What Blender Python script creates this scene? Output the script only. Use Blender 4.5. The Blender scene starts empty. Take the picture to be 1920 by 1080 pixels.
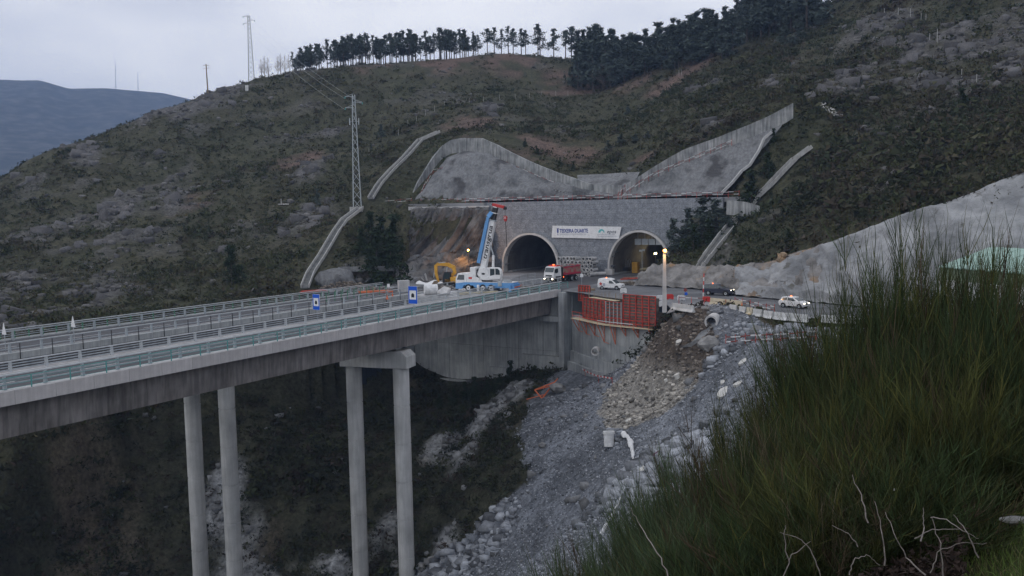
import bpy, math, random
import numpy as np
from mathutils import Vector, Matrix, noise as mnoise
R_ = math.radians
S = bpy.context.scene
COL = S.collection
random.seed(7); rng = np.random.default_rng(11)

# ------------------------------------------------------------------ camera, sky, sun, exposure
CAMH = 14.0
_f, _p, _r = 1660.0, R_(5.1), R_(1.06)
_F = np.array([0, math.cos(_p), -math.sin(_p)]); _u = np.array([0, math.sin(_p), math.cos(_p)]); _x = np.array([1.0, 0, 0])
_R = math.cos(_r)*_x - math.sin(_r)*_u; _U = math.cos(_r)*_u + math.sin(_r)*_x; _C = np.array([0, 0, CAMH])
cam = bpy.data.objects.new('camera', bpy.data.cameras.new('camera')); COL.objects.link(cam); S.camera = cam
cam.data.sensor_width = 36; cam.data.lens = _f/1920*36; cam.data.clip_start = 0.1; cam.data.clip_end = 20000
_m = Matrix.Identity(4)
for i in range(3):
    _m[i][0] = _R[i]; _m[i][1] = _U[i]; _m[i][2] = -_F[i]; _m[i][3] = _C[i]
cam.matrix_world = _m

world = bpy.data.worlds.new('World'); S.world = world; world.use_nodes = True
wn, wl = world.node_tree.nodes, world.node_tree.links
wn.clear()
SUN_EL, SUN_AZ = R_(24), R_(250)
sky = wn.new('ShaderNodeTexSky'); sky.sky_type = 'NISHITA'; sky.sun_disc = False; sky.sun_elevation = SUN_EL; sky.sun_rotation = SUN_AZ
tc = wn.new('ShaderNodeTexCoord'); mp = wn.new('ShaderNodeMapping'); mp.inputs['Scale'].default_value = (1, 1, 3.2)
nz = wn.new('ShaderNodeTexNoise'); nz.inputs['Scale'].default_value = 2.2; nz.inputs['Detail'].default_value = 6; nz.inputs['Roughness'].default_value = .5
rp = wn.new('ShaderNodeValToRGB')
rp.color_ramp.elements[0].position = .36; rp.color_ramp.elements[0].color = (7.9, 8.2, 9.3, 1)
rp.color_ramp.elements[1].position = .66; rp.color_ramp.elements[1].color = (13.0, 12.9, 13.0, 1)
mx = wn.new('ShaderNodeMixRGB'); mx.inputs[0].default_value = .93
bg = wn.new('ShaderNodeBackground'); bg.inputs['Strength'].default_value = 0.1
wo = wn.new('ShaderNodeOutputWorld')
wl.new(tc.outputs['Generated'], mp.inputs['Vector']); wl.new(mp.outputs['Vector'], nz.inputs['Vector']); wl.new(nz.outputs['Fac'], rp.inputs['Fac'])
wl.new(sky.outputs['Color'], mx.inputs[1]); wl.new(rp.outputs['Color'], mx.inputs[2]); wl.new(mx.outputs[0], bg.inputs['Color']); wl.new(bg.outputs[0], wo.inputs['Surface'])
sl = bpy.data.lights.new('sun', 'SUN'); sl.energy = 0.5; sl.angle = R_(25); sl.color = (1, .96, .9)
so = bpy.data.objects.new('sun', sl); COL.objects.link(so)
so.rotation_euler = (math.pi/2-SUN_EL, 0, math.pi-SUN_AZ)
S.view_settings.view_transform = 'Standard'; S.view_settings.look = 'None'; S.view_settings.exposure = 0.0; S.view_settings.gamma = 1.0
S.view_settings.use_curve_mapping = False
S.render.engine = 'CYCLES'
cy = S.cycles; cy.max_bounces = 5; cy.diffuse_bounces = 3; cy.glossy_bounces = 2; cy.transmission_bounces = 3; cy.volume_bounces = 0; cy.transparent_max_bounces = 6
cy.caustics_reflective = False; cy.caustics_refractive = False; cy.sample_clamp_indirect = 4.0
cy.use_denoising = True
try: cy.denoiser = 'OPENIMAGEDENOISE'
except Exception: pass

# ------------------------------------------------------------------ measuring helpers (photo pixel -> world point at a chosen distance)
def ray(x, y): return _F + (x-960)/_f*_R - (y-540)/_f*_U
def D(x, y, d): v = ray(x, y); return _C + v*d/v[1]
def Z(x, y, z=0.0): v = ray(x, y); return _C + v*(z-CAMH)/v[2]
A0 = np.array([-40.87, 69.44, 0]); BA = R_(31.22); BD = np.array([math.sin(BA), math.cos(BA), 0]); BN = np.array([-BD[1], BD[0], 0])
BROT = math.pi/2-BA
def W(s, t, z=0.0): return A0+BD*s+BN*t+np.array([0, 0, z])
def onS(x, y, s): v = ray(x, y); k = ((A0-_C)@BD+s)/(v@BD); return _C+k*v
def onT(x, y, t): v = ray(x, y); k = ((A0-_C)@BN+t)/(v@BN); return _C+k*v
def ST(q): v = np.array(q, float)-A0; return np.array([v@BD, v@BN, q[2]])

# ------------------------------------------------------------------ mesh builder
class MB:
    def __init__(s): s.v = []; s.f = []
    def add(s, vs, fs):
        b = len(s.v); s.v += [tuple(map(float, q)) for q in vs]; s.f += [tuple(b+i for i in f) for f in fs]; return s
    def box(s, c, d, rz=0.0, M=None, taper=1.0):
        x, y, z = d[0]/2, d[1]/2, d[2]/2; t = taper
        vs = [(-x, -y, -z), (x, -y, -z), (x, y, -z), (-x, y, -z), (-x*t, -y*t, z), (x*t, -y*t, z), (x*t, y*t, z), (-x*t, y*t, z)]
        m = (M if M is not None else Matrix.Rotation(rz, 3, 'Z'))
        vs = [tuple(m @ Vector(q) + Vector(c)) for q in vs]
        return s.add(vs, [(0, 3, 2, 1), (4, 5, 6, 7), (0, 1, 5, 4), (1, 2, 6, 5), (2, 3, 7, 6), (3, 0, 4, 7)])
    def box2(s, a, b):
        return s.box([(a[i]+b[i])/2 for i in range(3)], [abs(b[i]-a[i]) for i in range(3)])
    def bar(s, p, q, w, h=None, up=(0, 0, 1)):
        h = w if h is None else h; p = Vector(p); q = Vector(q); dd = (q-p)
        if dd.length < 1e-6: return s
        ax = dd.normalized(); sd = ax.cross(Vector(up))
        if sd.length < 1e-4: sd = ax.cross(Vector((1, 0, 0)))
        sd.normalize(); u = sd.cross(ax)
        vs = []
        for c in (p, q):
            for (i, j) in ((-1, -1), (1, -1), (1, 1), (-1, 1)): vs.append(tuple(c+sd*i*w/2+u*j*h/2))
        return s.add(vs, [(0, 1, 2, 3), (7, 6, 5, 4), (0, 4, 5, 1), (1, 5, 6, 2), (2, 6, 7, 3), (3, 7, 4, 0)])
    def tube(s, pts, r, n=8, cap=True):
        pts = [Vector(q) for q in pts]; m = len(pts); rr = r if isinstance(r, (list, tuple)) else [r]*m; vs = []; sd = None
        for i, c in enumerate(pts):
            t = (pts[min(i+1, m-1)]-pts[max(i-1, 0)]).normalized()
            if sd is None: sd = t.cross(Vector((0, 0, 1)) if abs(t.z) < .9 else Vector((1, 0, 0)))
            else: sd = sd-t*sd.dot(t)
            sd.normalize(); u = t.cross(sd)
            for k in range(n):
                a = 2*math.pi*k/n; vs.append(tuple(c+(sd*math.cos(a)+u*math.sin(a))*rr[i]))
        fs = [(i*n+k, i*n+(k+1) % n, (i+1)*n+(k+1) % n, (i+1)*n+k) for i in range(m-1) for k in range(n)]
        if cap: fs += [tuple(range(n-1, -1, -1)), tuple((m-1)*n+k for k in range(n))]
        return s.add(vs, fs)
    def cyl(s, c, ax, r, L, n=16, r2=None):
        c = Vector(c); ax = Vector(ax).normalized(); return s.tube([c-ax*L/2, c+ax*L/2], [r, r if r2 is None else r2], n)
    def ring(s, c, ax, R, r, L, n=16):      # hollow pipe
        c = Vector(c); ax = Vector(ax).normalized(); sd = ax.cross(Vector((0, 0, 1)) if abs(ax.z) < .9 else Vector((1, 0, 0))).normalized(); u = ax.cross(sd); vs = []
        for (h, q) in ((-L/2, R), (L/2, R), (L/2, r), (-L/2, r)):
            for k in range(n): a = 2*math.pi*k/n; vs.append(tuple(c+ax*h+(sd*math.cos(a)+u*math.sin(a))*q))
        fs = [(j*n+k, j*n+(k+1) % n, ((j+1) % 4)*n+(k+1) % n, ((j+1) % 4)*n+k) for j in range(4) for k in range(n)]
        return s.add(vs, fs)
    def prism(s, outline, a, b, axis='y'):   # 2D outline extruded from a to b along an axis
        def P(u, v, w): return {'y': (u, w, v), 'x': (w, u, v), 'z': (u, v, w)}[axis]
        n = len(outline); vs = [P(u, v, a) for u, v in outline]+[P(u, v, b) for u, v in outline]
        fs = [tuple(range(n)), tuple(range(2*n-1, n-1, -1))]+[(i, (i+1) % n, n+(i+1) % n, n+i) for i in range(n)]
        return s.add(vs, fs)
    def grid(s, P, closed=False):
        m = len(P); n = len(P[0]); vs = [q for row in P for q in row]
        fs = [(i*n+j, i*n+(j+1) % n, (i+1)*n+(j+1) % n, (i+1)*n+j) for i in range(m-1) for j in range(n if closed else n-1)]
        return s.add(vs, fs)
    def rock(s, c, r, seed=0, flat=.7, n=0):
        rs = random.Random(seed); c = Vector(c)
        base = ICO2 if n else ICO1
        M = Matrix.Rotation(rs.random()*6.3, 3, 'Z') @ Matrix.Rotation(rs.uniform(-.5, .5), 3, 'X')
        sc = Vector((rs.uniform(.75, 1.3), rs.uniform(.6, 1.1), flat*rs.uniform(.6, 1.1)))*r
        vs = []
        for q in base[0]:
            k = rs.uniform(.78, 1.15); v = Vector(q)*k; vs.append(tuple(c+M @ Vector((v.x*sc.x, v.y*sc.y, v.z*sc.z))))
        return s.add(vs, base[1])
    def mesh(s, name, mat, smooth=False):
        me = bpy.data.meshes.new(name); me.from_pydata(s.v, [], s.f)
        if mat: me.materials.append(mat)
        if smooth: me.polygons.foreach_set('use_smooth', [True]*len(me.polygons))
        me.update(); return me

def _ico(sub):
    import bmesh
    bm = bmesh.new(); bmesh.ops.create_icosphere(bm, subdivisions=sub, radius=1)
    r = ([tuple(v.co) for v in bm.verts], [tuple(v.index for v in f.verts) for f in bm.faces]); bm.free(); return r
ICO1 = _ico(1); ICO2 = _ico(2)

def props(o, label=None, cat=None, group=None, kind=None):
    if label: o['label'] = label
    if cat: o['category'] = cat
    if group: o['group'] = group
    if kind: o['kind'] = kind
    return o
def thing(name, label, cat, loc=(0, 0, 0), rz=0.0, group=None):
    o = bpy.data.objects.new(name, None); o.empty_display_size = .3; COL.objects.link(o)
    o.location = tuple(map(float, loc)); o.rotation_euler = (0, 0, rz); return props(o, label, cat, group)
def obj(name, mb, mat, parent=None, smooth=False, bevel=0.0, loc=None, rz=0.0):
    me = mb if isinstance(mb, bpy.types.Mesh) else mb.mesh(name, mat, smooth)
    o = bpy.data.objects.new(name, me); COL.objects.link(o)
    if parent is not None: o.parent = parent
    if loc is not None: o.location = tuple(map(float, loc))
    if rz: o.rotation_euler = (0, 0, rz)
    if bevel: b = o.modifiers.new('bevel', 'BEVEL'); b.width = bevel; b.segments = 2; b.limit_method = 'ANGLE'
    return o
def single(name, mb, mat, label, cat, loc=(0, 0, 0), rz=0.0, group=None, smooth=False, bevel=0.0):
    return props(obj(name, mb, mat, None, smooth, bevel, loc, rz), label, cat, group)
def struct(name, mb, mat, smooth=False):
    return props(obj(name, mb, mat, None, smooth), kind='structure')
def kids(o): return [c for c in ALL_OBJS() if c.parent == o]
def ALL_OBJS(): return list(COL.objects)
def copy_tree(o, loc=None, rz=None, label=None, group=None, scale=None, parent=None, tree=None):
    c = o.copy(); COL.objects.link(c)
    if parent is not None: c.parent = parent
    if loc is not None: c.location = tuple(map(float, loc))
    if rz is not None: c.rotation_euler = (0, 0, rz)
    if scale is not None: c.scale = (scale,)*3 if not hasattr(scale, '__len__') else scale
    if label: c['label'] = label
    if group: c['group'] = group
    for ch in list(o.children): copy_tree(ch, parent=c)
    return c
def L2(root, p):   # world point into a root's frame (roots here only move and turn about z)
    v = Vector(p)-root.location; return Matrix.Rotation(-root.rotation_euler.z, 3, 'Z') @ v

# ------------------------------------------------------------------ noise in numpy
def _h(ix, iy, seed):
    v = np.sin(ix*127.1+iy*311.7+seed*74.7)*43758.5453; return v-np.floor(v)
def vnoise(x, y, seed=0):
    ix = np.floor(x); iy = np.floor(y); fx = x-ix; fy = y-iy; fx = fx*fx*(3-2*fx); fy = fy*fy*(3-2*fy)
    return (_h(ix, iy, seed)*(1-fx)+_h(ix+1, iy, seed)*fx)*(1-fy)+(_h(ix, iy+1, seed)*(1-fx)+_h(ix+1, iy+1, seed)*fx)*fy
def fbm(x, y, sc, oc=4, seed=0, gain=.5):
    x = np.asarray(x, float)/sc; y = np.asarray(y, float)/sc; a = 1; s = 0; t = 0
    for i in range(oc): s = s+a*vnoise(x, y, seed+i*13); t += a; a *= gain; x = x*2.03+5.1; y = y*2.03+1.7
    return s/t
def ss(a, b, x): t = np.clip((x-a)/(b-a), 0, 1); return t*t*(3-2*t)

# ------------------------------------------------------------------ materials
def mat(name, c1, c2=None, rough=.8, sc=1.0, detail=5, bump=.0, bsc=None, metal=0.0, streak=0.0, spots=None, coord='Object', spec=.3, rnd=0.0, vor=None, lo=.35, hi=.65, emit=None, attr=None, bdist=.02):
    m = bpy.data.materials.new(name); m.use_nodes = True; N, L = m.node_tree.nodes, m.node_tree.links; b = N['Principled BSDF']
    b.inputs['Roughness'].default_value = rough; b.inputs['Metallic'].default_value = metal; b.inputs['Specular IOR Level'].default_value = spec
    t = N.new('ShaderNodeTexCoord'); out = None
    def rgb(c): return (c[0], c[1], c[2], 1)
    def noise(scale, det, vec, rough_=.55):
        n = N.new('ShaderNodeTexNoise'); n.inputs['Scale'].default_value = scale; n.inputs['Detail'].default_value = det; n.inputs['Roughness'].default_value = rough_; L.new(vec, n.inputs['Vector']); return n.outputs['Fac']
    vec = t.outputs[coord]
    def mixc(fac, a, bb, kind='MIX'):
        x = N.new('ShaderNodeMixRGB'); x.blend_type = kind
        for i, q in ((0, fac), (1, a), (2, bb)):
            if hasattr(q, 'is_linked'): L.new(q, x.inputs[i])
            else: x.inputs[i].default_value = q
        return x.outputs[0]
    def ramp(fac, a, bb, ca=(0, 0, 0), cb=(1, 1, 1)):
        r = N.new('ShaderNodeValToRGB'); r.color_ramp.elements[0].position = a; r.color_ramp.elements[1].position = bb
        r.color_ramp.elements[0].color = rgb(ca); r.color_ramp.elements[1].color = rgb(cb); L.new(fac, r.inputs['Fac']); return r.outputs['Color']
    if c2 is None: out = rgb(c1)
    else: out = ramp(noise(sc, detail, vec), lo, hi, c1, c2)
    if vor:     # (scale, dark colour factor) : a stone pattern
        v = N.new('ShaderNodeTexVoronoi'); v.inputs['Scale'].default_value = vor[0]; L.new(vec, v.inputs['Vector'])
        g = ramp(v.outputs['Color'], .1, .9, (vor[1],)*3, (vor[2],)*3); out = mixc(1.0, out, g, 'MULTIPLY')
        v2 = N.new('ShaderNodeTexVoronoi'); v2.feature = 'DISTANCE_TO_EDGE'; v2.inputs['Scale'].default_value = vor[0]; L.new(vec, v2.inputs['Vector'])
        out = mixc(1.0, out, ramp(v2.outputs['Distance'], .0, .12, (.72,)*3, (1, 1, 1)), 'MULTIPLY')
    if streak:
        mp = N.new('ShaderNodeMapping'); mp.inputs['Scale'].default_value = (1.6, 1.6, .12); L.new(vec, mp.inputs['Vector'])
        k = 1-streak; out = mixc(1.0, out, ramp(noise(1.3, 5, mp.outputs['Vector'], .65), .38, .62, (k, k, k*1.01), (1, 1, 1)), 'MULTIPLY')
    if spots:   # (scale, colour, lo, hi)
        out = mixc(ramp(noise(spots[0], 4, vec), spots[2], spots[3]), out, rgb(spots[1]))
    if rnd:
        oi = N.new('ShaderNodeObjectInfo'); h = ramp(oi.outputs['Random'], 0, 1, (1-rnd,)*3, (1+rnd,)*3); out = mixc(1.0, out, h, 'MULTIPLY')
    if attr:
        a = N.new('ShaderNodeAttribute'); a.attribute_name = attr; out = mixc(1.0, out, a.outputs['Color'], 'MULTIPLY')
    if hasattr(out, 'is_linked'): L.new(out, b.inputs['Base Color'])
    else: b.inputs['Base Color'].default_value = out
    if bump:
        bn = N.new('ShaderNodeBump'); bn.inputs['Strength'].default_value = bump; bn.inputs['Distance'].default_value = bdist
        L.new(noise(bsc or sc*4, 5, vec, .6), bn.inputs['Height']); L.new(bn.outputs[0], b.inputs['Normal'])
    if emit: b.inputs['Emission Color'].default_value = rgb(emit[:3]); b.inputs['Emission Strength'].default_value = emit[3]
    return m
M = {}
M['conc'] = mat('concrete_cast', (.31, .33, .335), (.46, .48, .485), .85, .35, 6, .3, 6, streak=.28, rnd=.06)
M['conc_l'] = mat('concrete_light', (.42, .42, .42), (.55, .55, .55), .8, .5, 5, .2, 8, streak=.15)
M['fascia'] = mat('concrete_fascia', (.40, .385, .39), (.50, .485, .485), .8, .5, 5, .15, 8, streak=.14, rnd=.07)
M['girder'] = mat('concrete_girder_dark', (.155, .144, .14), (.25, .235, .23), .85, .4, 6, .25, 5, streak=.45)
M['pier'] = mat('concrete_pier', (.40, .41, .41), (.56, .57, .57), .8, .3, 6, .12, 6, streak=.22)
M['crest'] = mat('concrete_crest_wall', (.22, .235, .24), (.42, .43, .43), .85, .45, 5, .2, 6, streak=.5)
M['shot'] = mat('sprayed_concrete', (.10, .105, .11), (.34, .35, .36), .95, .16, 9, 1.0, 1.6, streak=.3, spots=(.16, (.075, .075, .078), .53, .66), bdist=.5, lo=.3, hi=.68)  # contrast and dark patches put the shade of deep relief into the colour
M['shot_r'] = mat('sprayed_concrete_pale', (.17, .178, .186), (.36, .37, .38), .95, .22, 9, 1.0, 1.8, spots=(.5, (.12, .12, .11), .64, .70), bdist=.3)
M['rock_d'] = mat('wet_dark_rock', (.03, .029, .028), (.19, .185, .18), .75, .22, 10, 1.0, 1.3, streak=.15, spots=(.15, (.12, .095, .075), .56, .74), bdist=.6, lo=.38, hi=.62)
M['rock_cut'] = mat('rock_cut_earth', (.12, .115, .11), (.30, .29, .28), .95, .3, 9, 1.0, 2.0, spots=(.2, (.30, .19, .10), .55, .68), bdist=.35)
M['asph'] = mat('asphalt', (.055, .056, .062), (.075, .077, .083), .8, .8, 5, .15, 30)
M['paint'] = mat('road_paint', (.6, .6, .6), (.75, .75, .75), .7, 2)
M['dirt'] = mat('site_ground', (.13, .135, .145), (.27, .275, .285), .95, .10, 8, .6, 3, spots=(.07, (.40, .40, .41), .58, .75), bdist=.08)
M['road'] = mat('site_road', (.085, .088, .095), (.15, .155, .165), .85, .22, 7, .3, 5, bdist=.05)
M['teal'] = mat('paint_teal', (.07, .27, .26), (.10, .34, .32), .5, 2)
M['green'] = mat('paint_green', (.05, .17, .10), (.07, .22, .13), .5, 2)
M['galv'] = mat('galvanised_steel', (.33, .37, .40), (.45, .49, .52), .45, 1.5, metal=.3)
M['rail_l'] = mat('galvanised_rail_light', (.45, .48, .50), (.58, .60, .62), .5, 1.5, metal=.2)
M['dark'] = mat('dark_metal', (.02, .02, .022), (.035, .035, .038), .5, 3)
M['rubber'] = mat('tyre_rubber', (.018, .018, .018), (.035, .034, .032), .9, 4)
M['glass'] = mat('vehicle_glass', (.03, .045, .05), None, .08, spec=.8)
M['white'] = mat('white_paint', (.66, .67, .68), (.76, .77, .78), .4, 1.5, spec=.5, spots=(1.6, (.40, .39, .37), .58, .78))
M['white_d'] = mat('dirty_white_plastic', (.5, .51, .52), (.72, .73, .74), .7, 1.5)
M['red'] = mat('red_paint', (.42, .03, .03), (.55, .05, .04), .5, 3)
M['form_red'] = mat('formwork_red', (.30, .035, .028), (.50, .075, .05), .7, 1.2, rnd=.15)
M['form_dark'] = mat('formwork_plywood', (.07, .06, .055), (.16, .14, .12), .85, 1.5)
M['orange'] = mat('orange_steel', (.55, .12, .05), (.70, .20, .09), .6, 1.5)
M['yellow'] = mat('machine_yellow', (.55, .28, .03), (.68, .37, .05), .5, 1.5, spots=(1.2, (.18, .13, .07), .6, .75))
M['blue'] = mat('crane_blue', (.10, .27, .55), (.14, .34, .64), .45, 1.0)
M['sign_b'] = mat('sign_blue', (.005, .09, .55), None, .4)
M['black'] = mat('black', (.012, .012, .014), None, .6)
M['plank'] = mat('timber_planks', (.42, .36, .24), (.60, .54, .38), .8, 1.2, 6)
M['wood'] = mat('weathered_timber', (.16, .12, .08), (.30, .24, .17), .85, 2, 6)
M['gab'] = mat('gabion_stone', (.205, .222, .25), (.285, .305, .335), .9, .8, 4, 1.0, 7, vor=(6.5, .72, 1.28), rnd=.04, bdist=.08)
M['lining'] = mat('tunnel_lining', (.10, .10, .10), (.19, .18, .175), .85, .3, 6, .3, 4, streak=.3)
M['collar'] = mat('portal_collar', (.42, .41, .40), (.55, .54, .53), .8, .6, 5, .1, 6)
# ------------------------------------------------------------------ terrain: two fields of surveyed points (above and below the work platform)
DBG = False
def mq(points, c=5.0, lam=2.5):
    P = np.array(points, float); d = np.sqrt(((P[:, None, :2]-P[None, :, :2])**2).sum(-1)+c*c); n = len(P)
    A = np.zeros((n+1, n+1)); A[:n, :n] = d-np.eye(n)*lam; A[:n, n] = 1; A[n, :n] = 1
    w = np.linalg.solve(A, np.append(P[:, 2], 0))
    if DBG: rs = d@w[:n]+w[n]-P[:, 2]; k = np.argsort(-np.abs(rs))[:8]; print('RES', [(P[i].round(1).tolist(), round(float(rs[i]), 1)) for i in k])
    def f(X, Y):
        X = np.asarray(X, float); sh = X.shape; X = X.ravel(); Y = np.asarray(Y, float).ravel(); o = np.empty(len(X))
        for i in range(0, len(X), 40000):
            q = np.sqrt((X[i:i+40000, None]-P[None, :, 0])**2+(Y[i:i+40000, None]-P[None, :, 1])**2+c*c); o[i:i+40000] = q@w[:n]+w[n]
        return o.reshape(sh)
    return f
ridge = [(-160, 430, 250), (0, 340, 262), (60, 296, 270), (110, 275, 275), (150, 275, 280), (200, 243, 295), (300, 207, 310), (360, 187, 322), (400, 172, 330), (470, 153, 340), (560, 134, 350), (640, 126, 355), (700, 123, 360), (780, 116, 365), (850, 108, 370), (930, 102, 372), (1000, 108, 370), (1100, 112, 362), (1200, 108, 350), (1300, 85, 330), (1400, 48, 310), (1480, 25, 300), (1560, 2, 290), (1650, -35, 280), (1800, -110, 270), (1960, -190, 260)]
hill = [(0, 610, 150), (60, 600, 152), (200, 575, 158), (400, 550, 165), (560, 546, 163), (0, 480, 195), (0, 400, 230), (100, 500, 190), (100, 350, 245), (200, 450, 205), (300, 500, 185), (400, 420, 212), (500, 480, 188), (560, 400, 212), (600, 470, 182), (640, 440, 184), (670, 392, 193), (620, 510, 166), (700, 430, 176), (200, 330, 252), (300, 300, 262), (400, 260, 282), (400, 340, 245), (530, 330, 238), (600, 230, 292), (700, 260, 268), (720, 320, 232), (800, 200, 300), (800, 255, 252), (770, 300, 226), (750, 360, 203), (1000, 170, 322), (900, 200, 285), (1130, 165, 330), (1130, 240, 275), (1080, 300, 225), (1130, 325, 208), (1180, 322, 203), (900, 245, 232), (960, 275, 221), (1040, 315, 210), (1230, 285, 203), (1300, 250, 200), (1400, 215, 196), (1300, 180, 240), (1200, 210, 260), (1450, 120, 240), (1350, 130, 270), (1480, 180, 196), (1520, 60, 270), (1600, 200, 190), (1600, 100, 225), (1750, 200, 172), (1750, 60, 215), (1920, 200, 152), (1920, 40, 205), (1250, 480, 164), (1600, 300, 160), (1500, 300, 170), (1500, 380, 155), (1400, 400, 162), (1430, 300, 176), (1350, 340, 177), (1290, 420, 172), (1360, 440, 158), (1700, 300, 148), (2050, 250, 122), (2150, 200, 150), (2100, 330, 104)]
up = [D(*q) for q in ridge+hill]
for (x, y, d) in ridge:
    g = D(x, y, d)
    for e, dz in ((45, -7), (120, -35), (300, -75)):
        up.append(g+np.array([g[0]/g[1]*e, e, dz]))
for (x, y) in ((565, 546), (600, 540), (660, 536), (735, 534), (1200, 533), (1310, 540), (1400, 556), (1500, 562), (1600, 574), (1700, 582), (1800, 590), (1960, 600)):
    up.append(Z(x, y, 0.0))
for s, t, z in ((131, 30, 15), (131, 10, 15), (131, -10, 15.2), (131.5, -17, 15.5), (135, 20, 15.5), (134, 5, 15.5), (134, -8, 15.5), (127, -15, 6), (124, -12, 4), (127, -21, 10), (128.5, -28, 14), (131, 45, 15)):
    up.append(W(s, t, z))
def _P(*q): return [onS(*k) for k in q]
SH = {}
SH['left'] = [_P((776, 380, 131), (800, 379, 131.4), (850, 378, 131.6), (900, 377, 131.8), (960, 375, 132), (1030, 373, 132), (1100, 372, 132), (1160, 371, 132)),
    _P((780, 368, 132), (800, 352, 133.5), (835, 330, 134.5), (880, 326, 136.2), (930, 330, 135.5), (1000, 345, 134.5), (1080, 362, 133), (1155, 369, 132.5)),
    _P((788, 362, 133.2), (808, 332, 136.5), (838, 296, 140), (872, 284, 142.5), (912, 288, 142), (975, 314, 139), (1050, 348, 136), (1140, 369, 133.2))]
SH['right'] = [_P((1168, 371, 132), (1200, 370, 132), (1250, 368, 132), (1300, 366, 132), (1352, 364, 132)),
    _P((1172, 369, 132.4), (1210, 350, 134), (1260, 325, 135.5), (1330, 305, 137), (1402, 311, 136.5)),
    _P((1174, 367, 132.8), (1225, 338, 135), (1285, 306, 137), (1360, 278, 139), (1468, 232, 142.5))]
SH['hollow'] = [_P((1085, 352, 135.5), (1130, 356, 136), (1185, 350, 136)), _P((1082, 328, 141), (1130, 326, 142), (1200, 322, 141))]
SH['cutl'] = [[Z(716, 538), Z(760, 536), Z(800, 533), Z(850, 521), Z(890, 514), Z(925, 512)],
    _P((726, 505, 118), (762, 495, 120), (800, 490, 121), (850, 480, 124), (890, 478, 126.5), (925, 478, 129.2)),
    _P((757, 460, 122), (775, 450, 123), (810, 445, 124.5), (850, 440, 126), (890, 436, 127.5), (922, 436, 129.4)),
    _P((772, 415, 125), (785, 410, 125.5), (815, 408, 126.3), (850, 405, 127), (890, 404, 128.5), (919, 404, 129.5)),
    _P((776, 390, 127.4), (790, 389, 127.5), (820, 389, 127.8), (850, 389, 128.2), (890, 388, 128.8), (917, 388, 129.7))]
SH['cutr'] = [[Z(1186, 536), Z(1230, 538), Z(1310, 543), Z(1400, 558), Z(1460, 562), Z(1545, 569)],
    [D(1196, 525, 157), D(1235, 510, 158), D(1310, 520, 151), D(1400, 528, 139), D(1460, 525, 135), D(1548, 505, 128)],
    [D(1206, 512, 160), D(1246, 497, 160), D(1310, 502, 153.5), D(1400, 500, 143), D(1460, 487, 138), D(1546, 458, 131)]]
SH['slope'] = [[Z(1380, 556), Z(1450, 562), Z(1545, 569.5), Z(1600, 575), Z(1700, 583), Z(1800, 591), Z(1960, 600), Z(2100, 608)],
    [D(1380, 535, 139.5), D(1450, 540, 133), D(1548, 525, 126), D(1610, 510, 121), D(1700, 500, 117), D(1800, 490, 113), D(1960, 480, 107), D(2100, 470, 102)],
    [D(1380, 512, 140.6), D(1450, 515, 134.5), D(1550, 485, 129), D(1620, 465, 125), D(1700, 440, 121), D(1800, 420, 117), D(1960, 400, 112), D(2100, 390, 107)],
    [D(1380, 505, 141.5), D(1450, 508, 135.5), D(1543, 462, 131), D(1640, 425, 126), D(1700, 403, 124), D(1800, 372, 121), D(1960, 310, 120), D(2120, 290, 110)]]
for k_, rows_ in SH.items():
    e_ = list(rows_[-1]) + [r[0] for r in rows_[1:-1]] + [r[-1] for r in rows_[1:-1]]
    if k_ == 'cutr': e_ = list(rows_[-1])[:4]
    if k_ == 'slope': e_ = list(rows_[-1])[2:]
    up += [q+np.array([0, 0, -1.3 if k_ in ('left', 'right', 'hollow') else -.5]) for q in e_]
for q in (W(99, 5), W(99, 25), W(115, 8), W(115, 28), W(125, 18), Z(1250, 565), Z(1400, 580), Z(1300, 574), Z(1500, 592), Z(1800, 612), np.array([18, 133, 0]), np.array([22, 122, 0]), np.array([24, 127, 0]), W(88, 36), W(100, 44)):
    up.append(q)
U_ = mq(up)
low = [D(*q) for q in [(0, 610, 150), (60, 600, 152), (200, 575, 158), (400, 550, 165), (560, 546, 163), (0, 700, 140), (0, 850, 130), (0, 1080, 114), (200, 760, 140), (200, 1000, 126), (-200, 800, 140), (-200, 1100, 122), (350, 700, 148), (450, 760, 146), (500, 850, 136), (520, 1090, 121), (600, 760, 156), (700, 800, 146), (640, 950, 128), (600, 1100, 116), (700, 1100, 119), (765, 1078, 117.5), (800, 1072, 116), (850, 1040, 114), (345, 1140, 121), (430, 1140, 121), (785, 745, 160), (850, 740, 156), (905, 722, 156), (960, 702, 155), (1010, 684, 153), (1060, 690, 150.5), (850, 850, 134), (800, 950, 122), (900, 900, 118), (900, 800, 138), (960, 760, 138), (1000, 720, 142), (1000, 850, 116), (1060, 760, 128), (1100, 720, 134), (1140, 722, 127), (1100, 850, 108), (1000, 960, 107), (1100, 940, 98), (900, 1050, 106), (1000, 1060, 96), (1150, 800, 108),
    (1140, 738, 121), (1200, 694, 119), (1228, 668, 117.5), (1255, 640, 115), (1290, 636, 112.5), (1340, 648, 109), (1230, 760, 110), (1180, 760, 113), (1320, 700, 105), (1350, 642, 109), (1420, 645, 106), (1500, 642, 103), (1300, 800, 97), (1450, 720, 92), (1200, 880, 92), (1300, 900, 84), (1150, 950, 87), (1050, 1050, 84), (1450, 850, 80), (1550, 760, 82), (1600, 650, 96), (1248, 586, 118.5), (1262, 592, 117), (1300, 606, 115), (1345, 600, 114), (1400, 604, 110), (1450, 614, 107), (1510, 612, 104.5), (1600, 600, 108), (1335, 574, 123), (1380, 578, 118), (1440, 590, 112), (1920, 640, 92), (1700, 615, 101), (1180, 706, 121)]]
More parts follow.
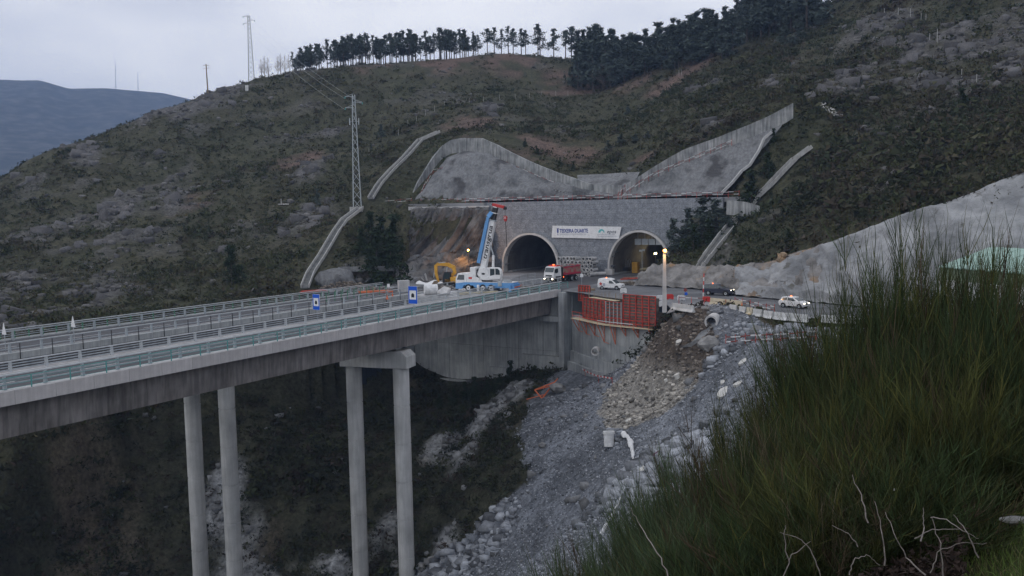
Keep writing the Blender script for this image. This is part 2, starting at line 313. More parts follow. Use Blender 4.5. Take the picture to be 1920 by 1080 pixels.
low += [tuple(Z(x_, y_, .15)) for x_, y_ in ((1300, 581), (1340, 580), (1370, 586), (1400, 594), (1430, 600), (1460, 606), (1500, 611), (1540, 612), (1580, 611), (1640, 611), (1700, 612))]
low += [(-60, 20, -34), (-40, 20, -28), (-20, 30, -24), (-20, 60, -29), (-40, 60, -38), (-70, 70, -42), (-45, 90, -38), (-20, 90, -30), (0, 30, -9), (5, 55, -14), (10, 30, -1), (20, 30, 6), (20, 50, -2), (30, 50, 3), (45, 50, 7), (30, 75, -1), (40, 80, 1), (60, 60, 9), (60, 95, 0),
    (0, 0, 12.45), (0, 2, 12.3), (2, 4, 12.35), (3.2, 4, 12.6), (3.6, 7, 11.9), (5, 7, 12.2), (2.4, 7, 11.0), (1.6, 7, 10.4), (1, 7, 9.8), (.2, 7, 9.4), (1, 4, 11.3), (0, 4, 10.8), (-2, 4, 9.9), (-4, 2, 10), (-8, 0, 7), (-3, 8, 6.5), (0, 12, 5.5), (3, 12, 7), (6, 12, 8.5), (10, 12, 10.5), (10, 5, 12.8), (20, 10, 12.5), (-20, 10, -6), (4, -3, 12.7), (-4, -4, 12), (-12, 12, -2), (2, 20, 0), (8, 20, 4)]
L_ = mq(low, 4.0, 1.0)

PLAT = [tuple(W(95, -.3)[:2]), tuple(W(95, 31.5)[:2]), tuple(W(82, 33)[:2]), tuple(Z(572, 549)[:2]), tuple(Z(600, 541)[:2]), tuple(Z(660, 538)[:2]), tuple(Z(735, 536)[:2]), tuple(Z(790, 531)[:2]), tuple(Z(850, 519)[:2]), tuple(W(129, 37)[:2]), tuple(W(131, 37)[:2]), tuple(W(131, -10)[:2]), tuple(W(124, -9.5)[:2]), tuple(Z(1195, 535)[:2]), tuple(Z(1310, 540)[:2]), tuple(Z(1400, 556)[:2]), tuple(Z(1500, 562)[:2]), tuple(Z(1600, 574)[:2]), tuple(Z(1700, 582)[:2]), tuple(Z(1960, 592)[:2]), (95, 85), (70, 90), tuple(Z(1700, 606)[:2]), tuple(Z(1600, 597)[:2]), tuple(Z(1510, 597)[:2]), tuple(Z(1450, 591)[:2]), tuple(Z(1400, 583)[:2]), tuple(Z(1335, 574)[:2]), tuple(Z(1275, 580)[:2]), tuple(Z(1250, 587)[:2]), (21.9, 121.5), (22.2, 128), (18.2, 132.8), (14.2, 139.2), (11.3, 146.6)]
def inpoly(X, Y, poly):
    X = np.asarray(X); Y = np.asarray(Y); c = np.zeros(X.shape, bool); n = len(poly); j = n-1
    for i in range(n):
        xi, yi = poly[i]; xj, yj = poly[j]
        k = ((yi > Y) != (yj > Y)) & (X < (xj-xi)*(Y-yi)/((yj-yi) if abs(yj-yi) > 1e-9 else 1e-9)+xi); c ^= k; j = i
    return c
LOWER = [(-600, -100), (-600, 175), tuple(Z(0, 606)[:2]), tuple(Z(300, 562)[:2]), tuple(Z(560, 550)[:2]), tuple(W(84, 36)[:2]), tuple(W(98, 33.5)[:2]), tuple(W(98, 0)[:2]), (12, 148), (15.5, 139.5), (19, 133), (22.5, 128), (23, 121), (29, 124), tuple(Z(1400, 588)[:2]), tuple(Z(1450, 598)[:2]), tuple(Z(1510, 605)[:2]), (60, 92), (95, 87), (300, 60), (300, -100)]
def carve_poly(rows, k=.72):
    a = rows[0]; b = rows[-1]; b2 = [q*k+a[min(int(i*(len(a)-1)/max(1, len(b)-1)+.5), len(a)-1)]*(1-k) for i, q in enumerate(b)]
    return [tuple(q[:2]) for q in a]+[tuple(q[:2]) for q in b2[::-1]]
CARVE = [(carve_poly(SH['left'], .82), 14.5), (carve_poly(SH['right'], .82), 14.5), (carve_poly(SH['hollow'], .9), 14.5), (carve_poly(SH['cutl'], .86), -.5), (carve_poly(SH['cutr'], .8), -.5), (carve_poly(SH['slope'], .8), -.5)]
def height(X, Y, rough=True):
    X = np.asarray(X, float); Y = np.asarray(Y, float)
    inL = inpoly(X, Y, LOWER); inP = inpoly(X, Y, PLAT)
    zl, zu = L_(X, Y), U_(X, Y); z = np.where(inL, zl, zu)
    yl = np.interp(X, [q[0] for q in LOWER[1:6]], [q[1] for q in LOWER[1:6]]); w = ss(-14, 14, Y-yl); lf = ss(-44, -56, X); z = z*(1-lf)+(zl*(1-w)+zu*w)*lf
    if rough:
        near = ss(12, 60, np.hypot(X, Y)); k = rockmask(X, Y, inL)
        z = z+near*((fbm(X, Y, 22, 4, 3)-.5)*2.6*(~inL)*ss(0, 12, z)+(fbm(X, Y, 5, 3, 5)-.5)*.9+k*(np.abs(fbm(X*1.0, Y, 6, 4, 9, .6)-.5)*-5+1.0)*1.1)
        z = z+(1-near)*(fbm(X, Y, 1.2, 3, 21)-.5)*.12
    for pl, lv in CARVE: z = np.where(inpoly(X, Y, pl), np.minimum(z, lv), z)
    z = np.where(inP & ~inL, -.5, z)
    z = np.where(inP & inL, np.minimum(z, -.12), z)
    return z
def blob(X, Y, pts):   # soft discs: (px, py, distance, radius)
    m = np.zeros(np.shape(X))
    for (x, y, d, r) in pts:
        g = D(x, y, d); m = np.maximum(m, 1-ss(.5, 1.15, np.hypot(X-g[0], (Y-g[1])*.75)/r))
    return m
ROCKS = [(40, 560, 160, 20), (30, 480, 195, 18), (60, 440, 205, 12), (110, 290, 272, 14), (160, 480, 200, 12), (250, 430, 215, 16), (330, 400, 225, 14), (280, 330, 250, 13), (200, 400, 225, 12), (430, 380, 228, 14), (520, 410, 210, 15), (500, 440, 205, 12), (340, 235, 300, 18), (450, 170, 332, 20), (540, 160, 335, 14), (130, 330, 255, 14), (600, 330, 240, 9), (620, 250, 285, 9), (1560, 120, 222, 12), (1640, 70, 232, 14), (1700, 110, 205, 12), (1790, 110, 192, 15), (1850, 60, 200, 14), (1760, 130, 192, 10), (1540, 160, 205, 12), (1480, 165, 215, 10), (1700, 190, 178, 10), (1330, 165, 250, 8), (1480, 50, 285, 12), (1430, 70, 290, 10), (1530, 20, 285, 12), (1500, 150, 212, 9), (1350, 230, 200, 6), (1650, 285, 163, 6), (1330, 480, 155, 5), (1600, 380, 140, 4), (940, 205, 282, 10), (860, 250, 240, 5), (840, 600, 160, 3)]
LROCKS = [(480, 1050, 122, 8), (560, 1020, 124, 6), (540, 990, 128, 4), (720, 1000, 121, 4), (650, 1010, 121, 4), (820, 990, 115, 3), (960, 740, 140, 6), (920, 790, 138, 5), (880, 850, 128, 4), (830, 820, 136, 4), (420, 880, 132, 4)]
HEATH = [(880, 230, 262, 10), (900, 270, 226, 7), (1000, 270, 226, 12), (1070, 290, 226, 10), (1250, 130, 285, 8), (1300, 115, 290, 9), (1060, 150, 330, 14), (960, 125, 352, 14), (1100, 160, 325, 10), (350, 400, 225, 8), (560, 300, 255, 9), (1200, 300, 203, 5), (820, 125, 356, 20), (700, 140, 345, 10), (1180, 150, 310, 10)]
def rockmask(X, Y, inL):
    a = blob(X, Y, ROCKS); b = blob(X, Y, LROCKS)
    n = fbm(X, Y, 9, 4, 31)
    return np.where(inL, b*ss(.38, .55, n), a*ss(.46, .62, n)*.85+.4*ss(.64, .74, fbm(X, Y, 14, 4, 41)))
SCREE = [tuple(D(*q)[:2]) for q in [(770, 1085, 117), (800, 1060, 115), (830, 1035, 115), (880, 1010, 113), (930, 960, 113), (980, 920, 112), (990, 870, 114), (960, 800, 126), (1000, 740, 136), (1045, 690, 146), (1062, 686, 149)]]+[(13, 138), (20.4, 126), (21, 119), (22, 117.5), (28, 124), tuple(Z(1400, 590)[:2]), tuple(Z(1450, 600)[:2]), tuple(Z(1510, 607)[:2]), (58, 93), (46, 60), (30, 46), (10, 46), (-14, 60)]

def near_line(X, Y, P, dist):
    P = np.array(P, float)[:, :2]; m = np.zeros(np.shape(X), bool)
    for a, b in zip(P[:-1], P[1:]):
        d = b-a; t = np.clip(((X-a[0])*d[0]+(Y-a[1])*d[1])/(d@d+1e-9), 0, 1); m |= np.hypot(X-a[0]-t*d[0], Y-a[1]-t*d[1]) < dist
    return m
def hit(px, py, a=55.0, b=430.0):   # where the sight line meets the ground
    v = ray(px, py); v = v/v[1]; d = np.linspace(a, b, 1500); P = _C[None]+v[None]*d[:, None]; h = height(P[:, 0], P[:, 1]); k = np.nonzero(P[:, 2] < h)[0]
    return P[k[0]] if len(k) else P[-1]

CH = [[(572, 546), (582, 520), (603, 488), (628, 445), (645, 420), (676, 396)], [(695, 378), (712, 350), (735, 324), (760, 300), (788, 268), (822, 253)], [(1297, 535), (1322, 494), (1352, 455), (1385, 415), (1412, 385)], [(1414, 382), (1440, 358), (1468, 328), (1490, 306), (1520, 284)]]
CHW = [np.array([hit(x, y) for x, y in c]) for c in CH]
CRL = np.array(_P((772, 377, 132.5), (784, 353, 134.5), (801, 330, 137), (820, 306, 140.5), (830, 293, 142), (845, 282, 143.3), (868, 277, 144), (903, 279, 144), (950, 303, 141.5), (1000, 325, 139), (1045, 343, 137), (1095, 362, 134.3), (1112, 366, 133.6), (1168, 366, 133.4), (1222, 334, 135.5), (1280, 303, 137.8), (1340, 281, 139.5), (1400, 258, 141), (1440, 240, 142.2), (1474, 220, 143), (1487, 212, 143.2)))
# polar tessellation about the valley rim where the photographer stands; real metres everywhere
na, nr = 760, 560
ang = np.linspace(R_(-62), R_(62), na)
rad = np.concatenate([np.geomspace(1.2, 60, 150, endpoint=False), np.geomspace(60, 400, nr-190, endpoint=False), np.geomspace(400, 760, 40)])
AA, RR = np.meshgrid(ang, rad, indexing='ij')
TX = np.sin(AA)*RR; TY = np.cos(AA)*RR
TZ = height(TX, TY)
inL = inpoly(TX, TY, LOWER); rk = rockmask(TX, TY, inL); he = blob(TX, TY, HEATH)*ss(.35, .6, fbm(TX, TY, 8, 4, 77)); sc_ = inpoly(TX+(fbm(TX, TY, 4, 3, 8)-.5)*4, TY, SCREE)
hz_ = ss(.55, .75, fbm(TX, TY, 30, 4, 19))*.5
PILE = [tuple(D(*q)[:2]) for q in [(1128, 740, 122), (1150, 705, 123), (1200, 660, 123), (1250, 628, 122), (1330, 630, 118), (1345, 655, 110), (1300, 730, 104), (1240, 790, 104), (1180, 800, 106), (1135, 790, 110)]]
pile = inpoly(TX+(fbm(TX, TY, 3, 3, 18)-.5)*3, TY, PILE)
def C(*c): return np.array(c)
n1 = fbm(TX, TY, 3, 4, 51)[..., None]; n2 = fbm(TX, TY, 12, 4, 52)[..., None]; n3 = fbm(TX, TY, 1.0, 3, 53)[..., None]
veg = C(.042, .047, .026)*(1-n2)+C(.064, .060, .038)*n2; veg = veg*(.6+.8*n1)
rc = C(.10, .097, .094)*(.4+1.1*n3)
red = C(.115, .082, .068)*(.6+.8*n1)
col = veg*(1-rk[..., None])+rc*rk[..., None]
col = col*(1-he[..., None])+red*he[..., None]
lowv = (C(.045, .046, .030)*(.5+1.0*n1)+C(.05, .035, .03)*ss(.5, .7, n2)); lk = np.where(inL, rk, 0)[..., None]
lowc = lowv*(1-lk)+C(.26, .27, .28)*(.5+n3)*lk
col = np.where(inL[..., None], lowc, col)
g = fbm(TX, TY, 6, 4, 91)[..., None]
scr = C(.18, .195, .22)*(.55+.9*n3); scr = scr*(1-.35*ss(.45, .6, g))
col = np.where(sc_[..., None], scr, col)
pt = ST(np.array([0, 0, 0.]))  # keep helper warm
ph = ss(-9.5, -4.5, TZ)[..., None]
pcol = (C(.075, .062, .052)*ph+C(.25, .24, .22)*(1-ph))*(.6+.8*n3)
col = np.where(pile[..., None], pcol, col)
nearg = (np.hypot(TX, TY) < 16)[..., None]
grassy = ss(11.9, 12.35, TZ)[..., None]
col = np.where(nearg, C(.022, .018, .014)*(1-grassy)+C(.05, .075, .022)*grassy, col)
col = np.clip(col, .004, .6)
tm = bpy.data.materials.new('terrain_ground'); tm.use_nodes = True; N, L = tm.node_tree.nodes, tm.node_tree.links; b = N['Principled BSDF']; b.inputs['Roughness'].default_value = .95; b.inputs['Specular IOR Level'].default_value = .15
a = N.new('ShaderNodeAttribute'); a.attribute_name = 'ground'; t = N.new('ShaderNodeTexCoord')
nn = N.new('ShaderNodeTexNoise'); nn.inputs['Scale'].default_value = 1.6; nn.inputs['Detail'].default_value = 8; nn.inputs['Roughness'].default_value = .7; L.new(t.outputs['Object'], nn.inputs['Vector'])
rr = N.new('ShaderNodeValToRGB'); rr.color_ramp.elements[0].position = .33; rr.color_ramp.elements[1].position = .68; rr.color_ramp.elements[0].color = (.42, .42, .42, 1); rr.color_ramp.elements[1].color = (1.6, 1.6, 1.6, 1); L.new(nn.outputs['Fac'], rr.inputs['Fac'])
mm = N.new('ShaderNodeMixRGB'); mm.blend_type = 'MULTIPLY'; mm.inputs[0].default_value = 1; L.new(a.outputs['Color'], mm.inputs[1]); L.new(rr.outputs['Color'], mm.inputs[2]); L.new(mm.outputs[0], b.inputs['Base Color'])
bn = N.new('ShaderNodeBump'); bn.inputs['Strength'].default_value = 1; bn.inputs['Distance'].default_value = .35; L.new(nn.outputs['Fac'], bn.inputs['Height']); L.new(bn.outputs[0], b.inputs['Normal'])
def terrain_piece(name, sel):      # sel: boolean per quad
    ii, jj = np.nonzero(sel); v = lambda i, j: i*len(rad)+j
    F4 = np.stack([v(ii, jj), v(ii+1, jj), v(ii+1, jj+1), v(ii, jj+1)], 1)
    u, inv = np.unique(F4.ravel(), return_inverse=True); inv = inv.reshape(-1, 4)
    me = bpy.data.meshes.new(name); me.vertices.add(len(u)); me.vertices.foreach_set('co', np.stack([TX.ravel()[u], TY.ravel()[u], TZ.ravel()[u]], 1).astype('f').ravel())
    me.loops.add(inv.size); me.loops.foreach_set('vertex_index', inv[:, ::-1].astype('i').ravel()); me.polygons.add(len(inv)); me.polygons.foreach_set('loop_start', np.arange(len(inv), dtype='i')*4)
    me.update(calc_edges=True); me.validate()
    ca = me.color_attributes.new('ground', 'FLOAT_COLOR', 'POINT'); cc = np.ones((len(u), 4), 'f'); cc[:, :3] = col.reshape(-1, 3)[u]; ca.data.foreach_set('color', cc.ravel())
    me.materials.append(tm); me.polygons.foreach_set('use_smooth', [True]*len(inv)); o = bpy.data.objects.new(name, me); COL.objects.link(o); o['kind'] = 'structure'; return o
qL = inL[:-1, :-1]; qS = sc_[:-1, :-1] & qL; qN = (np.hypot(TX, TY) < 30)[:-1, :-1]
qz = np.stack([TZ[:-1, :-1], TZ[1:, :-1], TZ[1:, 1:], TZ[:-1, 1:]]); jump = (qz.max(0)-qz.min(0)) > 3.0
sS = (TX-A0[0])*BD[0]+(TY-A0[1])*BD[1]; sT = (TX-A0[0])*BN[0]+(TY-A0[1])*BN[1]
portal_gap = ((sS > 126) & (sS < 135) & (sT > -12) & (sT < 36))[:-1, :-1] & jump
terrain_piece('hillside', ~qL & ~portal_gap); terrain_piece('near_bank', qN & qL); terrain_piece('scree_slope', qS & ~qN); terrain_piece('valley_slope', qL & ~qS & ~qN & ~(jump & (TY[:-1, :-1] > 117) & (TX[:-1, :-1] < 30) & (TX[:-1, :-1] > -30)))

# far mountain across the valley and the low ground between
ma = np.linspace(R_(-60), R_(50), 520); mr = np.geomspace(700, 4400, 200); AA2, RR2 = np.meshgrid(ma, mr, indexing='ij'); MX = np.sin(AA2)*RR2; MY = np.cos(AA2)*RR2
def crest_px(az):   # ridge height of the far range by bearing
    xs = np.array([-75, -50, -36, -31, -27.5, -26, -24, -21, -18, -14, -8, 5, 75]); zs = np.array([300, 390, 410, 424, 430, 408, 414, 404, 370, 300, 200, 120, 100]); return np.interp(az, xs, zs)
base = crest_px(np.degrees(AA2)); prof = np.interp(RR2, [700, 1100, 1700, 2400, 2900, 3100, 3400, 4400], [-.30, -.18, .12, .55, .93, 1.0, .9, .5])
MZ = base*prof+(fbm(MX, MY, 420, 5, 61)-.5)*80*ss(1000, 2200, RR2)*(1-.9*ss(2400, 3000, RR2))+(np.abs(fbm(MX, MY, 160, 5, 63, .6)-.5)*-2+.4)*8*(1-.6*ss(2600, 3000, RR2))
mb = MB(); me = bpy.data.meshes.new('far_mountain'); nn_ = MX.size
idx = np.arange(nn_).reshape(MX.shape); q = np.stack([idx[:-1, :-1], idx[:-1, 1:], idx[1:, 1:], idx[1:, :-1]], -1).reshape(-1, 4)
me.from_pydata(np.stack([MX.ravel(), MY.ravel(), MZ.ravel()], 1).tolist(), [], q.tolist())
me.materials.append(mat('mountain_ground', (.024, .032, .034), (.085, .088, .09), .95, .03, 15, .5, .08, lo=.45, hi=.66, bdist=4)); me.polygons.foreach_set('use_smooth', [True]*len(me.polygons))
props(obj('mountain', me, None), kind='structure')
mb = MB(); ng = 48
mb.add([(9000*math.sin(2*math.pi*i/ng), 9000*math.cos(2*math.pi*i/ng), -150) for i in range(ng)], [tuple(range(ng-1, -1, -1))])
struct('ground', mb, mat('lowland_ground', (.03, .04, .03), (.07, .07, .05), .95, .005, 8))

# haze
hb = MB(); hb.box2((-5200, -600, -151.5), (5200, 4900, 560)); hm = bpy.data.materials.new('haze_air'); hm.use_nodes = True; hN = hm.node_tree.nodes
for x in list(hN):
    if x.type == 'BSDF_PRINCIPLED': hN.remove(x)
hv = hN.new('ShaderNodeVolumePrincipled'); hv.inputs['Density'].default_value = 2.1e-4; hv.inputs['Color'].default_value = (.40, .59, 1, 1); hm.node_tree.links.new(hv.outputs[0], hN['Material Output'].inputs['Volume'])
HAZE = props(obj('haze', hb, hm), kind='stuff')
# ------------------------------------------------------------------ the two viaducts (local frame: x along the deck, y to the left, z up; deck level 0)
def viaduct(name, label, t0, t1, s0, s1, girder_y, piers, near):
    b = thing(name, label, 'bridge', A0, BROT)
    m = MB(); m.box2((s0, t0+.35, -.42), (s1, t1-.35, -.03)); obj('deck_slab', m, M['conc'], b)
    m = MB(); m.box2((s0, t0+1.1, -.03), (s1, t1-1.1, .0)); obj('road_surface', m, M['asph'], b)
    for ty, k in ((t0+.35, 0), (t1-.35, 1)):
        m = MB(); m.box2((s0, ty if not k else ty-.8, -.03), (s1, ty+.8 if not k else ty, .13)); obj('kerb', m, M['conc_l'] if near else M['conc'], b)
    for ty in (t0, t1-.34):     # precast edge panels with open joints
        n = int((s1-s0)/3.4); w = (s1-s0)/n
        pm = MB(); pm.box2((.012, 0, -.98 if near else -.50), (w-.012, .33, .17)); me = pm.mesh('fascia_panel', M['fascia'] if near else M['conc'])
        for i in range(n): obj('fascia_panel', me, None, b, loc=(s0+i*w, ty, 0))
    # box girder with inclined webs, cast in segments
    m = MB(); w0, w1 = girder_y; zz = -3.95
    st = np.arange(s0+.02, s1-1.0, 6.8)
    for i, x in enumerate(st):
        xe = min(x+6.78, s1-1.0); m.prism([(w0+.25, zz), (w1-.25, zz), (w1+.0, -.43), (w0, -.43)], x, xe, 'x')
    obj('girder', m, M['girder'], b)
    for (s, t, zt, zb) in piers:
        m = MB(); h = zt-zb; k = max(1, int(h/5.2)); r = 1.08
        vs = []; pts = [(s, t, zt)]; rr = [r]
        z = zt
        while z > zb+.01:
            z2 = max(zb, z-5.2); pts += [(s, t, z2+.20), (s, t, z2+.19), (s, t, z2)]; rr += [r, r*.91, r*.91]; pts += [(s, t, z2-.005)]; rr += [r]; z = z2
        m.tube(pts[::-1], rr[::-1], 36); obj('pier', m, M['pier'], b, smooth=False)
    m = MB()
    if near:
        a = Vector((54.3, 1.0, 0)); c = Vector((52.1, 10.7, 0))
    else: a = Vector((41.7, 20.9, 0)); c = Vector((41.5, 30.7, 0))
    ax = (c-a).normalized(); sd = Vector((ax.y, -ax.x, 0))*1.45; L = (c-a).length
    o2 = [(0, -6.75), (0, -5.15), (.75, -4.45), (L-.75, -4.45), (L, -5.15), (L, -6.75)]
    vs = [tuple(a+ax*u+sd*q+Vector((0, 0, v))) for q in (-1, 1) for (u, v) in o2]
    m.add(vs, [tuple(range(5, -1, -1)), tuple(range(6, 12))]+[(i, (i+1) % 6, 6+(i+1) % 6, 6+i) for i in range(6)])
    obj('crosshead', m, M['pier'], b, bevel=.06)
    for q in (.22, .78):
        m = MB(); p = a+(c-a)*q; m.box((p.x, p.y, -4.2), (1.2, 1.0, .5)); obj('bearing', m, M['conc'], b)
    return b
ZN1 = -35.5
near_v = viaduct('viaduct', 'pale concrete viaduct carriageway nearest the camera on two round piers', 0, 9.75, -44, 95, (1.35, 8.4), [(53.7, 2.3, -6.72, ZN1), (52.35, 9.35, -6.72, -45)], True)
far_v = viaduct('viaduct', 'parallel concrete viaduct carriageway behind the nearer one, beside the dark gap', 19.8, 31.8, -30, 95, (21.2, 30.4), [(41.6, 22.35, -6.72, -52), (41.6, 29.3, -6.72, -52)], False)

def railing(name, label, t, s0, s1, sp, off, kind):
    b = thing(name, label, 'railing', A0, BROT); n0 = math.ceil((s0-off)/sp); n1 = math.floor((s1-off)/sp)
    if kind == 'teal':
        pm = MB(); pm.box2((-.035, -.04, .13), (.035, .04, 1.22)); pe = pm.mesh('post', M['teal']); rails = [(1.22, .06, .05, 'teal'), (.68, .03, .03, 'teal'), (.36, .03, .03, 'teal'), (.95, .02, .02, 'teal')]
    elif kind == 'barrier':
        pm = MB(); pm.prism([(-.13, .13), (.13, .13), (.08, 1.30), (-.08, 1.30)], -.12, .12, 'y'); pe = pm.mesh('post', M['galv']); rails = [(1.33, .20, .11, 'rail_l'), (.95, .07, .13, 'galv'), (.58, .07, .13, 'galv')]
    elif kind == 'inner':
        pm = MB(); pm.prism([(-.14, .13), (.14, .13), (.09, 1.05), (-.09, 1.05)], -.12, .12, 'y'); pe = pm.mesh('post', M['rail_l']); rails = [(1.08, .16, .11, 'rail_l'), (.83, .07, .10, 'galv'), (.58, .07, .10, 'galv'), (.34, .07, .10, 'galv')]
    elif kind == 'far':
        pm = MB(); pm.prism([(-.12, .0), (.12, .0), (.08, 1.12), (-.08, 1.12)], -.12, .12, 'y'); pe = pm.mesh('post', M['galv']); rails = [(1.12, .08, .10, 'galv'), (.55, .05, .08, 'galv')]
    else:
        pm = MB(); pm.box2((-.07, -.06, .1), (.07, .06, 1.1)); pe = pm.mesh('post', M['green'] if kind == 'green' else M['galv']); rails = [(1.22, .10, .10, 'rail_l'), (.95, .05, .06, 'rail_l'), (.65, .05, .06, 'galv')]
    for i in range(n0, n1+1):
        obj('post', pe, None, b, loc=(off+i*sp, t, 0))
    for z, wy, hz, mt in rails:
        q = MB(); q.box2((s0, t-wy/2, z-hz/2), (s1, t+wy/2, z+hz/2)); obj('rail', q, M[mt], b)
    return b
railing('handrail', 'thin teal handrail along the outer edge of the nearest deck', .18, -12, 98, 3.4, 2.7, 'teal')
railing('crash_barrier', 'tall grey crash barrier just behind the teal handrail', .98, -12, 97, 3.4, 4.35, 'barrier')
railing('crash_barrier', 'pale four-rail barrier on the gap side of the nearest deck', 9.15, -12, 108, 3.4, 6.0, 'inner')
railing('crash_barrier', 'grey barrier on the gap side of the farther deck', 20.6, -14, 95, 3.4, 12.4, 'far')
railing('crash_barrier', 'grey barrier along the hillside kerb of the farther deck', 30.6, -14, 84, 3.4, 11.6, 'far')
g = railing('handrail', 'green-posted handrail with pale top rail beside the heath slope', 31.5, -14, 86, 1.7, 12.3, 'green')
# thin dark delineator posts on the inner edge of the far deck
for i in range(28):
    m = MB(); m.box2((-.03, -.03, -.75), (.03, .03, 1.15)); single('delineator', m, M['dark'], 'thin black post clipped to the inner edge of the farther deck', 'post', W(-4.5+3.5*i, 19.76, 0), BROT, 'thin black posts along the far deck edge')
# painted lines
lm = []
for (t, dash) in ((1.9, 0), (8.1, 0), (4.9, 1), (22.3, 0), (29.0, 0), (25.7, 1)):
    s = -40 if t < 15 else -28
    m = MB()
    if dash:
        while s < 92: m.add([(s, t-.06, .006), (s+4, t-.06, .006), (s+4, t+.06, .006), (s, t+.06, .006)], [(0, 1, 2, 3)]); s += 10
    else: m.add([(s, t-.08, .006), (94.5, t-.08, .006), (94.5, t+.08, .006), (s, t+.08, .006)], [(0, 1, 2, 3)])
    obj('lane_marking', m, M['paint'], near_v if t < 15 else far_v)
# concrete infill between the decks next to the platform
b = thing('infill_slab', 'pale concrete slab closing the gap between the two decks', 'slab', A0, BROT)
m = MB(); m.box2((79, 9.78, -1.1), (95, 19.78, -.02)); obj('slab', m, M['conc_l'], b)

# ------------------------------------------------------------------ abutment wall under the platform, panel by panel
b = thing('abutment_wall', 'tall streaked grey concrete abutment wall behind the piers', 'wall', W(95, 0), BROT)
widths = [1.9, 2.6, 2.4, 2.7, 2.3, 2.6, 2.5, 2.4, 2.7, 2.5, 2.6, 2.4, 3.0]; y = -.9; zt = [-.45, -4.5, -10.6, -24]
yy = y
for i, w in enumerate(widths):
    for k in range(3):
        m = MB(); jx = .03*((i*7+k*3) % 3); m.box2((.0-jx, yy+.02, zt[k]-.02), (1.2, yy+w-.02, zt[k+1]+.02)); obj('concrete_panel', m, M['conc'], b)
    yy += w
m = MB(); m.box2((.16, -.9, -20.4), (1.15, yy, -.46)); obj('core', m, M['form_dark'], b)
m = MB(); m.box2((-1.0, -.9, -17), (0, 7.6, -11.4)); m.box2((-.7, 7.62, -20), (0, 14.5, -14.2)); m.box2((-.7, 14.52, -24), (0, yy, -17.2)); obj('footing', m, M['conc'], b)
m = MB(); m.box2((-1.7, -1.35, -11.2), (1.2, -.35, -.18)); m.box2((-1.7, -1.35, -13.6), (1.2, -.3, -11.21)); obj('wing_pier', m, M['conc'], b)
m = MB(); m.box2((1.2, -1.6, -13), (6.5, -.9, -.1)); obj('side_wall', m, M['conc'], b)
m = MB(); m.box2((-1.4, -.3, -5.3), (-.02, 9.4, -4.4)); obj('bearing_shelf', m, M['conc'], b)
yc = yy
m = MB(); m.box2((-.2, yc+.02, -21), (1.3, yc+1.4, -.4)); obj('buttress', m, M['conc'], b)
m = MB(); m.prism([(.2, -21), (.2, -.4), (12, -.4), (12, -6)], yc+1.42, yc+2.4, 'y'); obj('return_wall', m, M['conc'], b)
# ------------------------------------------------------------------ work platform and site road
m = MB(); n = len(PLAT); m.prism(PLAT, -.11, -.004, 'z'); struct('work_platform', m, M['dirt'])
rd_ = [Z(*q)[:2] for q in [(985, 514), (1060, 516), (1180, 530), (1310, 543), (1400, 559), (1500, 566), (1600, 578), (1700, 588), (1690, 600), (1600, 595), (1520, 594), (1450, 586), (1350, 567), (1230, 553), (1120, 552), (1000, 534), (940, 530)]]
m = MB(); m.prism([tuple(q) for q in rd_], -.003, .004, 'z'); struct('road', m, M['road'])
m = MB(); m.box2((.0, .0, .0), (35, 9.75, .01)); 
o = props(obj('approach_road', m, M['asph']), kind='structure'); o.location = tuple(W(95, 0, 0)); o.rotation_euler = (0, 0, BROT)

def resample(pl, n):
    P = np.array(pl, float); d = np.r_[0, np.cumsum(np.linalg.norm(np.diff(P, axis=0), axis=1))]; t = np.linspace(0, d[-1], n); return np.stack([np.interp(t, d, P[:, k]) for k in range(3)], 1)
def sheet(name, rows, nu, nv, amp, sc_n, mtl, parent=None, seed=0, edge=.3, ridged=False, kind=True, label=None, cat=None):
    R = [resample(r, nu) for r in rows]; G = np.array(R); k = np.linspace(0, len(rows)-1, nv); i0 = np.minimum(k.astype(int), len(rows)-2); fr = (k-i0)[:, None, None]
    G = G[i0]*(1-fr)+G[i0+1]*fr
    du = np.gradient(G, axis=1); dv = np.gradient(G, axis=0); N = np.cross(du, dv); N /= np.linalg.norm(N, axis=2, keepdims=True)+1e-9
    c = G.mean((0, 1)); vw = _C-c
    if (N.mean((0, 1))@vw) < 0: N = -N
    U, V = np.meshgrid(np.arange(nu)*1.0, np.arange(nv)*1.0); x = np.cumsum(np.linalg.norm(np.diff(G, axis=1, prepend=G[:, :1]), axis=2), axis=1); y = np.cumsum(np.linalg.norm(np.diff(G, axis=0, prepend=G[:1]), axis=2), axis=0)*.8+seed*3.1
    f = fbm(x, y, sc_n, 5, seed, .55); h = (np.abs(f-.5)*-2+.5) if ridged else (f-.5)
    fade = np.minimum(np.minimum(ss(0, .12, V/(nv-1)), ss(0, .12, 1-V/(nv-1)))*(1-edge)+edge, 1)
    G = G+N*(h*amp*2*fade)[..., None]
    m = MB(); m.grid(G.tolist())
    o = obj(name, m, mtl, parent, smooth=True)
    if parent is None: props(o, label, cat, None, 'structure' if (kind and not cat) else None)
    return o
def PS(*q): return [onS(*k) for k in q]

# bench on top of the portal wall
m = MB(); b_ = [(-24, 130.6), (37.5, 130.6), (37.6, 129.2), (58, 128.0), (58, 134), (37, 134.5), (0, 134.5), (-24, 134)]
m.prism([tuple(W(s, t)[:2]) for t, s in b_], 14.6, 15.55, 'z'); struct('bench_ground', m, M['dirt'])

# sprayed concrete faces above the bench
sheet('sprayed_concrete_face', SH['left'], 150, 60, 1.7, 8, M['shot'], seed=4)
sheet('sprayed_concrete_face', SH['right'], 130, 60, .8, 8, M['shot'], seed=14)
sheet('sprayed_concrete_face', SH['hollow'], 40, 16, .35, 5, M['shot'], seed=24)
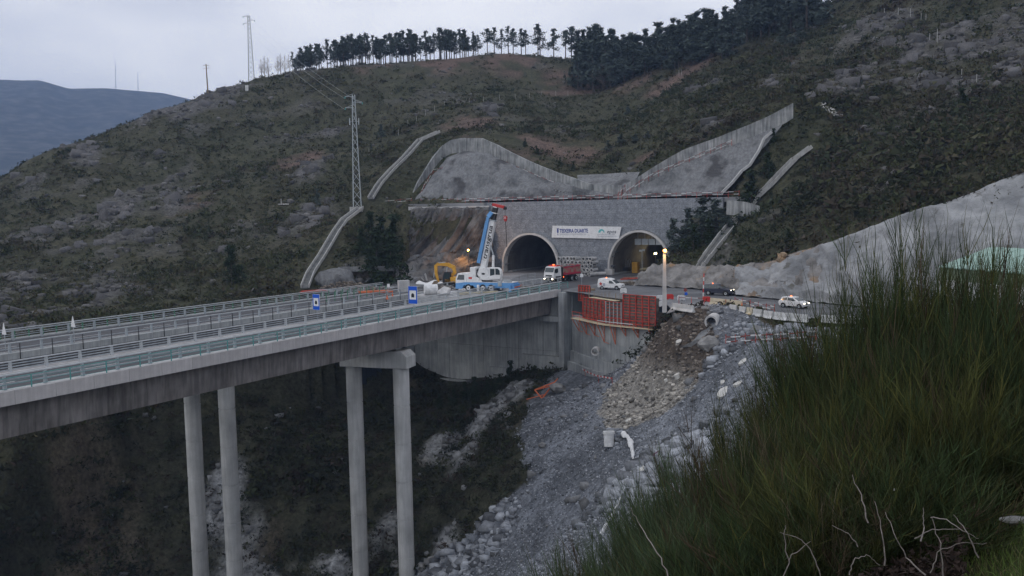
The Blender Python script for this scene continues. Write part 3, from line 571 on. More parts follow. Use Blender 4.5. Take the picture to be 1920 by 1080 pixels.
# rock cut left of the portal wall
sheet('rock_cut_face', SH['cutl'], 150, 90, 1.6, 5.0, M['rock_d'], seed=34, ridged=True)
m = MB(); e_ = [onS(x, y, s) for x, y, s in [(778, 389, 127.2), (820, 389, 127.5), (870, 388, 128.3), (917, 387, 129.4)]]
for i in range(3): m.bar(e_[i], e_[i+1], .5, .35)
m.box2(tuple(e_[0]+[-1.5, -.2, -1.9]), tuple(e_[0]+[.6, .9, .2])); single('kerb_beam', m, M['conc_l'], 'pale concrete beam along the top of the dark rock cut', 'beam')
# shotcrete collar ribs and mound at the foot of the cut
sheet('sprayed_concrete_toe', [[Z(716, 540), Z(740, 541), Z(765, 540), Z(790, 538)], PS((724, 515, 115), (745, 505, 116), (768, 500, 117), (792, 512, 118)), PS((752, 480, 120), (765, 474, 121), (780, 476, 121.5), (796, 490, 121.5)), PS((760, 440, 124), (768, 436, 124), (776, 440, 124), (790, 450, 124))], 40, 40, .6, 4, M['shot'], seed=44, ridged=True)
sheet('sprayed_concrete_toe', [[Z(792, 535), Z(815, 531), Z(842, 525)], PS((797, 500, 120.2), (812, 490, 121.2), (835, 505, 122)), PS((800, 482, 122), (812, 478, 122.6), (826, 490, 123))], 30, 24, .4, 4, M['shot'], seed=54)

# right-hand cut along the site road
sheet('rock_cut_face', SH['cutr'], 150, 40, 1.3, 4.5, M['rock_cut'], seed=64, ridged=True)
sheet('sprayed_concrete_slope', SH['slope'], 220, 80, 1.5, 6, M['shot_r'], seed=74, ridged=True)
# big stones of the orange-brown outcrop at the end of the cut
bl = MB()
for i in range(90):
    x = rng.uniform(1462, 1545); y = rng.uniform(468, 512)+(1545-x)*.12; bl.rock(D(x, y, 134+rng.uniform(-1.5, 1)-(x-1500)*.05), rng.uniform(.35, 1.1), i)
props(obj('outcrop_stones', bl, mat('orange_rock', (.16, .13, .10), (.40, .28, .17), .95, .6, 6, 1, 3, rnd=.2, bdist=.1)), kind='stuff')

# ------------------------------------------------------------------ crest walls
def crest(label, base, tops, n, thick=.45):
    b = thing('crest_wall', label, 'wall', base[0])
    Bp = resample(base, n+1); H = np.interp(np.linspace(0, 1, n+1), np.linspace(0, 1, len(tops)), tops)
    for i in range(n):
        a, c = Bp[i], Bp[i+1]; dd = (c-a)[:2]; l = np.linalg.norm(dd); nn = np.array([-dd[1], dd[0]])/l*thick
        if nn[1] < 0: nn = -nn
        a = a+(c-a)*.006; c = a+(c-a)*.992
        vs = []
        for q, h in ((a, H[i]), (c, H[i+1])):
            vs += [(q[0], q[1], q[2]-1.0), (q[0]+nn[0], q[1]+nn[1], q[2]-1.0), (q[0]+nn[0], q[1]+nn[1], q[2]+h), (q[0], q[1], q[2]+h)]
        m = MB(); m.add([tuple(np.array(v)-np.array(base[0])) for v in vs], [(0, 1, 2, 3), (7, 6, 5, 4), (0, 4, 5, 1), (1, 5, 6, 2), (2, 6, 7, 3), (3, 7, 4, 0)])
        obj('concrete_panel', m, M['crest'], b)
    return b
crest('undulating concrete crest wall rising over the left spoil mound', PS((772, 377, 132.5), (784, 353, 134.5), (801, 330, 137), (820, 306, 140.5), (830, 293, 142), (845, 282, 143.3), (868, 277, 144), (903, 279, 144), (950, 303, 141.5), (1000, 325, 139), (1045, 343, 137), (1095, 362, 134.3), (1112, 366, 133.6)), [.9, 1.8, 2.6, 2.6, 2.4, 2.6, 2.8, 2.6, 2.4, 2.3, 2.3, 2.4, 2.3], 64)
crest('short level concrete wall joining the two crest walls', PS((1113, 366.5, 133.6), (1166, 366, 133.6)), [2.3, 2.1], 7)
crest('long concrete crest wall climbing right above the triangular sprayed face', PS((1168, 366, 133.4), (1222, 334, 135.5), (1280, 303, 137.8), (1340, 281, 139.5), (1400, 258, 141), (1440, 240, 142.2), (1474, 220, 143), (1487, 212, 143.2)), [1.8, 2.0, 2.3, 2.4, 2.3, 2.4, 2.3, 2.0], 46)
crest('low concrete wall end beside the right-hand drainage chute', [D(1362, 392, 163), D(1400, 396, 161), D(1424, 400, 160)], [1.6, 1.7, 1.3], 5)
m = MB(); q = [D(1262, 400-8, 171)]
# pale concrete kerb down the free edge of the triangular face
m = MB(); e_ = PS((1446, 250, 141), (1432, 262, 140), (1422, 285, 138.5), (1405, 312, 136.8), (1390, 323, 135.6), (1372, 345, 133.6), (1352, 365, 132))
for i in range(6): m.bar(e_[i]+[0, -.3, .25], e_[i+1]+[0, -.3, .25], .35, .5)
single('kerb_beam', m, M['conc_l'], 'thin pale kerb down the right edge of the triangular sprayed face', 'kerb')

# ------------------------------------------------------------------ gabion portal wall with its two openings
ARCH = [(25.9, 7.15, 8.75), (.25, 6.95, 9.25)]
def archz(t, grow=0.0):
    z = -1
    for c, w, h in ARCH:
        w += grow; h2 = h+grow; u = abs(t-c)
        if u < w*.985: z = max(z, 1.6+(h2-1.6)*math.sqrt(max(0, 1-(u/w)**2)) if u < w*.97 else 1.0)
    return z
b = thing('portal_wall', 'broad grey-blue gabion wall around the two tunnel mouths', 'wall', W(130, 0), BROT)
GT = 15.55; nrow = 16; rh = GT/nrow; bw = 1.84; full = {}
rest = MB(); cnt = 0
for r in range(nrow):
    z0 = r*rh; z1 = z0+rh; off = (r % 2)*.92; t = -17.0+off; prev = .0
    edges = [-17.0]+list(np.arange(-17.0+off+(bw if off == 0 else 0), 37.4, bw))+[37.5]
    for a, c in zip(edges[:-1], edges[1:]):
        if c-a < .2: continue
        ts = np.linspace(a, c, 7); lows = [min(max(archz(x, .08), z0), z1) for x in ts]
        if min(lows) >= z1-.02: continue
        set_ = .004*((r*5+int(a*3)) % 5)
        g_ = .012; ol = [(x, lo+g_) for x, lo in zip(ts, lows)]; ol[0] = (a+g_, ol[0][1]); ol[-1] = (c-g_, ol[-1][1]); ol += [(c-g_, z1-g_), (a+g_, z1-g_)]
        if max(lows) <= z0+1e-6: ol = [(a+g_, z0+g_), (c-g_, z0+g_), (c-g_, z1-g_), (a+g_, z1-g_)]
        m = MB(); m.prism([(y, z) for y, z in ol], -.05-set_, .9, 'x')
        if cnt < 300: obj('gabion_basket', m, M['gab'], b); cnt += 1
        else: rest.add(m.v, m.f)
if rest.v: props(obj('gabion_baskets', rest, M['gab'], b), kind='stuff')

for (c, w, h), lab, side in ((ARCH[0], 'left tunnel mouth, wide dark arch with pale concrete collar', 0), (ARCH[1], 'right tunnel mouth, arch with pale collar and lamps inside', 1)):
    tb = thing('tunnel', lab, 'tunnel', W(130, c), BROT)
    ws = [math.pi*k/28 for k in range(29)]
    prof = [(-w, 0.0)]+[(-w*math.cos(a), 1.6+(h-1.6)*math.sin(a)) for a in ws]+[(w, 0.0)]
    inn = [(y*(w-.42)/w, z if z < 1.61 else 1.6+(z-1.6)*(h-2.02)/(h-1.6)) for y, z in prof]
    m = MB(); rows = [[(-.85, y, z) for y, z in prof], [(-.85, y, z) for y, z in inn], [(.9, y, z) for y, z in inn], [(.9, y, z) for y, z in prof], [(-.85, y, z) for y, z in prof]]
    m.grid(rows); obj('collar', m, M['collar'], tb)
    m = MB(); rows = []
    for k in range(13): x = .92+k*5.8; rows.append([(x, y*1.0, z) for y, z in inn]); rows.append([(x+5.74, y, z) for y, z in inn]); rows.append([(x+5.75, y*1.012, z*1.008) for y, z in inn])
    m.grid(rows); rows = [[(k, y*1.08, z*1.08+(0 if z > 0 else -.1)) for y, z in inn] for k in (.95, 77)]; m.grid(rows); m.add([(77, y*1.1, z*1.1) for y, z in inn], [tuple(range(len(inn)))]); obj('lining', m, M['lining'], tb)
    m = MB(); m.box2((-.9, -w+.3, -.3), (76.9, w-.3, -.0)); obj('roadway', m, M['road'], tb)
    for sgn in (-1, 1): m = MB(); m.box2((.95, sgn*(w-.45), .004), (76, sgn*(w-1.5), .28)); obj('walkway', m, M['conc'], tb)
    m = MB(); m.box2((-1.1, w-1.2 if side else -w-.1, 0), (-.0, w+.5 if side else -w+.7, 1.2 if side else .5)); obj('foot_block', m, M['collar'], tb)
    if side:
        for k in range(4): m = MB(); m.box2((3, -3.6+k*1.55, 6.1), (3.15, -2.2+k*1.55, 7.35)); m.box2((3.03, -2.95+k*1.55, 7.35), (3.1, -2.85+k*1.55, 8.6)); obj('hanging_panel', m, M['galv'], tb)
# banner on the wall
def text_mesh(name, body, size, mtl, parent, loc, rot, ext=.004, sx=1.0, shear=0.0, off=0.0, align='LEFT'):
    cu = bpy.data.curves.new(name, 'FONT'); cu.body = body; cu.size = size; cu.extrude = ext; cu.shear = shear; cu.offset = off; cu.align_x = align; cu.resolution_u = 3
    t = bpy.data.objects.new(name, cu); COL.objects.link(t); dg = bpy.context.evaluated_depsgraph_get(); dg.update()
    me = bpy.data.meshes.new_from_object(t.evaluated_get(dg)); bpy.data.objects.remove(t); bpy.data.curves.remove(cu)
    me.materials.clear(); me.materials.append(mtl); o = bpy.data.objects.new(name, me); COL.objects.link(o); o.parent = parent; o.location = loc; o.rotation_euler = rot; o.scale = (sx, 1, 1); return o
TR = (math.pi/2, 0, -math.pi/2)     # text on a face looking back along -x of the local frame; reading direction is -y
bn_ = thing('banner', 'white sloping-ended contractor banner between the tunnel mouths', 'banner', W(129.55, 0), BROT)
m = MB(); m.prism([(20.5, 7.72), (20.25, 10.28), (4.15, 9.95), (4.75, 7.42)], -.04, .0, 'x'); obj('cloth', m, M['white'], bn_)
for k in range(9): m = MB(); y = 19.6-k*1.8; m.box2((.02, y-.03, 7.7), (.3, y+.03, 10.0)); obj('stay', m, M['galv'], bn_)
nav = mat('navy_print', (.03, .06, .26), None, .6); gry = mat('grey_print', (.35, .38, .45), None, .6); tl = mat('teal_print', (.10, .42, .44), None, .6)
text_mesh('lettering', 'TEIXEIRA DUARTE', 1.12, nav, bn_, (-.06, 18.55, 8.78), TR, sx=.74, off=.03)
text_mesh('lettering', 'ENGENHARIA E CONSTRUÇÕES, S.A.', .42, gry, bn_, (-.06, 18.55, 8.3), TR, sx=.92)
text_mesh('lettering', 'epos', 1.05, mat('slate_print', (.09, .11, .14), None, .6), bn_, (-.06, 7.45, 8.62), TR, sx=1.05, shear=.2, off=.012)
text_mesh('lettering', 'EMPRESA PORTUGUESA', .36, gry, bn_, (-.06, 9.5, 8.22), TR, sx=1.0)
text_mesh('lettering', 'DE OBRAS SUBTERRÂNEAS, LDA', .30, gry, bn_, (-.06, 9.5, 7.85), TR, sx=1.0)
m = MB(); m.prism([(19.15, 9.55), (18.78, 9.55), (18.78, 8.85), (18.96, 8.5), (19.15, 8.85)], -.055, -.041, 'x'); m.box2((-.055, 18.72, 9.6), (-.041, 19.2, 9.72)); m.box2((-.055, 18.86, 8.25), (-.041, 19.06, 8.42)); obj('emblem', m, nav, bn_)
m = MB(); o_ = [(9.4-1.45*(1-math.cos(a))*.5-.0, 8.75+.75*math.sin(a)) for a in np.linspace(0, math.pi, 12)]; i_ = [(8.9-.7*(1-math.cos(a))*.5, 8.75+.38*math.sin(a)) for a in np.linspace(math.pi, 0, 12)]
m.prism(o_[:12]+i_, -.055, -.041, 'x'); obj('emblem', m, tl, bn_)
# ------------------------------------------------------------------ curved retaining wall under the formwork
CW = [(9.9, 146.0), (12.4, 138.6), (14.8, 133.8), (18.0, 130.2), (20.6, 127.6)]
cw = thing('retaining_wall', 'curved grey concrete retaining wall below the red formwork', 'wall', (15, 134, 0))
P3 = resample([(x, y, 0) for x, y in CW], 9)
for i in range(8):
    a, c = P3[i], P3[i+1]; dd = (c-a)/np.linalg.norm(c-a); nb = np.array([-dd[1], dd[0], 0])*1.0
    if nb[1] < 0: nb = -nb
    for k, (z0, z1, outw) in enumerate(((-3.72, -6.9, 0), (-6.92, -9.6, 0), (-9.62, -11.3, -.45), (-11.32, -14.5, -.95))):
        aa = a+dd*.012+nb*outw; cc = c-dd*.012+nb*outw
        m = MB(); m.add([tuple(np.array(q)-[15, 134, 0]) for q in [(aa[0], aa[1], z1), (cc[0], cc[1], z1), (cc[0]+nb[0]*(1-outw), cc[1]+nb[1]*(1-outw), z1), (aa[0]+nb[0]*(1-outw), aa[1]+nb[1]*(1-outw), z1), (aa[0], aa[1], z0), (cc[0], cc[1], z0), (cc[0]+nb[0]*(1-outw), cc[1]+nb[1]*(1-outw), z0), (aa[0]+nb[0]*(1-outw), aa[1]+nb[1]*(1-outw), z0)]], [(0, 3, 2, 1), (4, 5, 6, 7), (0, 1, 5, 4), (1, 2, 6, 5), (2, 3, 7, 6), (3, 0, 4, 7)])
        obj('concrete_panel', m, M['conc'], cw)
m = MB(); m.box2((0, 0, -11), (3.4, .35, -1.4)); 
q = single('shutter_wall', m, M['form_dark'], 'dark timber-shuttered return wall right of the curved wall', 'wall', (20.7, 127.2, 0), R_(28))
for k in range(9): mm_ = MB(); mm_.box2((.02, -.05, -11+k*1.06), (3.38, -.002, -10.05+k*1.06)); obj('plank', mm_, M['form_dark'], q)
m = MB(); c = Vector(D(1117, 658, 133.4)); m.ring(c, (-.35, -1, -.1), .62, .46, 1.1, 20); single('drain_pipe', m, M['conc_l'], 'round concrete drain pipe poking out of the curved wall', 'pipe')

# formwork: frames of red steel ribs on plywood
def formwork(label, p, q, z0, z1, nv, nh, vm, hm, group='red steel wall formwork', back=.9):
    p = Vector((p[0], p[1], 0)); q = Vector((q[0], q[1], 0)); d = q-p; L = d.length; rz = math.atan2(d.y, d.x)
    b = thing('formwork', label, 'formwork', (p.x, p.y, z0), rz, group); H = z1-z0
    m = MB(); m.box2((0, .0, 0), (L, .12, H)); obj('plywood', m, M['form_dark'], b)
    m = MB(); m.box2((0, .12, 0), (L, back, H*.93)); obj('core', m, M['form_dark'], b)
    for i in range(nv+1):
        x = L*i/nv; w = .13; m = MB(); m.box2((x-w/2, -.16, -.02), (x+w/2, -.002, H+.04)); obj('stud', m, M[vm], b)
    for k in range(nh+1):
        z = H*k/nh; m = MB(); m.box2((0, -.11, z-.045), (L, -.004, z+.045)); obj('rib', m, M[hm], b)
    return b
formwork('red ribbed formwork, left face of the lower block on the plank deck', (11.35, 140.6), (14.15, 134.2), -3.55, -.2, 6, 7, 'form_red', 'form_red', back=1.2)
formwork('dark-ribbed formwork, narrow front face turning the lower block corner', (14.3, 133.9), (16.35, 131.6), -3.55, -.25, 4, 7, 'galv', 'form_red', back=1.2)
formwork('tallest red formwork, square face right of the lower block', (16.6, 131.3), (20.7, 126.9), -3.7, 1.05, 5, 11, 'form_red', 'form_red', back=.8)
formwork('small red formwork standing behind the lower block near the truck', (11.2, 147.5), (12.9, 146.1), -1.5, 1.1, 4, 6, 'form_red', 'form_red', back=.3)
b = thing('plank_deck', 'pale yellow plank walkway hung around the curved wall', 'scaffold', (15, 134, -3.7))
segs = [((9.3, 141.9), (13.3, 133.0)), ((13.4, 132.8), (16.1, 129.9)), ((16.2, 129.8), (20.3, 126.0)), ((20.4, 125.9), (23.3, 127.8))]
for j, (a, c) in enumerate(segs):
    a = Vector((*a, -3.72)); c = Vector((*c, -3.72)); ax = (c-a).normalized(); nrm = Vector((-ax.y, ax.x, 0)); nrm = nrm if nrm.y > 0 else -nrm
    for k in range(5):
        m = MB(); o = nrm*(.14+k*.29); z = Vector((0, 0, .012*((k*3+j) % 3))); m.bar(a+o+z-Vector((15, 134, -3.7)), c+o+z-Vector((15, 134, -3.7)), .27, .06); obj('plank', m, M['plank'], b)
for j, (x, y) in enumerate([(9.6, 141.3), (10.6, 139.0), (11.7, 136.6), (12.9, 134.0), (14.6, 131.6), (16.0, 130.2), (17.6, 128.5), (19.6, 126.7)]):
    br = thing('wall_bracket', ['orange bracket at the shaded left end of the plank walkway', 'second orange bracket from the shaded left end of the walkway', 'third orange bracket along the walkway, left of the drain pipe', 'large orange bracket below the sharp corner of the walkway', 'twin-legged orange bracket under the middle of the walkway', 'thin orange bracket right of the twin-legged one', 'orange bracket under the tallest formwork', 'last orange bracket near the end of the walkway'][j], 'bracket', (x, y, -3.8), 0, 'orange brackets under the plank walkway')
    dv = Vector((.80, .60, 0)) if j < 4 else Vector((.62, .78, 0)); hh = (2.1, 2.3, 2.2, 2.9, 2.9, 1.5, 1.5, 1.3)[j]
    m = MB(); m.bar((0, 0, 0), dv*1.5, .12); obj('beam', m, M['orange'], br)
    m = MB(); m.bar(dv*1.42, dv*1.42+Vector((0, 0, -hh)), .12); obj('leg', m, M['orange'], br)
    m = MB(); m.bar((0, 0, -.05), dv*1.40+Vector((0, 0, -hh+.1)), .10); obj('strut', m, M['orange'], br)
    m = MB(); m.bar(dv*.7+Vector((0, 0, -.05)), dv*1.38+Vector((0, 0, -hh*.55)), .07); obj('strut', m, M['orange'], br)
    if j < 4: m = MB(); m.bar(dv*1.4+Vector((0, 0, -hh+.1)), dv*1.4+Vector((.5, -1.8, -hh+.1)), .06); obj('tie', m, M['orange'], br)
    m = MB(); m.bar((0, 0, 0), (0, 0, 1.3), .05); obj('guard_post', m, M['orange'], br)
b = thing('guard_rail', 'thin red guard rails around the plank walkway', 'railing', (15, 134, -3.7))
pts = [Vector((x, y, 0))-Vector((15, 134, 0)) for x, y in [(9.6, 141.3), (12.9, 134.0), (14.6, 131.6), (17.6, 128.5), (20.4, 126.1), (23.3, 127.9)]]
for z in (.55, 1.15):
    for i in range(5): m = MB(); m.bar(pts[i]+Vector((0, 0, z)), pts[i+1]+Vector((0, 0, z)), .05, .09); obj('rail', m, M['white_d'] if z < 1 and i in (1, 2) else M['form_red'], b)
for (x, y) in [(20.4, 126.1), (23.3, 127.9), (15.4, 130.9)]: m = MB(); m.bar((x-15, y-134, -.1), (x-15, y-134, 1.3), .06); obj('post', m, M['form_red'], b)
# rebar and timber on top of the unfinished wall
for k in range(40):
    m = MB(); t = k/40; x = 12.2+t*7; y = 141.5-t*11.5; m.bar((0, 0, -.8), (.02, .03, rng.uniform(.3, .9)), .035)
    single('starter_bar', m, M['wood'], 'rusty starter bar sticking up between the formwork faces', 'rebar', (x+rng.uniform(-.2, .5), y+rng.uniform(-.2, .9), 0), 0, 'starter bars on the unfinished wall')
b = thing('casting_deck', 'pale plank strip on top of the lower formwork block', 'scaffold', (12.4, 141, -.3)); 
for k in range(3): m = MB(); m.bar((0+k*.3, 0+k*.1, 0), (3.4+k*.3, -6.5+k*.1, 0), .27, .06); obj('plank', m, M['plank'], b)
# ------------------------------------------------------------------ vegetation and loose stone
def tri_mesh(name, V, F, cols, mtl, percol):
    me = bpy.data.meshes.new(name); me.vertices.add(len(V)); me.vertices.foreach_set('co', V.astype('f').ravel())
    me.loops.add(F.size); me.loops.foreach_set('vertex_index', F.astype('i').ravel()); me.polygons.add(len(F)); me.polygons.foreach_set('loop_start', np.arange(len(F), dtype='i')*F.shape[1])
    me.update(calc_edges=True)
    if cols is not None:
        ca = me.color_attributes.new('tint', 'FLOAT_COLOR', 'POINT'); cc = np.ones((len(V), 4), 'f'); cc[:, :3] = np.repeat(cols, percol, axis=0); ca.data.foreach_set('color', cc.ravel())
    me.materials.append(mtl); return me
def foliage_mat(name, rough=.9, sub=.0):
    m = mat(name, (1, 1, 1), None, rough, attr='tint', spec=.12); return m
M['leaf'] = foliage_mat('foliage'); M['stone'] = mat('loose_stone', (.8, .8, .8), (1.15, 1.15, 1.15), .9, 3.0, 4, .4, 8, attr='tint', spec=.2)
def clumps(name, Cn, r, k, size, cols, mtl, zs=.75, jit=.25):
    n = len(Cn); d = rng.normal(size=(n, k, 3)); d /= np.linalg.norm(d, axis=2, keepdims=True)+1e-9; d[..., 2] = np.abs(d[..., 2])*zs; rad = rng.uniform(.35, 1.0, (n, k, 1))
    c = Cn[:, None]+d*rad*r[:, None, None]; e = rng.normal(size=(n, k, 3, 3))*size*r[:, None, None, None]*.6
    V = (c[:, :, None]+e).reshape(-1, 3); F = np.arange(len(V)).reshape(-1, 3)
    cc = np.repeat(cols, k, axis=0)*rng.uniform(1-jit, 1+jit, (n*k, 1)); return tri_mesh(name, V, F, cc, mtl, 3)
def scatter_polar(n, a0, a1, r0, r1, pw=1.0):
    a = rng.uniform(R_(a0), R_(a1), n); u = rng.uniform(0, 1, n)**pw; r = r0*(r1/r0)**u; return np.sin(a)*r, np.cos(a)*r
def in_any(X, Y):
    m = inpoly(X, Y, PLAT)
    for pl, lv in CARVE: m |= inpoly(X, Y, pl)
    for c_ in CHW: m |= near_line(X, Y, c_, 2.0)
    m |= near_line(X, Y, CRL, 1.5)
    sS = (X-A0[0])*BD[0]+(Y-A0[1])*BD[1]; sT = (X-A0[0])*BN[0]+(Y-A0[1])*BN[1]
    m |= (sS > 129) & (sS < 136) & (sT > -18) & (sT < 50); return m

# low heath and gorse over the hillside
X, Y = scatter_polar(78000, -34, 34, 95, 420)
iL = inpoly(X, Y, LOWER); keep = ~in_any(X, Y) & ~iL; X, Y, iL = X[keep], Y[keep], iL[keep]
rk_ = rockmask(X, Y, iL); he_ = blob(X, Y, HEATH); dens = fbm(X, Y, 10, 4, 101)
right = ss(20, 60, X-(Y-150)*.05)
keep = rng.uniform(0, 1, len(X)) > np.maximum(rk_*.9, he_*.75)*1.0+.45*ss(.5, .38, dens)*(1-right*.6); X, Y = X[keep], Y[keep]; dens = dens[keep]; he_ = he_[keep]; right = right[keep]
Zt = height(X, Y); r = rng.uniform(.45, 1.0, len(X))*(1+.7*ss(.5, .7, fbm(X, Y, 6, 3, 107)))*(1+right*.35)
pal = np.array([[.048, .055, .026], [.060, .062, .032], [.036, .045, .024], [.062, .055, .036], [.056, .046, .034], [.076, .070, .038]])
pw = np.stack([np.ones(len(X))*.3, np.ones(len(X))*.25, .2+right*.3, .12+.1*he_+right*.08, .07+.25*he_+right*.1, .05*np.ones(len(X))], 1); ppatch = (fbm(X, Y, 16, 3, 111)*6).astype(int) % 6
for i_ in range(6): pw[:, i_] *= .25+2.4*ss(.42, .60, fbm(X, Y, 15, 3, 200+i_))
pick = np.array([rng.integers(0, 6) for _ in range(0)]) if False else (np.cumsum(pw/pw.sum(1, keepdims=True), 1) > rng.uniform(0, 1, (len(X), 1))).argmax(1)
cols = pal[pick]*rng.uniform(.7, 1.25, (len(X), 1))*(.75+.5*dens[:, None])
props(obj('heath_cover', clumps('heath_cover', np.stack([X, Y, Zt], 1), r, 12, .36, cols, M['leaf'], .8, .16), None), kind='stuff')
# taller dark scrub on the valley side under the viaducts
X, Y = scatter_polar(11000, -36, 14, 92, 185); iL = inpoly(X, Y, LOWER)
keep = iL & ~inpoly(X, Y, SCREE); X, Y = X[keep], Y[keep]; rk_ = rockmask(X, Y, np.ones(len(X), bool)); keep = rng.uniform(0, 1, len(X)) > rk_*.95; X, Y = X[keep], Y[keep]
sS = (X-A0[0])*BD[0]+(Y-A0[1])*BD[1]; sT = (X-A0[0])*BN[0]+(Y-A0[1])*BN[1]; keep = ~((sS > 93.5) & (sS < 97.5) & (sT < 33)); X, Y = X[keep], Y[keep]
Zt = height(X, Y); r = rng.uniform(.6, 1.5, len(X))*(1+.5*ss(.5, .7, fbm(X, Y, 9, 3, 117)))
pal2 = np.array([[.028, .036, .022], [.034, .040, .022], [.044, .052, .024], [.046, .036, .030], [.025, .031, .022]])
cols = pal2[rng.integers(0, 5, len(X))]*rng.uniform(.7, 1.3, (len(X), 1))
props(obj('valley_scrub', clumps('valley_scrub', np.stack([X, Y, Zt], 1), r, 30, .22, cols, M['leaf'], .9), None), kind='stuff')

# stones: outcrop rubble on the hill, rock spoil on the scree, pale stones on the pile
RB = np.array([(x, y, z) for z in (-.75, .75) for y in (-.8, .8) for x in (-.8, .8)], float); RF = np.array([(0, 2, 3), (0, 3, 1), (4, 5, 7), (4, 7, 6), (0, 1, 5), (0, 5, 4), (1, 3, 7), (1, 7, 5), (3, 2, 6), (3, 6, 7), (2, 0, 4), (2, 4, 6)])
def stones(name, P, r, cols, flat=.7):
    n = len(P); base = RB[None]*rng.uniform(.55, 1.15, (n, 8, 3)); base = base*np.stack([rng.uniform(.8, 1.4, n), rng.uniform(.6, 1.1, n), rng.uniform(.4, .85, n)*flat/.7], 1)[:, None]
    a = rng.uniform(0, 6.28, n); b = rng.normal(0, .35, n); ca, sa, cb, sb = np.cos(a), np.sin(a), np.cos(b), np.sin(b)
    x, y, z = base[..., 0], base[..., 1], base[..., 2]; y, z = y*cb[:, None]-z*sb[:, None], y*sb[:, None]+z*cb[:, None]; x, y = x*ca[:, None]-y*sa[:, None], x*sa[:, None]+y*ca[:, None]
    V = (P[:, None]+np.stack([x, y, z], 2)*r[:, None, None]).reshape(-1, 3); F = (RF[None]+(np.arange(n)*8)[:, None, None]).reshape(-1, 3)
    return props(obj(name, tri_mesh(name, V, F, cols, M['stone'], 8), None), kind='stuff')
X, Y = scatter_polar(60000, -34, 34, 95, 400); iL = inpoly(X, Y, LOWER); keep = ~in_any(X, Y); X, Y, iL = X[keep], Y[keep], iL[keep]
rk_ = rockmask(X, Y, iL); keep = rng.uniform(0, 1, len(X)) < rk_*.40+.010; X, Y, iL = X[keep], Y[keep], iL[keep]; Zt = height(X, Y)
cols = np.where(iL[:, None], np.array([[.20, .205, .21]]), np.array([[.125, .122, .12]]))*rng.uniform(.35, 1.35, (len(X), 1))
stones('outcrop_stones', np.stack([X, Y, Zt], 1), rng.uniform(.3, 1.0, len(X))**1.6*.95, cols, .9)
g_ = X
X, Y = scatter_polar(26000, -34, 34, 120, 380); iL = inpoly(X, Y, LOWER); keep = ~in_any(X, Y) & ~iL; X, Y, iL = X[keep], Y[keep], iL[keep]; rk_ = blob(X, Y, ROCKS)*ss(.50, .60, fbm(X, Y, 9, 4, 31)); keep = rng.uniform(0, 1, len(X)) < rk_*.16; X, Y = X[keep], Y[keep]; Zt = height(X, Y); r = rng.uniform(.8, 2.4, len(X))
stones('crag_stones', np.stack([X, Y, Zt-r*.35], 1), r, np.array([[.105, .103, .105]])*rng.uniform(.5, 1.35, (len(X), 1)), 1.15)
nrub = 34000
X, Y = scatter_polar(nrub*3, -9, 33, 58, 135, .75); keep = inpoly(X, Y, SCREE) & ~inpoly(X, Y, PLAT); X, Y = X[keep][:nrub], Y[keep][:nrub]
Zt = height(X, Y); inpile = inpoly(X, Y, PILE); coarse = fbm(X, Y, 9, 3, 131)
CO = [(1200, 850, 95, 9), (1270, 800, 97, 9), (1340, 740, 99, 9), (1430, 690, 98, 9), (1250, 880, 90, 8), (1345, 700, 103, 3), (1180, 800, 106, 5), (1130, 960, 95, 6), (820, 1060, 114, 7), (900, 1020, 110, 5), (1400, 800, 90, 8), (1300, 860, 88, 8)]; com = blob(X, Y, CO)
r = rng.uniform(0, 1, len(X))**4.0*.72*(.16+.22*ss(.42, .62, coarse)+1.3*com*ss(.36, .56, coarse))+.085
r = np.where(inpile, rng.uniform(0, 1, len(X))**2.5*.30+.09, r)
base_c = np.where(inpile[:, None], np.where((Zt < -7)[:, None], [[.30, .285, .26]], [[.17, .15, .13]]), [[.235, .25, .275]])
bri = rng.uniform(.28, 1.6, (len(X), 1)); bri = np.where(rng.uniform(0, 1, (len(X), 1)) > .97, 1.8, bri)
stones('rubble', np.stack([X, Y, Zt+r*.1], 1), r, base_c*bri)
# boulders big enough to pick out, one by one
bmesh_ = []
for k in range(8):
    m = MB(); rs_ = np.random.default_rng(300+k); m.add((RB*rs_.uniform(.6, 1.3, (8, 3))*np.array([1.25, .95, .7])).tolist(), RF.tolist()); bmesh_.append(m.mesh('boulder', mat('boulder_stone_%d' % k if False else 'boulder_stone', (.15, .165, .19), (.25, .27, .30), .9, 1.2, 6, .8, 5, rnd=.3) if k == 0 else bmesh_[0].materials[0]))
nb = 0; tries = 0
while nb < 190 and tries < 8000:
    tries += 1; a = R_(rng.uniform(-8, 26)); rr_ = rng.uniform(68, 125); x, y = math.sin(a)*rr_, math.cos(a)*rr_
    if not bool(inpoly(np.array([x]), np.array([y]), SCREE)[0]) or bool(inpoly(np.array([x]), np.array([y]), PLAT)[0]) or bool(inpoly(np.array([x]), np.array([y]), PILE)[0]): continue
    if float(fbm(np.array([x]), np.array([y]), 9, 3, 131)[0]) < .47 or float(blob(np.array([x]), np.array([y]), CO)[0]) < .4: continue
    z = float(height(np.array([x]), np.array([y]))[0]); s_ = rng.uniform(.32, .6)*(1.5 if rng.uniform() > .93 else 1)
    o = props(obj('boulder', bmesh_[nb % 8], None, loc=(x, y, z+.05), rz=rng.uniform(0, 6.3)), 'angular blue-grey boulder lying in the rock spoil', 'boulder', 'boulders strewn over the rock spoil slope'); o.scale = (s_,)*3; nb += 1

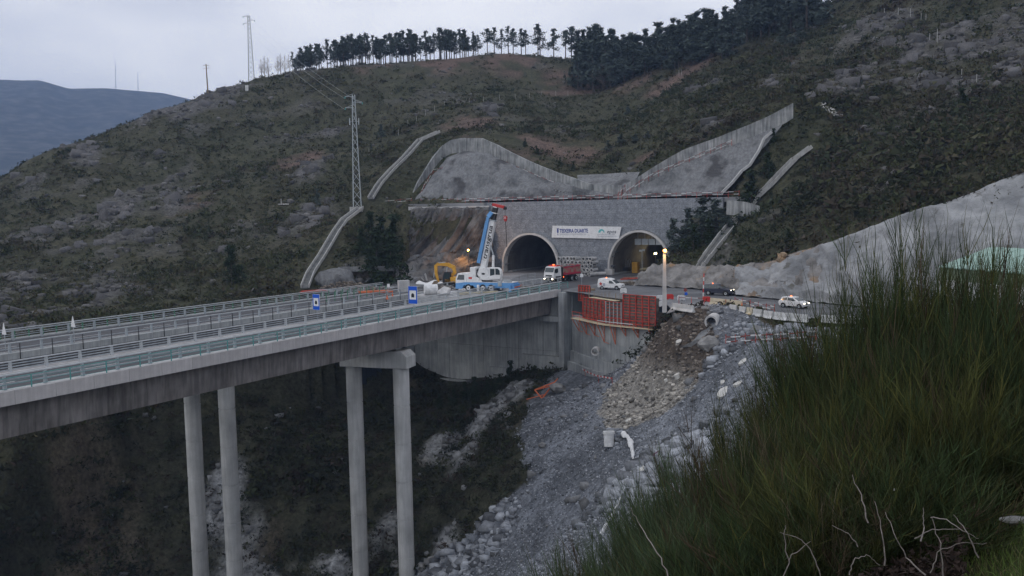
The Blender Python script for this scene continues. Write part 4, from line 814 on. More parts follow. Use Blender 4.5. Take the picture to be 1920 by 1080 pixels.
# ------------------------------------------------------------------ trees
def pine_mesh(h, bare, w, k, seed, dens=1.0, col=(.070, .090, .080)):  # default crown colour is paled, painting the haze over the ridge into it
    rg = np.random.default_rng(seed); m = MB(); bx = rg.normal(0, .012*h, 2); m.tube([(0, 0, -.4), (bx[0]*.3, bx[1]*.3, h*.35), (bx[0], bx[1], h*.7), (bx[0]*1.2, bx[1]*1.2, h*.95)], [.016*h, .013*h, .008*h, .003*h], 6)
    nb_ = 9
    for i in range(nb_):
        z = h*(bare*.8+(1-bare*.8)*(i+.5)/nb_); a = rg.uniform(0, 6.28); L = w*(.75-.45*i/nb_); m.tube([(bx[0]*z/h, bx[1]*z/h, z), (bx[0]+L*math.cos(a), bx[1]+L*math.sin(a), z+h*.05)], [.005*h, .002*h], 4, False)
    trunk = m.mesh('trunk', M['bark'])
    P = []; nbl = 13
    for i in range(nbl):
        f = (i+rg.uniform(0, .8))/nbl; z = h*(bare+(1-bare)*f*.93); ww = w*math.sin(min(1, .18+f*.95)*math.pi)**.6*(1.0 if bare > .3 else (1.15-f*.8)); a = rg.uniform(0, 6.28); q = ww*rg.uniform(.2, .62)
        P.append((q*math.cos(a), q*math.sin(a), z, ww*rg.uniform(.42, .62)))
    P.append((bx[0]*1.2, bx[1]*1.2, h*.94, w*.28)); P = np.array(P)
    idx = rg.integers(0, len(P), k); d = rg.normal(size=(k, 3)); d /= np.linalg.norm(d, axis=1, keepdims=True); c = P[idx, :3]+d*P[idx, 3:4]*rg.uniform(.3, 1, (k, 1))*np.array([1, 1, .72])
    V = (c[:, None]+rg.normal(size=(k, 3, 3))*.13*w*dens).reshape(-1, 3); cc = np.array(col)[None]*rg.uniform(.55, 1.5, (k, 1)); cc = np.repeat(cc, 1, 0)
    return trunk, tri_mesh('crown', V, np.arange(len(V)).reshape(-1, 3), cc, M['leaf'], 3)
M['bark'] = mat('bark', (.05, .042, .038), (.10, .085, .075), .95, 3)
TALL = [pine_mesh(11, rng.uniform(.22, .5), rng.uniform(2.4, 3.3), 620, 500+i, .62) for i in range(9)]
FULL = [pine_mesh(10, rng.uniform(.1, .3), rng.uniform(2.6, 3.3), 1100, 600+i, .6) for i in range(5)]
BUSH = [pine_mesh(5, .02, 2.2, 1500, 700+i, .5, (.026, .040, .020)) for i in range(4)]
def bare_mesh(h, seed, n=60, col=None):
    rg = np.random.default_rng(seed); m = MB(); m.tube([(0, 0, -.3), (0, 0, h*.5), (.1, .05, h)], [.012*h, .008*h, .002*h], 5); tr = m.mesh('trunk', M['bark']); m = MB()
    for i in range(n):
        z = h*rg.uniform(.15, .95); a = rg.uniform(0, 6.28); L = h*.22*(1.15-z/h)*rg.uniform(.6, 1.3); x, y = L*math.cos(a), L*math.sin(a); z2 = z+L*rg.uniform(.8, 1.6)
        m.tube([(0, 0, z), (x*.6, y*.6, z+(z2-z)*.5), (x, y, z2)], [.025, .018, .008], 3, False)
        for q in range(2): m.tube([(x*.6, y*.6, z+(z2-z)*.5), (x*rg.uniform(.5, 1.3), y*rg.uniform(.5, 1.3), z2+rg.uniform(-.3, .5))], [.014, .006], 3, False)
    return tr, m.mesh('crown', M['twig'])
M['twig'] = mat('pale_twigs', (.16, .13, .12), (.24, .20, .18), .9, 3)
BARE = [bare_mesh(9, 800+i, 70) for i in range(3)]
def tree(name, meshes, label, group, x, y, h, h0, z=None, wscale=1.0):
    if z is None: z = float(height(np.array([x]), np.array([y]))[0])
    t = thing(name, label, 'tree', (x, y, z-.1), rng.uniform(0, 6.28), group); s = h/h0; t.scale = (s*wscale, s*wscale, s)
    obj('trunk', meshes[0], None, t); obj('crown', meshes[1], None, t, smooth=False); return t
def ridge_at(px):
    xs = [q[0] for q in ridge]; return float(np.interp(px, xs, [q[1] for q in ridge])), float(np.interp(px, xs, [q[2] for q in ridge]))
def tree_px(name, meshes, label, group, px, top, d, h0, wscale=1.0, minh=2):
    g = D(px, 300, d); z = float(height(np.array([g[0]]), np.array([g[1]]))[0]); zt = float(D(px, top, d)[2]); h = max(minh, zt-z); return tree(name, meshes, label, group, g[0], g[1], h, h0, z, wscale)
px = 556.0
while px < 905:
    ry, rd = ridge_at(px); tp = np.interp(px, [556, 605, 680, 740, 832, 900], [98, 80, 66, 62, 58, 62])+rng.uniform(-8, 12)
    tree_px('pine_tree', TALL[int(rng.integers(0, 9))], 'tall thin-trunked pine in the even row along the skyline', 'pines in the row along the skyline', px, tp, rd+rng.uniform(-6, 10), 11, rng.uniform(.75, 1.3)); px += 1.2+rng.exponential(2.7)
for px, tp, dd in [(893, 66, 2), (918, 52, 0), (931, 50, -3), (944, 53, 3), (957, 47, 0), (966, 52, 4), (981, 52, 0), (989, 55, -2), (1012, 43, 0), (1016, 50, 2), (1041, 52, 0), (1063, 55, 0), (1074, 48, 3)]:
    tree_px('pine_tree', TALL[int(rng.integers(0, 9))], 'open-crowned pine standing loose between the skyline row and the dense wood', 'loose pines right of the skyline row', px, tp, ridge_at(px)[1]+dd, 11, 1.25)
wood = [(1085, 70), (1100, 50), (1112, 45), (1122, 40), (1133, 42), (1146, 55), (1160, 62), (1176, 60), (1188, 52), (1200, 62)]
px = 1085
while px < 1520:
    tp = float(np.interp(px, [1085, 1120, 1150, 1190, 1215, 1250, 1300, 1340, 1364, 1385, 1420, 1520], [60, 41, 60, 55, 58, 40, 18, 15, 14, -5, -30, -70]))
    for row in range(3):
        q = px+rng.uniform(-4, 4); y0, rd = ridge_at(q); dd = rd-row*16-rng.uniform(0, 8); lift = row*rng.uniform(9, 15)
        if q > 1380 and row == 2: continue
        tree_px('pine_tree', FULL[int(rng.integers(0, 5))], 'dark full-crowned pine in the dense wood on the right ridge', 'pines of the dense wood on the right ridge', q, tp+lift+rng.uniform(-6, 14), dd, 10, rng.uniform(1.1, 1.6), 4)
    px += rng.uniform(7, 12)
for i, (px, tp, b_) in enumerate([(497, 110, 0), (503, 104, 0), (510, 107, 2), (528, 104, 0), (533, 100, 2), (541, 103, 0), (549, 101, 0)]):
    tree_px('bare_tree', BARE[i % 3], ['leafless tree, leftmost of the bare pair by the skyline pylon', 'leafless tree in the middle of the bare clump by the skyline pylon', 'leafless tree at the right of the bare clump by the skyline pylon', 'leafless grey tree left of the skyline pine row', 'second leafless grey tree left of the skyline pines', 'third leafless grey tree left of the skyline pines', 'leafless grey tree touching the first skyline pines'][i], 'leafless trees on the skyline', px, tp, ridge_at(px)[1], 9)
tree_px('bare_tree', BARE[1], 'small leafless tree on the ridge between pole and pylon', None, 430, 155, 334, 9)
t = tree_px('bare_tree', BARE[0], 'pale brown leafless tree in the hollow below the dense wood', None, 1132, 118, 318, 9, 2.2)
for i, (px, tp, d, ws, lab) in enumerate([(424, 462, 170, 1.1, 'dark round pine alone on the heath just above the far deck'), (592, 352, 216, .6, 'slim pine alone on the heath left of the near pylon'), (716, 232, 262, .8, 'dark pine alone on the slope above the left drainage chute'), (697, 268, 250, .7, 'shorter pine beside the pine above the left drainage chute'),
    (690, 398, 184, 1.2, 'bushy pine at the foot of the near pylon'), (712, 405, 182, 1.2, 'bushy pine second right of the near pylon'), (735, 402, 180, 1.1, 'bushy pine third right of the near pylon'), (672, 428, 176, 1.2, 'dark bushy pine against the left drainage chute'), (700, 432, 172, 1.3, 'dark bushy pine in the middle of the thicket below the pylon'), (728, 440, 168, 1.2, 'dark bushy pine on the right of the thicket below the pylon'), (690, 462, 166, 1.2, 'lowest dark bushy pine of the thicket below the pylon'),
    (1262, 408, 168, .7, 'pointed young pine nearest the right tunnel mouth'), (1290, 388, 169, 1.0, 'dark pine second from the right tunnel mouth'), (1318, 368, 168, 1.0, 'tallest dark pine right of the tunnel mouths'), (1342, 372, 166, 1.0, 'dark pine right of the tallest by the tunnel'), (1300, 420, 163, 1.1, 'bushy pine low on the bank right of the tunnel'), (1330, 410, 162, 1.1, 'bushy pine in the clump right of the tunnel'), (1362, 388, 164, 1.0, 'dark pine beneath the low concrete wall end'), (1390, 388, 162, .9, 'dark pine left of the right drainage chute'), (1352, 425, 160, 1.1, 'lowest bushy pine left of the right drainage chute'), (1378, 440, 156, 1.0, 'dark bush squeezed against the right drainage chute'),
    (985, 268, 224, 1.0, 'dark bush above the crest wall descending slope, upper one'), (1006, 276, 220, 1.1, 'dark bush above the crest wall, second down'), (1050, 298, 212, 1.1, 'dark bush above the crest wall, lower one'), (1075, 312, 209, 1.0, 'dark bush above the crest wall, lowest one'),
    (1140, 262, 222, 1.2, 'dark pine left in the thicket above the hollow'), (1165, 250, 222, 1.3, 'dark pine second in the thicket above the hollow'), (1192, 258, 220, 1.3, 'dark pine third in the thicket above the hollow'), (1215, 248, 218, 1.2, 'dark pine fourth in the thicket above the hollow'), (1178, 195, 262, 1.0, 'lone dark pine higher up between heath patches'), (1484, 165, 196, 1.1, 'dark pine at the top end of the right crest wall'), (1505, 190, 190, 1.2, 'dark bush just right of the crest wall top'), (1470, 30, 262, .8, 'small pine below the dense wood on the right ridge'), (1492, 25, 258, .8, 'second small pine below the dense wood on the right ridge'),
    (1450, 240, 178, 1.2, 'dark bush beside the triangular sprayed face, upper'), (1440, 285, 172, 1.3, 'dark bush beside the triangular sprayed face, middle'), (1410, 320, 168, 1.3, 'dark bush beside the triangular sprayed face, lower'), (1480, 430, 142, 1.2, 'dark bush on the bank above the dark car'), (1800, 165, 165, 1.3, 'dark bush on the craggy right slope')]):
    bushy = 'bush' in lab or i in (0,)
    tree_px('bush' if (' bush ' in lab or lab.startswith('dark bush')) else 'pine_tree', (BUSH if bushy else FULL)[i % 4], lab, None, px, tp, d, 5 if bushy else 10, ws if bushy else ws*1.75, 2.2)
for i, (px, tp, d) in enumerate([(950, 676, 150), (928, 700, 150), (905, 712, 149), (880, 706, 150), (862, 716, 152), (885, 728, 147), (920, 728, 146), (965, 700, 149), (840, 730, 151), (812, 738, 152)]):
    tree_px('bush', BUSH[i % 4], ['cone-shaped dark bush standing highest against the abutment wall', 'dark bush just left of the cone-shaped bush', 'dark bush third left at the foot of the abutment wall', 'spiky dark bush fourth left along the abutment wall', 'dark bush fifth left along the abutment wall', 'low dark bush in front of the spiky wall bush', 'low dark bush below the cone-shaped bush', 'small dark bush right of the cone-shaped bush', 'dark bush right of the tall pier by the wall', 'dark bush hugging the right edge of the tall pier'][i], None, px, tp, d, 5, 1.1, 2.0)
# ------------------------------------------------------------------ vehicles (local frame: x forward, y to the left, z up)
LAMP = mat('headlamp_lit', (1, .95, .8), None, .3, emit=(1, .88, .65, 7)); AMB = mat('beacon_lit', (1, .25, .05), None, .4, emit=(1, .16, .04, 5)); LIT = mat('work_lamp_lit', (1, .9, .6), None, .4, emit=(1, .80, .42, 16)); SOD = mat('sodium_lamp_lit', (1, .6, .2), None, .4, emit=(1, .42, .08, 5))
navy = mat('navy_car_paint', (.025, .03, .05), None, .3, spec=.6); plate = M['white_d']; ply = M['dark']
def shell(outline, wf, inset=0.0):
    m = MB(); n = len(outline); L = [(x, wf(x, z), z) for x, z in outline]; Rr = [(x, -wf(x, z), z) for x, z in outline]
    m.add(L+Rr, [tuple(range(n-1, -1, -1)), tuple(range(n, 2*n))]+[(i, (i+1) % n, n+(i+1) % n, n+i) for i in range(n)]); return m
def wheel(parent, x, y, r, w, rim=None):
    m = MB(); m.tube([(x, y-w/2, r), (x, y-w*.42, r), (x, y+w*.42, r), (x, y+w/2, r)], [r*.93, r, r, r*.93], 22); o = obj('wheel', m, M['rubber'], parent)
    s = 1 if y > 0 else -1; m = MB(); m.tube([(x, y+s*w*.25, r), (x, y+s*(w/2+.015), r)], [r*.62, r*.55], 16); obj('rim', m, rim or M['galv'], o)
    m = MB(); m.cyl((x, y+s*(w/2+.03), r), (0, 1, 0), r*.2, .06, 10); obj('hub', m, M['dark'], o)
def quadpatch(pts, t=.012): # thin raised patch from 4+ points (flat plate with thickness t along its normal)
    P = [Vector(p) for p in pts]; n = (P[1]-P[0]).cross(P[2]-P[0]).normalized()*t; k = len(P); m = MB()
    m.add([tuple(p) for p in P]+[tuple(p+n) for p in P], [tuple(range(k-1, -1, -1)), tuple(range(k, 2*k))]+[(i, (i+1) % k, k+(i+1) % k, k+i) for i in range(k)]); return m
def side(t, name, pts, wf, mtl, off=.008):
    for s in (1, -1):
        q = [(x, s*(wf(x, z)+off), z) for x, z in pts]; q = q if s < 0 else q[::-1]; obj(name, quadpatch(q), mtl, t)
def car(label, cat, name, loc, head, body, cabin, W2, paint, wheels, wr, glass_side, wind, rear, lamps, belt, roofw, extras=None, group=None):
    t = thing(name, label, cat, loc, math.atan2(head[1], head[0]))
    wf = lambda x, z: W2*(1-.05*max(0, (x-1.2))/1.0*0)-(0 if z < belt else (z-belt)*roofw)-(.07 if z < .35 else 0)-.10*max(0, x-wheels[0]-.45)
    m = shell(body, wf); obj('body', m, paint, t, bevel=.04)
    m = shell(cabin, lambda x, z: wf(x, z)-.01); obj('cabin', m, paint, t, bevel=.05)
    for x in wheels:
        for y in (W2-.11, -W2+.11): wheel(t, x, y, wr, .22)
        for s in (1, -1): m = MB(); m.cyl((x, s*(W2-.045), wr+.03), (0, 1, 0), wr*1.17, .07, 20); obj('wheel_arch', m, M['black'], t)
    for g in glass_side: side(t, 'window', g, wf, M['glass'])
    for nm, (x0, z0, x1, z1) in (('windscreen', wind), ('rear_window', rear)):
        if x0 is None: continue
        y0 = wf(x0, z0)-.09; y1 = wf(x1, z1)-.07; q = [(x0, -y0, z0), (x0, y0, z0), (x1, y1, z1), (x1, -y1, z1)]
        if nm == 'rear_window': q = q[::-1]
        obj(nm, quadpatch(q, .014), M['glass'], t)
    fx = lamps[0]
    for s in (1, -1):
        m = MB(); m.box((fx-.03, s*(W2-.30), lamps[1]), (.12, .34, .15)); obj('headlight', m, LAMP, t, bevel=.02)
        m = MB(); m.box((wheels[0]-.2*0-.95 if len(wheels) else 0, s*(W2+.10), belt+.12), (.12, .2, .15)); obj('mirror', m, M['black'], t)
    m = MB(); m.box((fx+.03, 0, .42), (.14, W2*1.7, .2)); obj('bumper', m, M['dark'] if cat != 'car' else paint, t, bevel=.03)
    m = MB(); m.box((fx+.06, 0, lamps[1]-.02), (.08, W2*.7, .12)); obj('grille', m, M['black'], t)
    m = MB(); m.box((fx+.12, 0, .45), (.02, .5, .11)); obj('number_plate', m, plate, t)
    m = MB(); m.box((cabin[0][0]+1.3, .0, max(z for x, z in cabin)+.07), (.14, .14, .13), taper=.7); obj('beacon', m, AMB, t)
    return t
# white small hatchback
c = Z(1489, 577); hd = (math.sin(R_(40)), -math.cos(R_(40)))
car('small white hatchback with headlights on, alone on the right of the site road', 'car', 'hatchback_car', (c[0], c[1], 0.0), hd,
    [(-1.85, .3), (-1.93, .75), (-1.8, 1.0), (1.0, 1.0), (1.75, .82), (1.93, .62), (1.93, .3)], [(-1.75, .98), (-1.45, 1.44), (-.2, 1.5), (.3, 1.46), (1.15, .97)], .84, M['white'], [1.25, -1.2], .31,
    [[(-1.45, 1.03), (-1.25, 1.36), (-.62, 1.41), (-.62, 1.03)], [(-.52, 1.03), (-.52, 1.41), (.22, 1.38), (.72, 1.03)]], (1.08, 1.0, .38, 1.42), (-1.72, 1.02, -1.49, 1.38), (1.86, .68), .98, .33)
# dark estate/SUV
c = Z(1347, 553.5); hd = (math.sin(R_(57)), -math.cos(R_(57)))
t = car('dark blue four-wheel-drive with one lit headlight behind the jersey barriers', 'car', 'off_road_car', (c[0], c[1], 0.0), hd,
    [(-2.3, .42), (-2.35, .9), (-2.25, 1.08), (1.05, 1.1), (2.1, 1.02), (2.3, .8), (2.3, .42)], [(-2.22, 1.06), (-2.05, 1.66), (-1.6, 1.76), (.1, 1.76), (.35, 1.7), (1.1, 1.08)], .9, navy, [1.45, -1.35], .38,
    [[(-2.0, 1.14), (-1.9, 1.6), (-1.15, 1.66), (-1.15, 1.14)], [(-1.05, 1.14), (-1.05, 1.66), (-.25, 1.66), (-.25, 1.14)], [(-.15, 1.14), (-.15, 1.66), (.3, 1.62), (.75, 1.14)]], (1.05, 1.12, .42, 1.66), (-2.2, 1.15, -2.07, 1.6), (2.22, .86), 1.08, .26)
for s in (1, -1): m = MB(); m.bar((-1.9, s*.62, 1.80), (.1, s*.62, 1.80), .04); obj('roof_rail', m, M['galv'], t)
# white van
c = Z(1146, 542.5); hd = (math.sin(R_(58)), -math.cos(R_(58)))
t = car('white panel van with red star emblem and lit headlights above the formwork', 'van', 'panel_van', (c[0], c[1], 0.0), hd,
    [(-2.15, .35), (-2.2, 1.0), (1.2, 1.05), (2.05, .98), (2.2, .72), (2.2, .35)], [(-2.18, .98), (-2.12, 1.72), (-1.9, 1.9), (-.3, 1.93), (.35, 1.78), (1.35, 1.02)], .86, M['white'], [1.4, -1.35], .33,
    [[(-.05, 1.08), (-.05, 1.55), (.45, 1.52), (.98, 1.08)]], (1.28, 1.06, .5, 1.68), (None, 0, 0, 0), (2.1, .78), 1.05, .14)
st = [(-1.55+.36*(1 if i % 2 == 0 else .42)*math.sin(i*math.pi/5), .98+.40*(1 if i % 2 == 0 else .42)*math.cos(i*math.pi/5)) for i in range(10)]
m = MB(); m.prism(st, -.89, -.875, 'y'); obj('emblem', m, M['red'], t); m = MB(); m.prism([(-1.15, .62), (-1.15, 1.1), (-.72, 1.1), (-.72, .62)], -.885, -.872, 'y'); obj('panel', m, gry, t)
# dump truck
c = Z(1045, 529.5); hd = Vector((-math.sin(R_(42)), -math.cos(R_(42)), 0)); lf = Vector((-hd.y, hd.x, 0)); o_ = Vector((c[0], c[1], 0))-lf*1.0-hd*.0
t = thing('dump_truck', 'white-cabbed dump truck with raised-sided red body in front of the left tunnel', 'truck', o_, math.atan2(hd.y, hd.x))
wf = lambda x, z: 1.22-(0 if z < 1.9 else (z-1.9)*.07)
m = shell([(-1.0, .75), (-1.0, 2.85), (-.75, 3.05), (.75, 2.98), (1.22, 1.95), (1.32, 1.2), (1.32, .75)], wf); obj('cab', m, M['white'], t, bevel=.06)
m = MB(); m.box2((1.2, -1.25, .38), (1.42, 1.25, .95)); obj('bumper', m, M['dark'], t, bevel=.04)
obj('windscreen', quadpatch([(1.25, -1.06, 1.98), (1.25, 1.06, 1.98), (.86, 1.0, 2.82), (.86, -1.0, 2.82)], .02), M['glass'], t)
side(t, 'window', [(-.05, 1.9), (-.05, 2.65), (.62, 2.65), (.95, 1.9), (.55, 1.75)], wf, M['glass'])
m = MB(); m.box2((1.3, -.75, 1.2), (1.36, .75, 1.45)); obj('grille', m, M['dark'], t)
m = MB(); m.box2((-.9, -1.0, 3.0), (.1, 1.0, 3.25)); obj('sun_deck', m, M['red'], t)
for y in (-.95, .95):
    m = MB(); m.box((1.43, y, .72), (.05, .34, .22)); obj('headlight', m, LAMP, t)
    m = MB(); m.box((1.05, y*1.45, 2.3), (.14, .22, .6)); obj('mirror', m, M['black'], t)
m = MB(); m.box((.2, .3, 3.32), (.2, .2, .18)); obj('beacon', m, AMB, t); m = MB(); m.box((-1.6, 1.24, .95), (.14, .05, .14)); obj('side_light', m, AMB, t); m = MB(); m.box((1.44, 0, .5), (.02, .55, .14)); obj('number_plate', m, plate, t)
m = MB(); m.box2((-6.6, -.45, .75), (1.0, .45, 1.05)); obj('chassis', m, M['dark'], t)
m = MB(); m.box2((-1.55, -1.15, 1.0), (-1.04, 1.15, 2.8)); m.box2((-2.9, .7, .5), (-1.7, 1.15, 1.0)); m.box2((-2.9, -1.15, .5), (-1.7, -.7, 1.0)); obj('tank', m, M['dark'], t)
tip = thing('load_body', None, None); tip.parent = t
bl_ = [(-1.65, 1.45), (-1.65, 2.75), (-6.75, 2.95), (-6.9, 1.5)]
m = MB(); m.prism([(x, z) for x, z in bl_], 1.16, 1.24, 'y'); m.prism(bl_, -1.24, -1.16, 'y'); m.box2((-6.85, -1.15, 1.2), (-1.66, 1.15, 1.5)); m.box2((-1.75, -1.15, 1.5), (-1.66, 1.15, 2.95)); m.box2((-6.95, -1.22, 1.5), (-6.84, 1.22, 3.05)); obj('tipper_body', m, mat('dusty_red_steel', (.30, .05, .06), (.42, .10, .10), .7, 1.2, spots=(1.4, (.28, .20, .16), .45, .6)), t); bpy.data.objects.remove(tip)
for s in (1, -1):
    m = MB(); m.bar((-1.65, s*1.27, 2.72), (-6.8, s*1.27, 2.9), .10, .22); m.bar((-1.65, s*1.27, 1.5), (-6.85, s*1.27, 1.5), .10, .3); obj('side_rail', m, mat('tipper_red', (.40, .03, .06), None, .5) if s > 0 else bpy.data.materials['tipper_red'], t)
m = MB()
for k in range(40): m.rock((rng.uniform(-6.5, -1.95), rng.uniform(-.9, .9), rng.uniform(2.55, 2.95)), rng.uniform(.2, .42), k)
obj('soil_load', m, M['rock_cut'], t)
for x in (0.05, -4.3, -5.65):
    for y in (1.02, -1.02): wheel(t, x, y, .52, .34, M['galv'])
for s in (1, -1): m = MB(); m.box((0, s*1.155, 1.07), (1.5, .21, .25)); obj('mudguard', m, M['dark'], t)

# mobile crane
hd = Vector((-.917, .40, 0)); c = Z(921.5, 547.3); lf = Vector((-hd.y, hd.x, 0)); o_ = Vector((c[0], c[1], 0))-lf*1.1
t = thing('mobile_crane', 'blue and white three-axle mobile crane with its boom raised', 'crane', o_, math.atan2(hd.y, hd.x)); B, Wt = M['blue'], M['white']
m = MB(); m.prism([(-4.0, .75), (-4.0, 1.55), (4.9, 1.55), (6.7, 1.35), (6.75, .5), (5.6, .45), (5.2, 1.1), (3.4, 1.1), (3.0, .7), (2.2, .7)], -1.22, 1.22, 'y'); obj('chassis', m, B, t, bevel=.04)
m = shell([(4.7, 1.1), (4.7, 3.05), (5.0, 3.2), (6.35, 3.1), (6.75, 2.2), (6.8, 1.2), (6.2, .95)], lambda x, z: 1.2-(0 if z < 2 else (z-2)*.08)); obj('driver_cab', m, Wt, t, bevel=.06)
side(t, 'window', [(5.1, 2.0), (5.1, 2.85), (6.2, 2.85), (6.5, 2.0)], lambda x, z: 1.2-(0 if z < 2 else (z-2)*.08), M['glass'])
obj('windscreen', quadpatch([(6.78, -1.0, 2.05), (6.78, 1.0, 2.05), (6.42, .98, 2.98), (6.42, -.98, 2.98)], .02), M['glass'], t)
m = shell([(1.6, 1.56), (2.3, 2.3), (4.0, 2.95), (4.66, 3.05), (4.66, 1.56)], lambda x, z: 1.18); obj('engine_cover', m, Wt, t, bevel=.04)
m = MB(); m.box2((3.6, 1.19, 2.15), (4.25, 1.205, 2.5)); obj('emblem', m, M['red'], t)
m = MB(); m.box2((-4.0, -1.2, 1.56), (1.5, 1.2, 1.68)); obj('deck_plate', m, M['white_d'], t)
m = MB(); m.box2((-2.0, .9, 1.0), (-1.3, 1.28, 1.9)); m.box2((-3.7, .8, 1.69), (-2.3, 1.2, 2.1)); obj('tool_box', m, M['galv'], t)
m = MB(); m.box2((-4.3, -1.25, .55), (-3.7, 1.25, 1.35)); obj('rear_frame', m, B, t); m = MB(); m.box2((-4.36, -1.2, .75), (-4.31, 1.2, .95)); obj('warning_board', m, M['orange'], t)
for x in (-3.6, 2.35):
    for s in (1, -1): m = MB(); m.box2((x-.17, s*1.24-.06, .15), (x+.17, s*1.24+.25*s+.06, 1.2)); m.box2((x-.3, s*1.5-.3, .0), (x+.3, s*1.5+.3, .12)); obj('outrigger', m, Wt if x > 0 else B, t)
for x in (0, 1.55, 4.3):
    for y in (1.03, -1.03): wheel(t, x, y, .64, .42, Wt)
# upper works
m = MB(); m.cyl((1.3, 0, 1.82), (0, 0, 1), 1.0, .26, 24); obj('slew_ring', m, M['dark'], t)
m = shell([(-1.2, 1.96), (-1.2, 2.5), (.5, 2.9), (1.2, 4.0), (2.3, 4.1), (2.75, 3.0), (2.2, 2.1), (1.6, 1.96)], lambda x, z: .95); obj('superstructure', m, Wt, t, bevel=.08)
m = MB(); m.box2((2.9, -1.2, 2.45), (3.95, 1.2, 4.15)); obj('counterweight', m, Wt, t, bevel=.05); m = MB(); m.box2((2.3, -.9, 2.3), (2.95, .9, 3.3)); m.cyl((2.55, 0, 3.45), (0, 1, 0), .42, 1.5, 16); obj('winch', m, M['dark'], t)
m = MB(); m.prism([(1.55+.28*math.cos(a)*1.2, 3.05+.17*math.sin(a)) for a in np.linspace(0, 6.28, 12)[:-1]], .955, .97, 'y'); obj('vent', m, M['black'], t)
wf = lambda x, z: 1.25
m = shell([(-1.75, 2.2), (-1.95, 2.9), (-1.85, 3.7), (-1.35, 4.15), (.3, 4.2), (.35, 2.2)], lambda x, z: .42); cb = obj('operator_cab', m, Wt, t, bevel=.06); cb.location = (0, .88, 0)
m = MB(); m.prism([(-.75, 2.95), (-.75, 3.95), (.1, 3.95), (.1, 2.75)], 1.305, 1.32, 'y'); obj('window', m, M['glass'], t); m = MB(); m.prism([(-1.75, 2.95), (-1.68, 3.65), (-1.35, 3.98), (-.9, 3.98), (-.9, 2.95)], 1.305, 1.32, 'y'); obj('window', m, M['glass'], t)
Bb, Tt = Vector((2.05, 0, 3.4)), Vector((-.75, 0, 15.0)); ax = (Tt-Bb); LL = ax.length; ax.normalize(); nb = Vector((ax.z, 0, -ax.x))
def P_(u, v, y=0): return Bb+ax*u-nb*v*-1+Vector((0, y, 0))
boom = MB(); boom.bar(P_(-.4, 0), P_(8.9, 0), .85, 1.02, up=tuple(nb)); bo = obj('boom', boom, Wt, t, bevel=.08)
m = MB(); m.bar(P_(8.9, 0), P_(9.1, 0), 1.0, 1.15, up=tuple(nb)); obj('boom_collar', m, M['galv'], bo)
m = MB(); m.bar(P_(9.1, 0), P_(11.2, 0), .68, .8, up=tuple(nb)); obj('boom_section', m, M['dark'], bo)
m = MB(); m.bar(P_(10.2, 0), P_(10.35, 0), .8, 1.0, up=tuple(nb)); m.bar(P_(11.2, 0), P_(11.6, 0), .6, .7, up=tuple(nb)); obj('boom_band', m, Wt, bo)
m = MB(); q0, q1 = P_(11.5, -.5), P_(11.75, .9); m.bar(q0+Vector((1.0, 0, .35)), q0+Vector((-1.1, 0, -.15)), .7, .45); obj('boom_head', m, M['red'], bo); m = MB(); m.cyl(q0+Vector((-1.2, 0, -.3)), (0, 1, 0), .28, .5, 14); m.cyl(q0+Vector((1.0, 0, .35)), (0, 1, 0), .2, .5, 14); obj('sheave', m, M['dark'], bo)
sgn = -1   # jib folded on the left flank of the boom
def J(u, v, y): return P_(u, -v, y)
jb = MB(); jb.bar(J(1.3, -.85, .55), J(9.4, -.75, .55), .34, .5, up=tuple(nb)); jb.bar(J(9.4, -.75, .55), J(10.3, -.35, .3), .4, .7, up=tuple(nb)); jo = obj('folding_jib', jb, B, t)
m = MB()
for k in range(9): m.bar(J(1.4+k*.85, -1.15, .5), J(1.8+k*.85, -.6, .62), .07)
m.bar(J(1.3, -1.2, .5), J(8.6, -1.1, .5), .09); obj('jib_lacing', m, mat('crane_blue_light', (.22, .42, .68), None, .5), jo)
m = MB(); m.bar((.15, .0, 2.9), (.0, .0, 6.2), .34); obj('luffing_cylinder', m, Wt, t); m = MB(); m.bar((0, 0, 6.2), P_(6.3, .45), .18); obj('luffing_rod', m, M['galv'], t)
txt = text_mesh('lettering', 'transgrua', 1.35, M['black'], t, (0, 0, 0), (0, 0, 0), sx=1.0, shear=.15, off=.02)
# lettering lies on the camera-side flank of the boom, running up it
ex = Vector(ax); ey = Vector((nb.x, 0, nb.z)); ey = -ey if ey.x < 0 else ey; ez = ex.cross(ey)
if ez.y < 0: ey = -ey; ez = ex.cross(ey)
mt = Matrix((ex, ey, ez)).transposed().to_4x4(); mt.translation = P_(2.2, 0, .45)-ey*.38; txt.matrix_local = mt
tw = max(v.co.x for v in txt.data.vertices); txt.scale = (5.9/tw, .85, 1); 
m = MB(); hk = q0+Vector((-1.25, 0, -1.9)); m.tube([q0+Vector((-1.2, .15, -.3)), hk+Vector((0, .1, .3))], .02, 4); m.tube([q0+Vector((-1.3, -.15, -.3)), hk+Vector((0, -.1, .3))], .02, 4); obj('hoist_rope', m, M['dark'], t)
m = MB(); m.box(hk, (.5, .4, .6)); m.box(hk+Vector((0, 0, -.45)), (.3, .3, .35), taper=1.5); obj('hook_block', m, M['red'], t); m = MB(); m.bar(hk+Vector((-.2, .22, -.2)), hk+Vector((.2, .22, .2)), .05); m.bar(hk+Vector((.2, .22, -.2)), hk+Vector((-.2, .22, .2)), .05); obj('hook_marking', m, Wt, t)
m = MB(); m.tube([hk+Vector((0, 0, -.6)), hk+Vector((-.15, 0, -5.0))], .055, 6); obj('sling', m, M['rubber'], t)

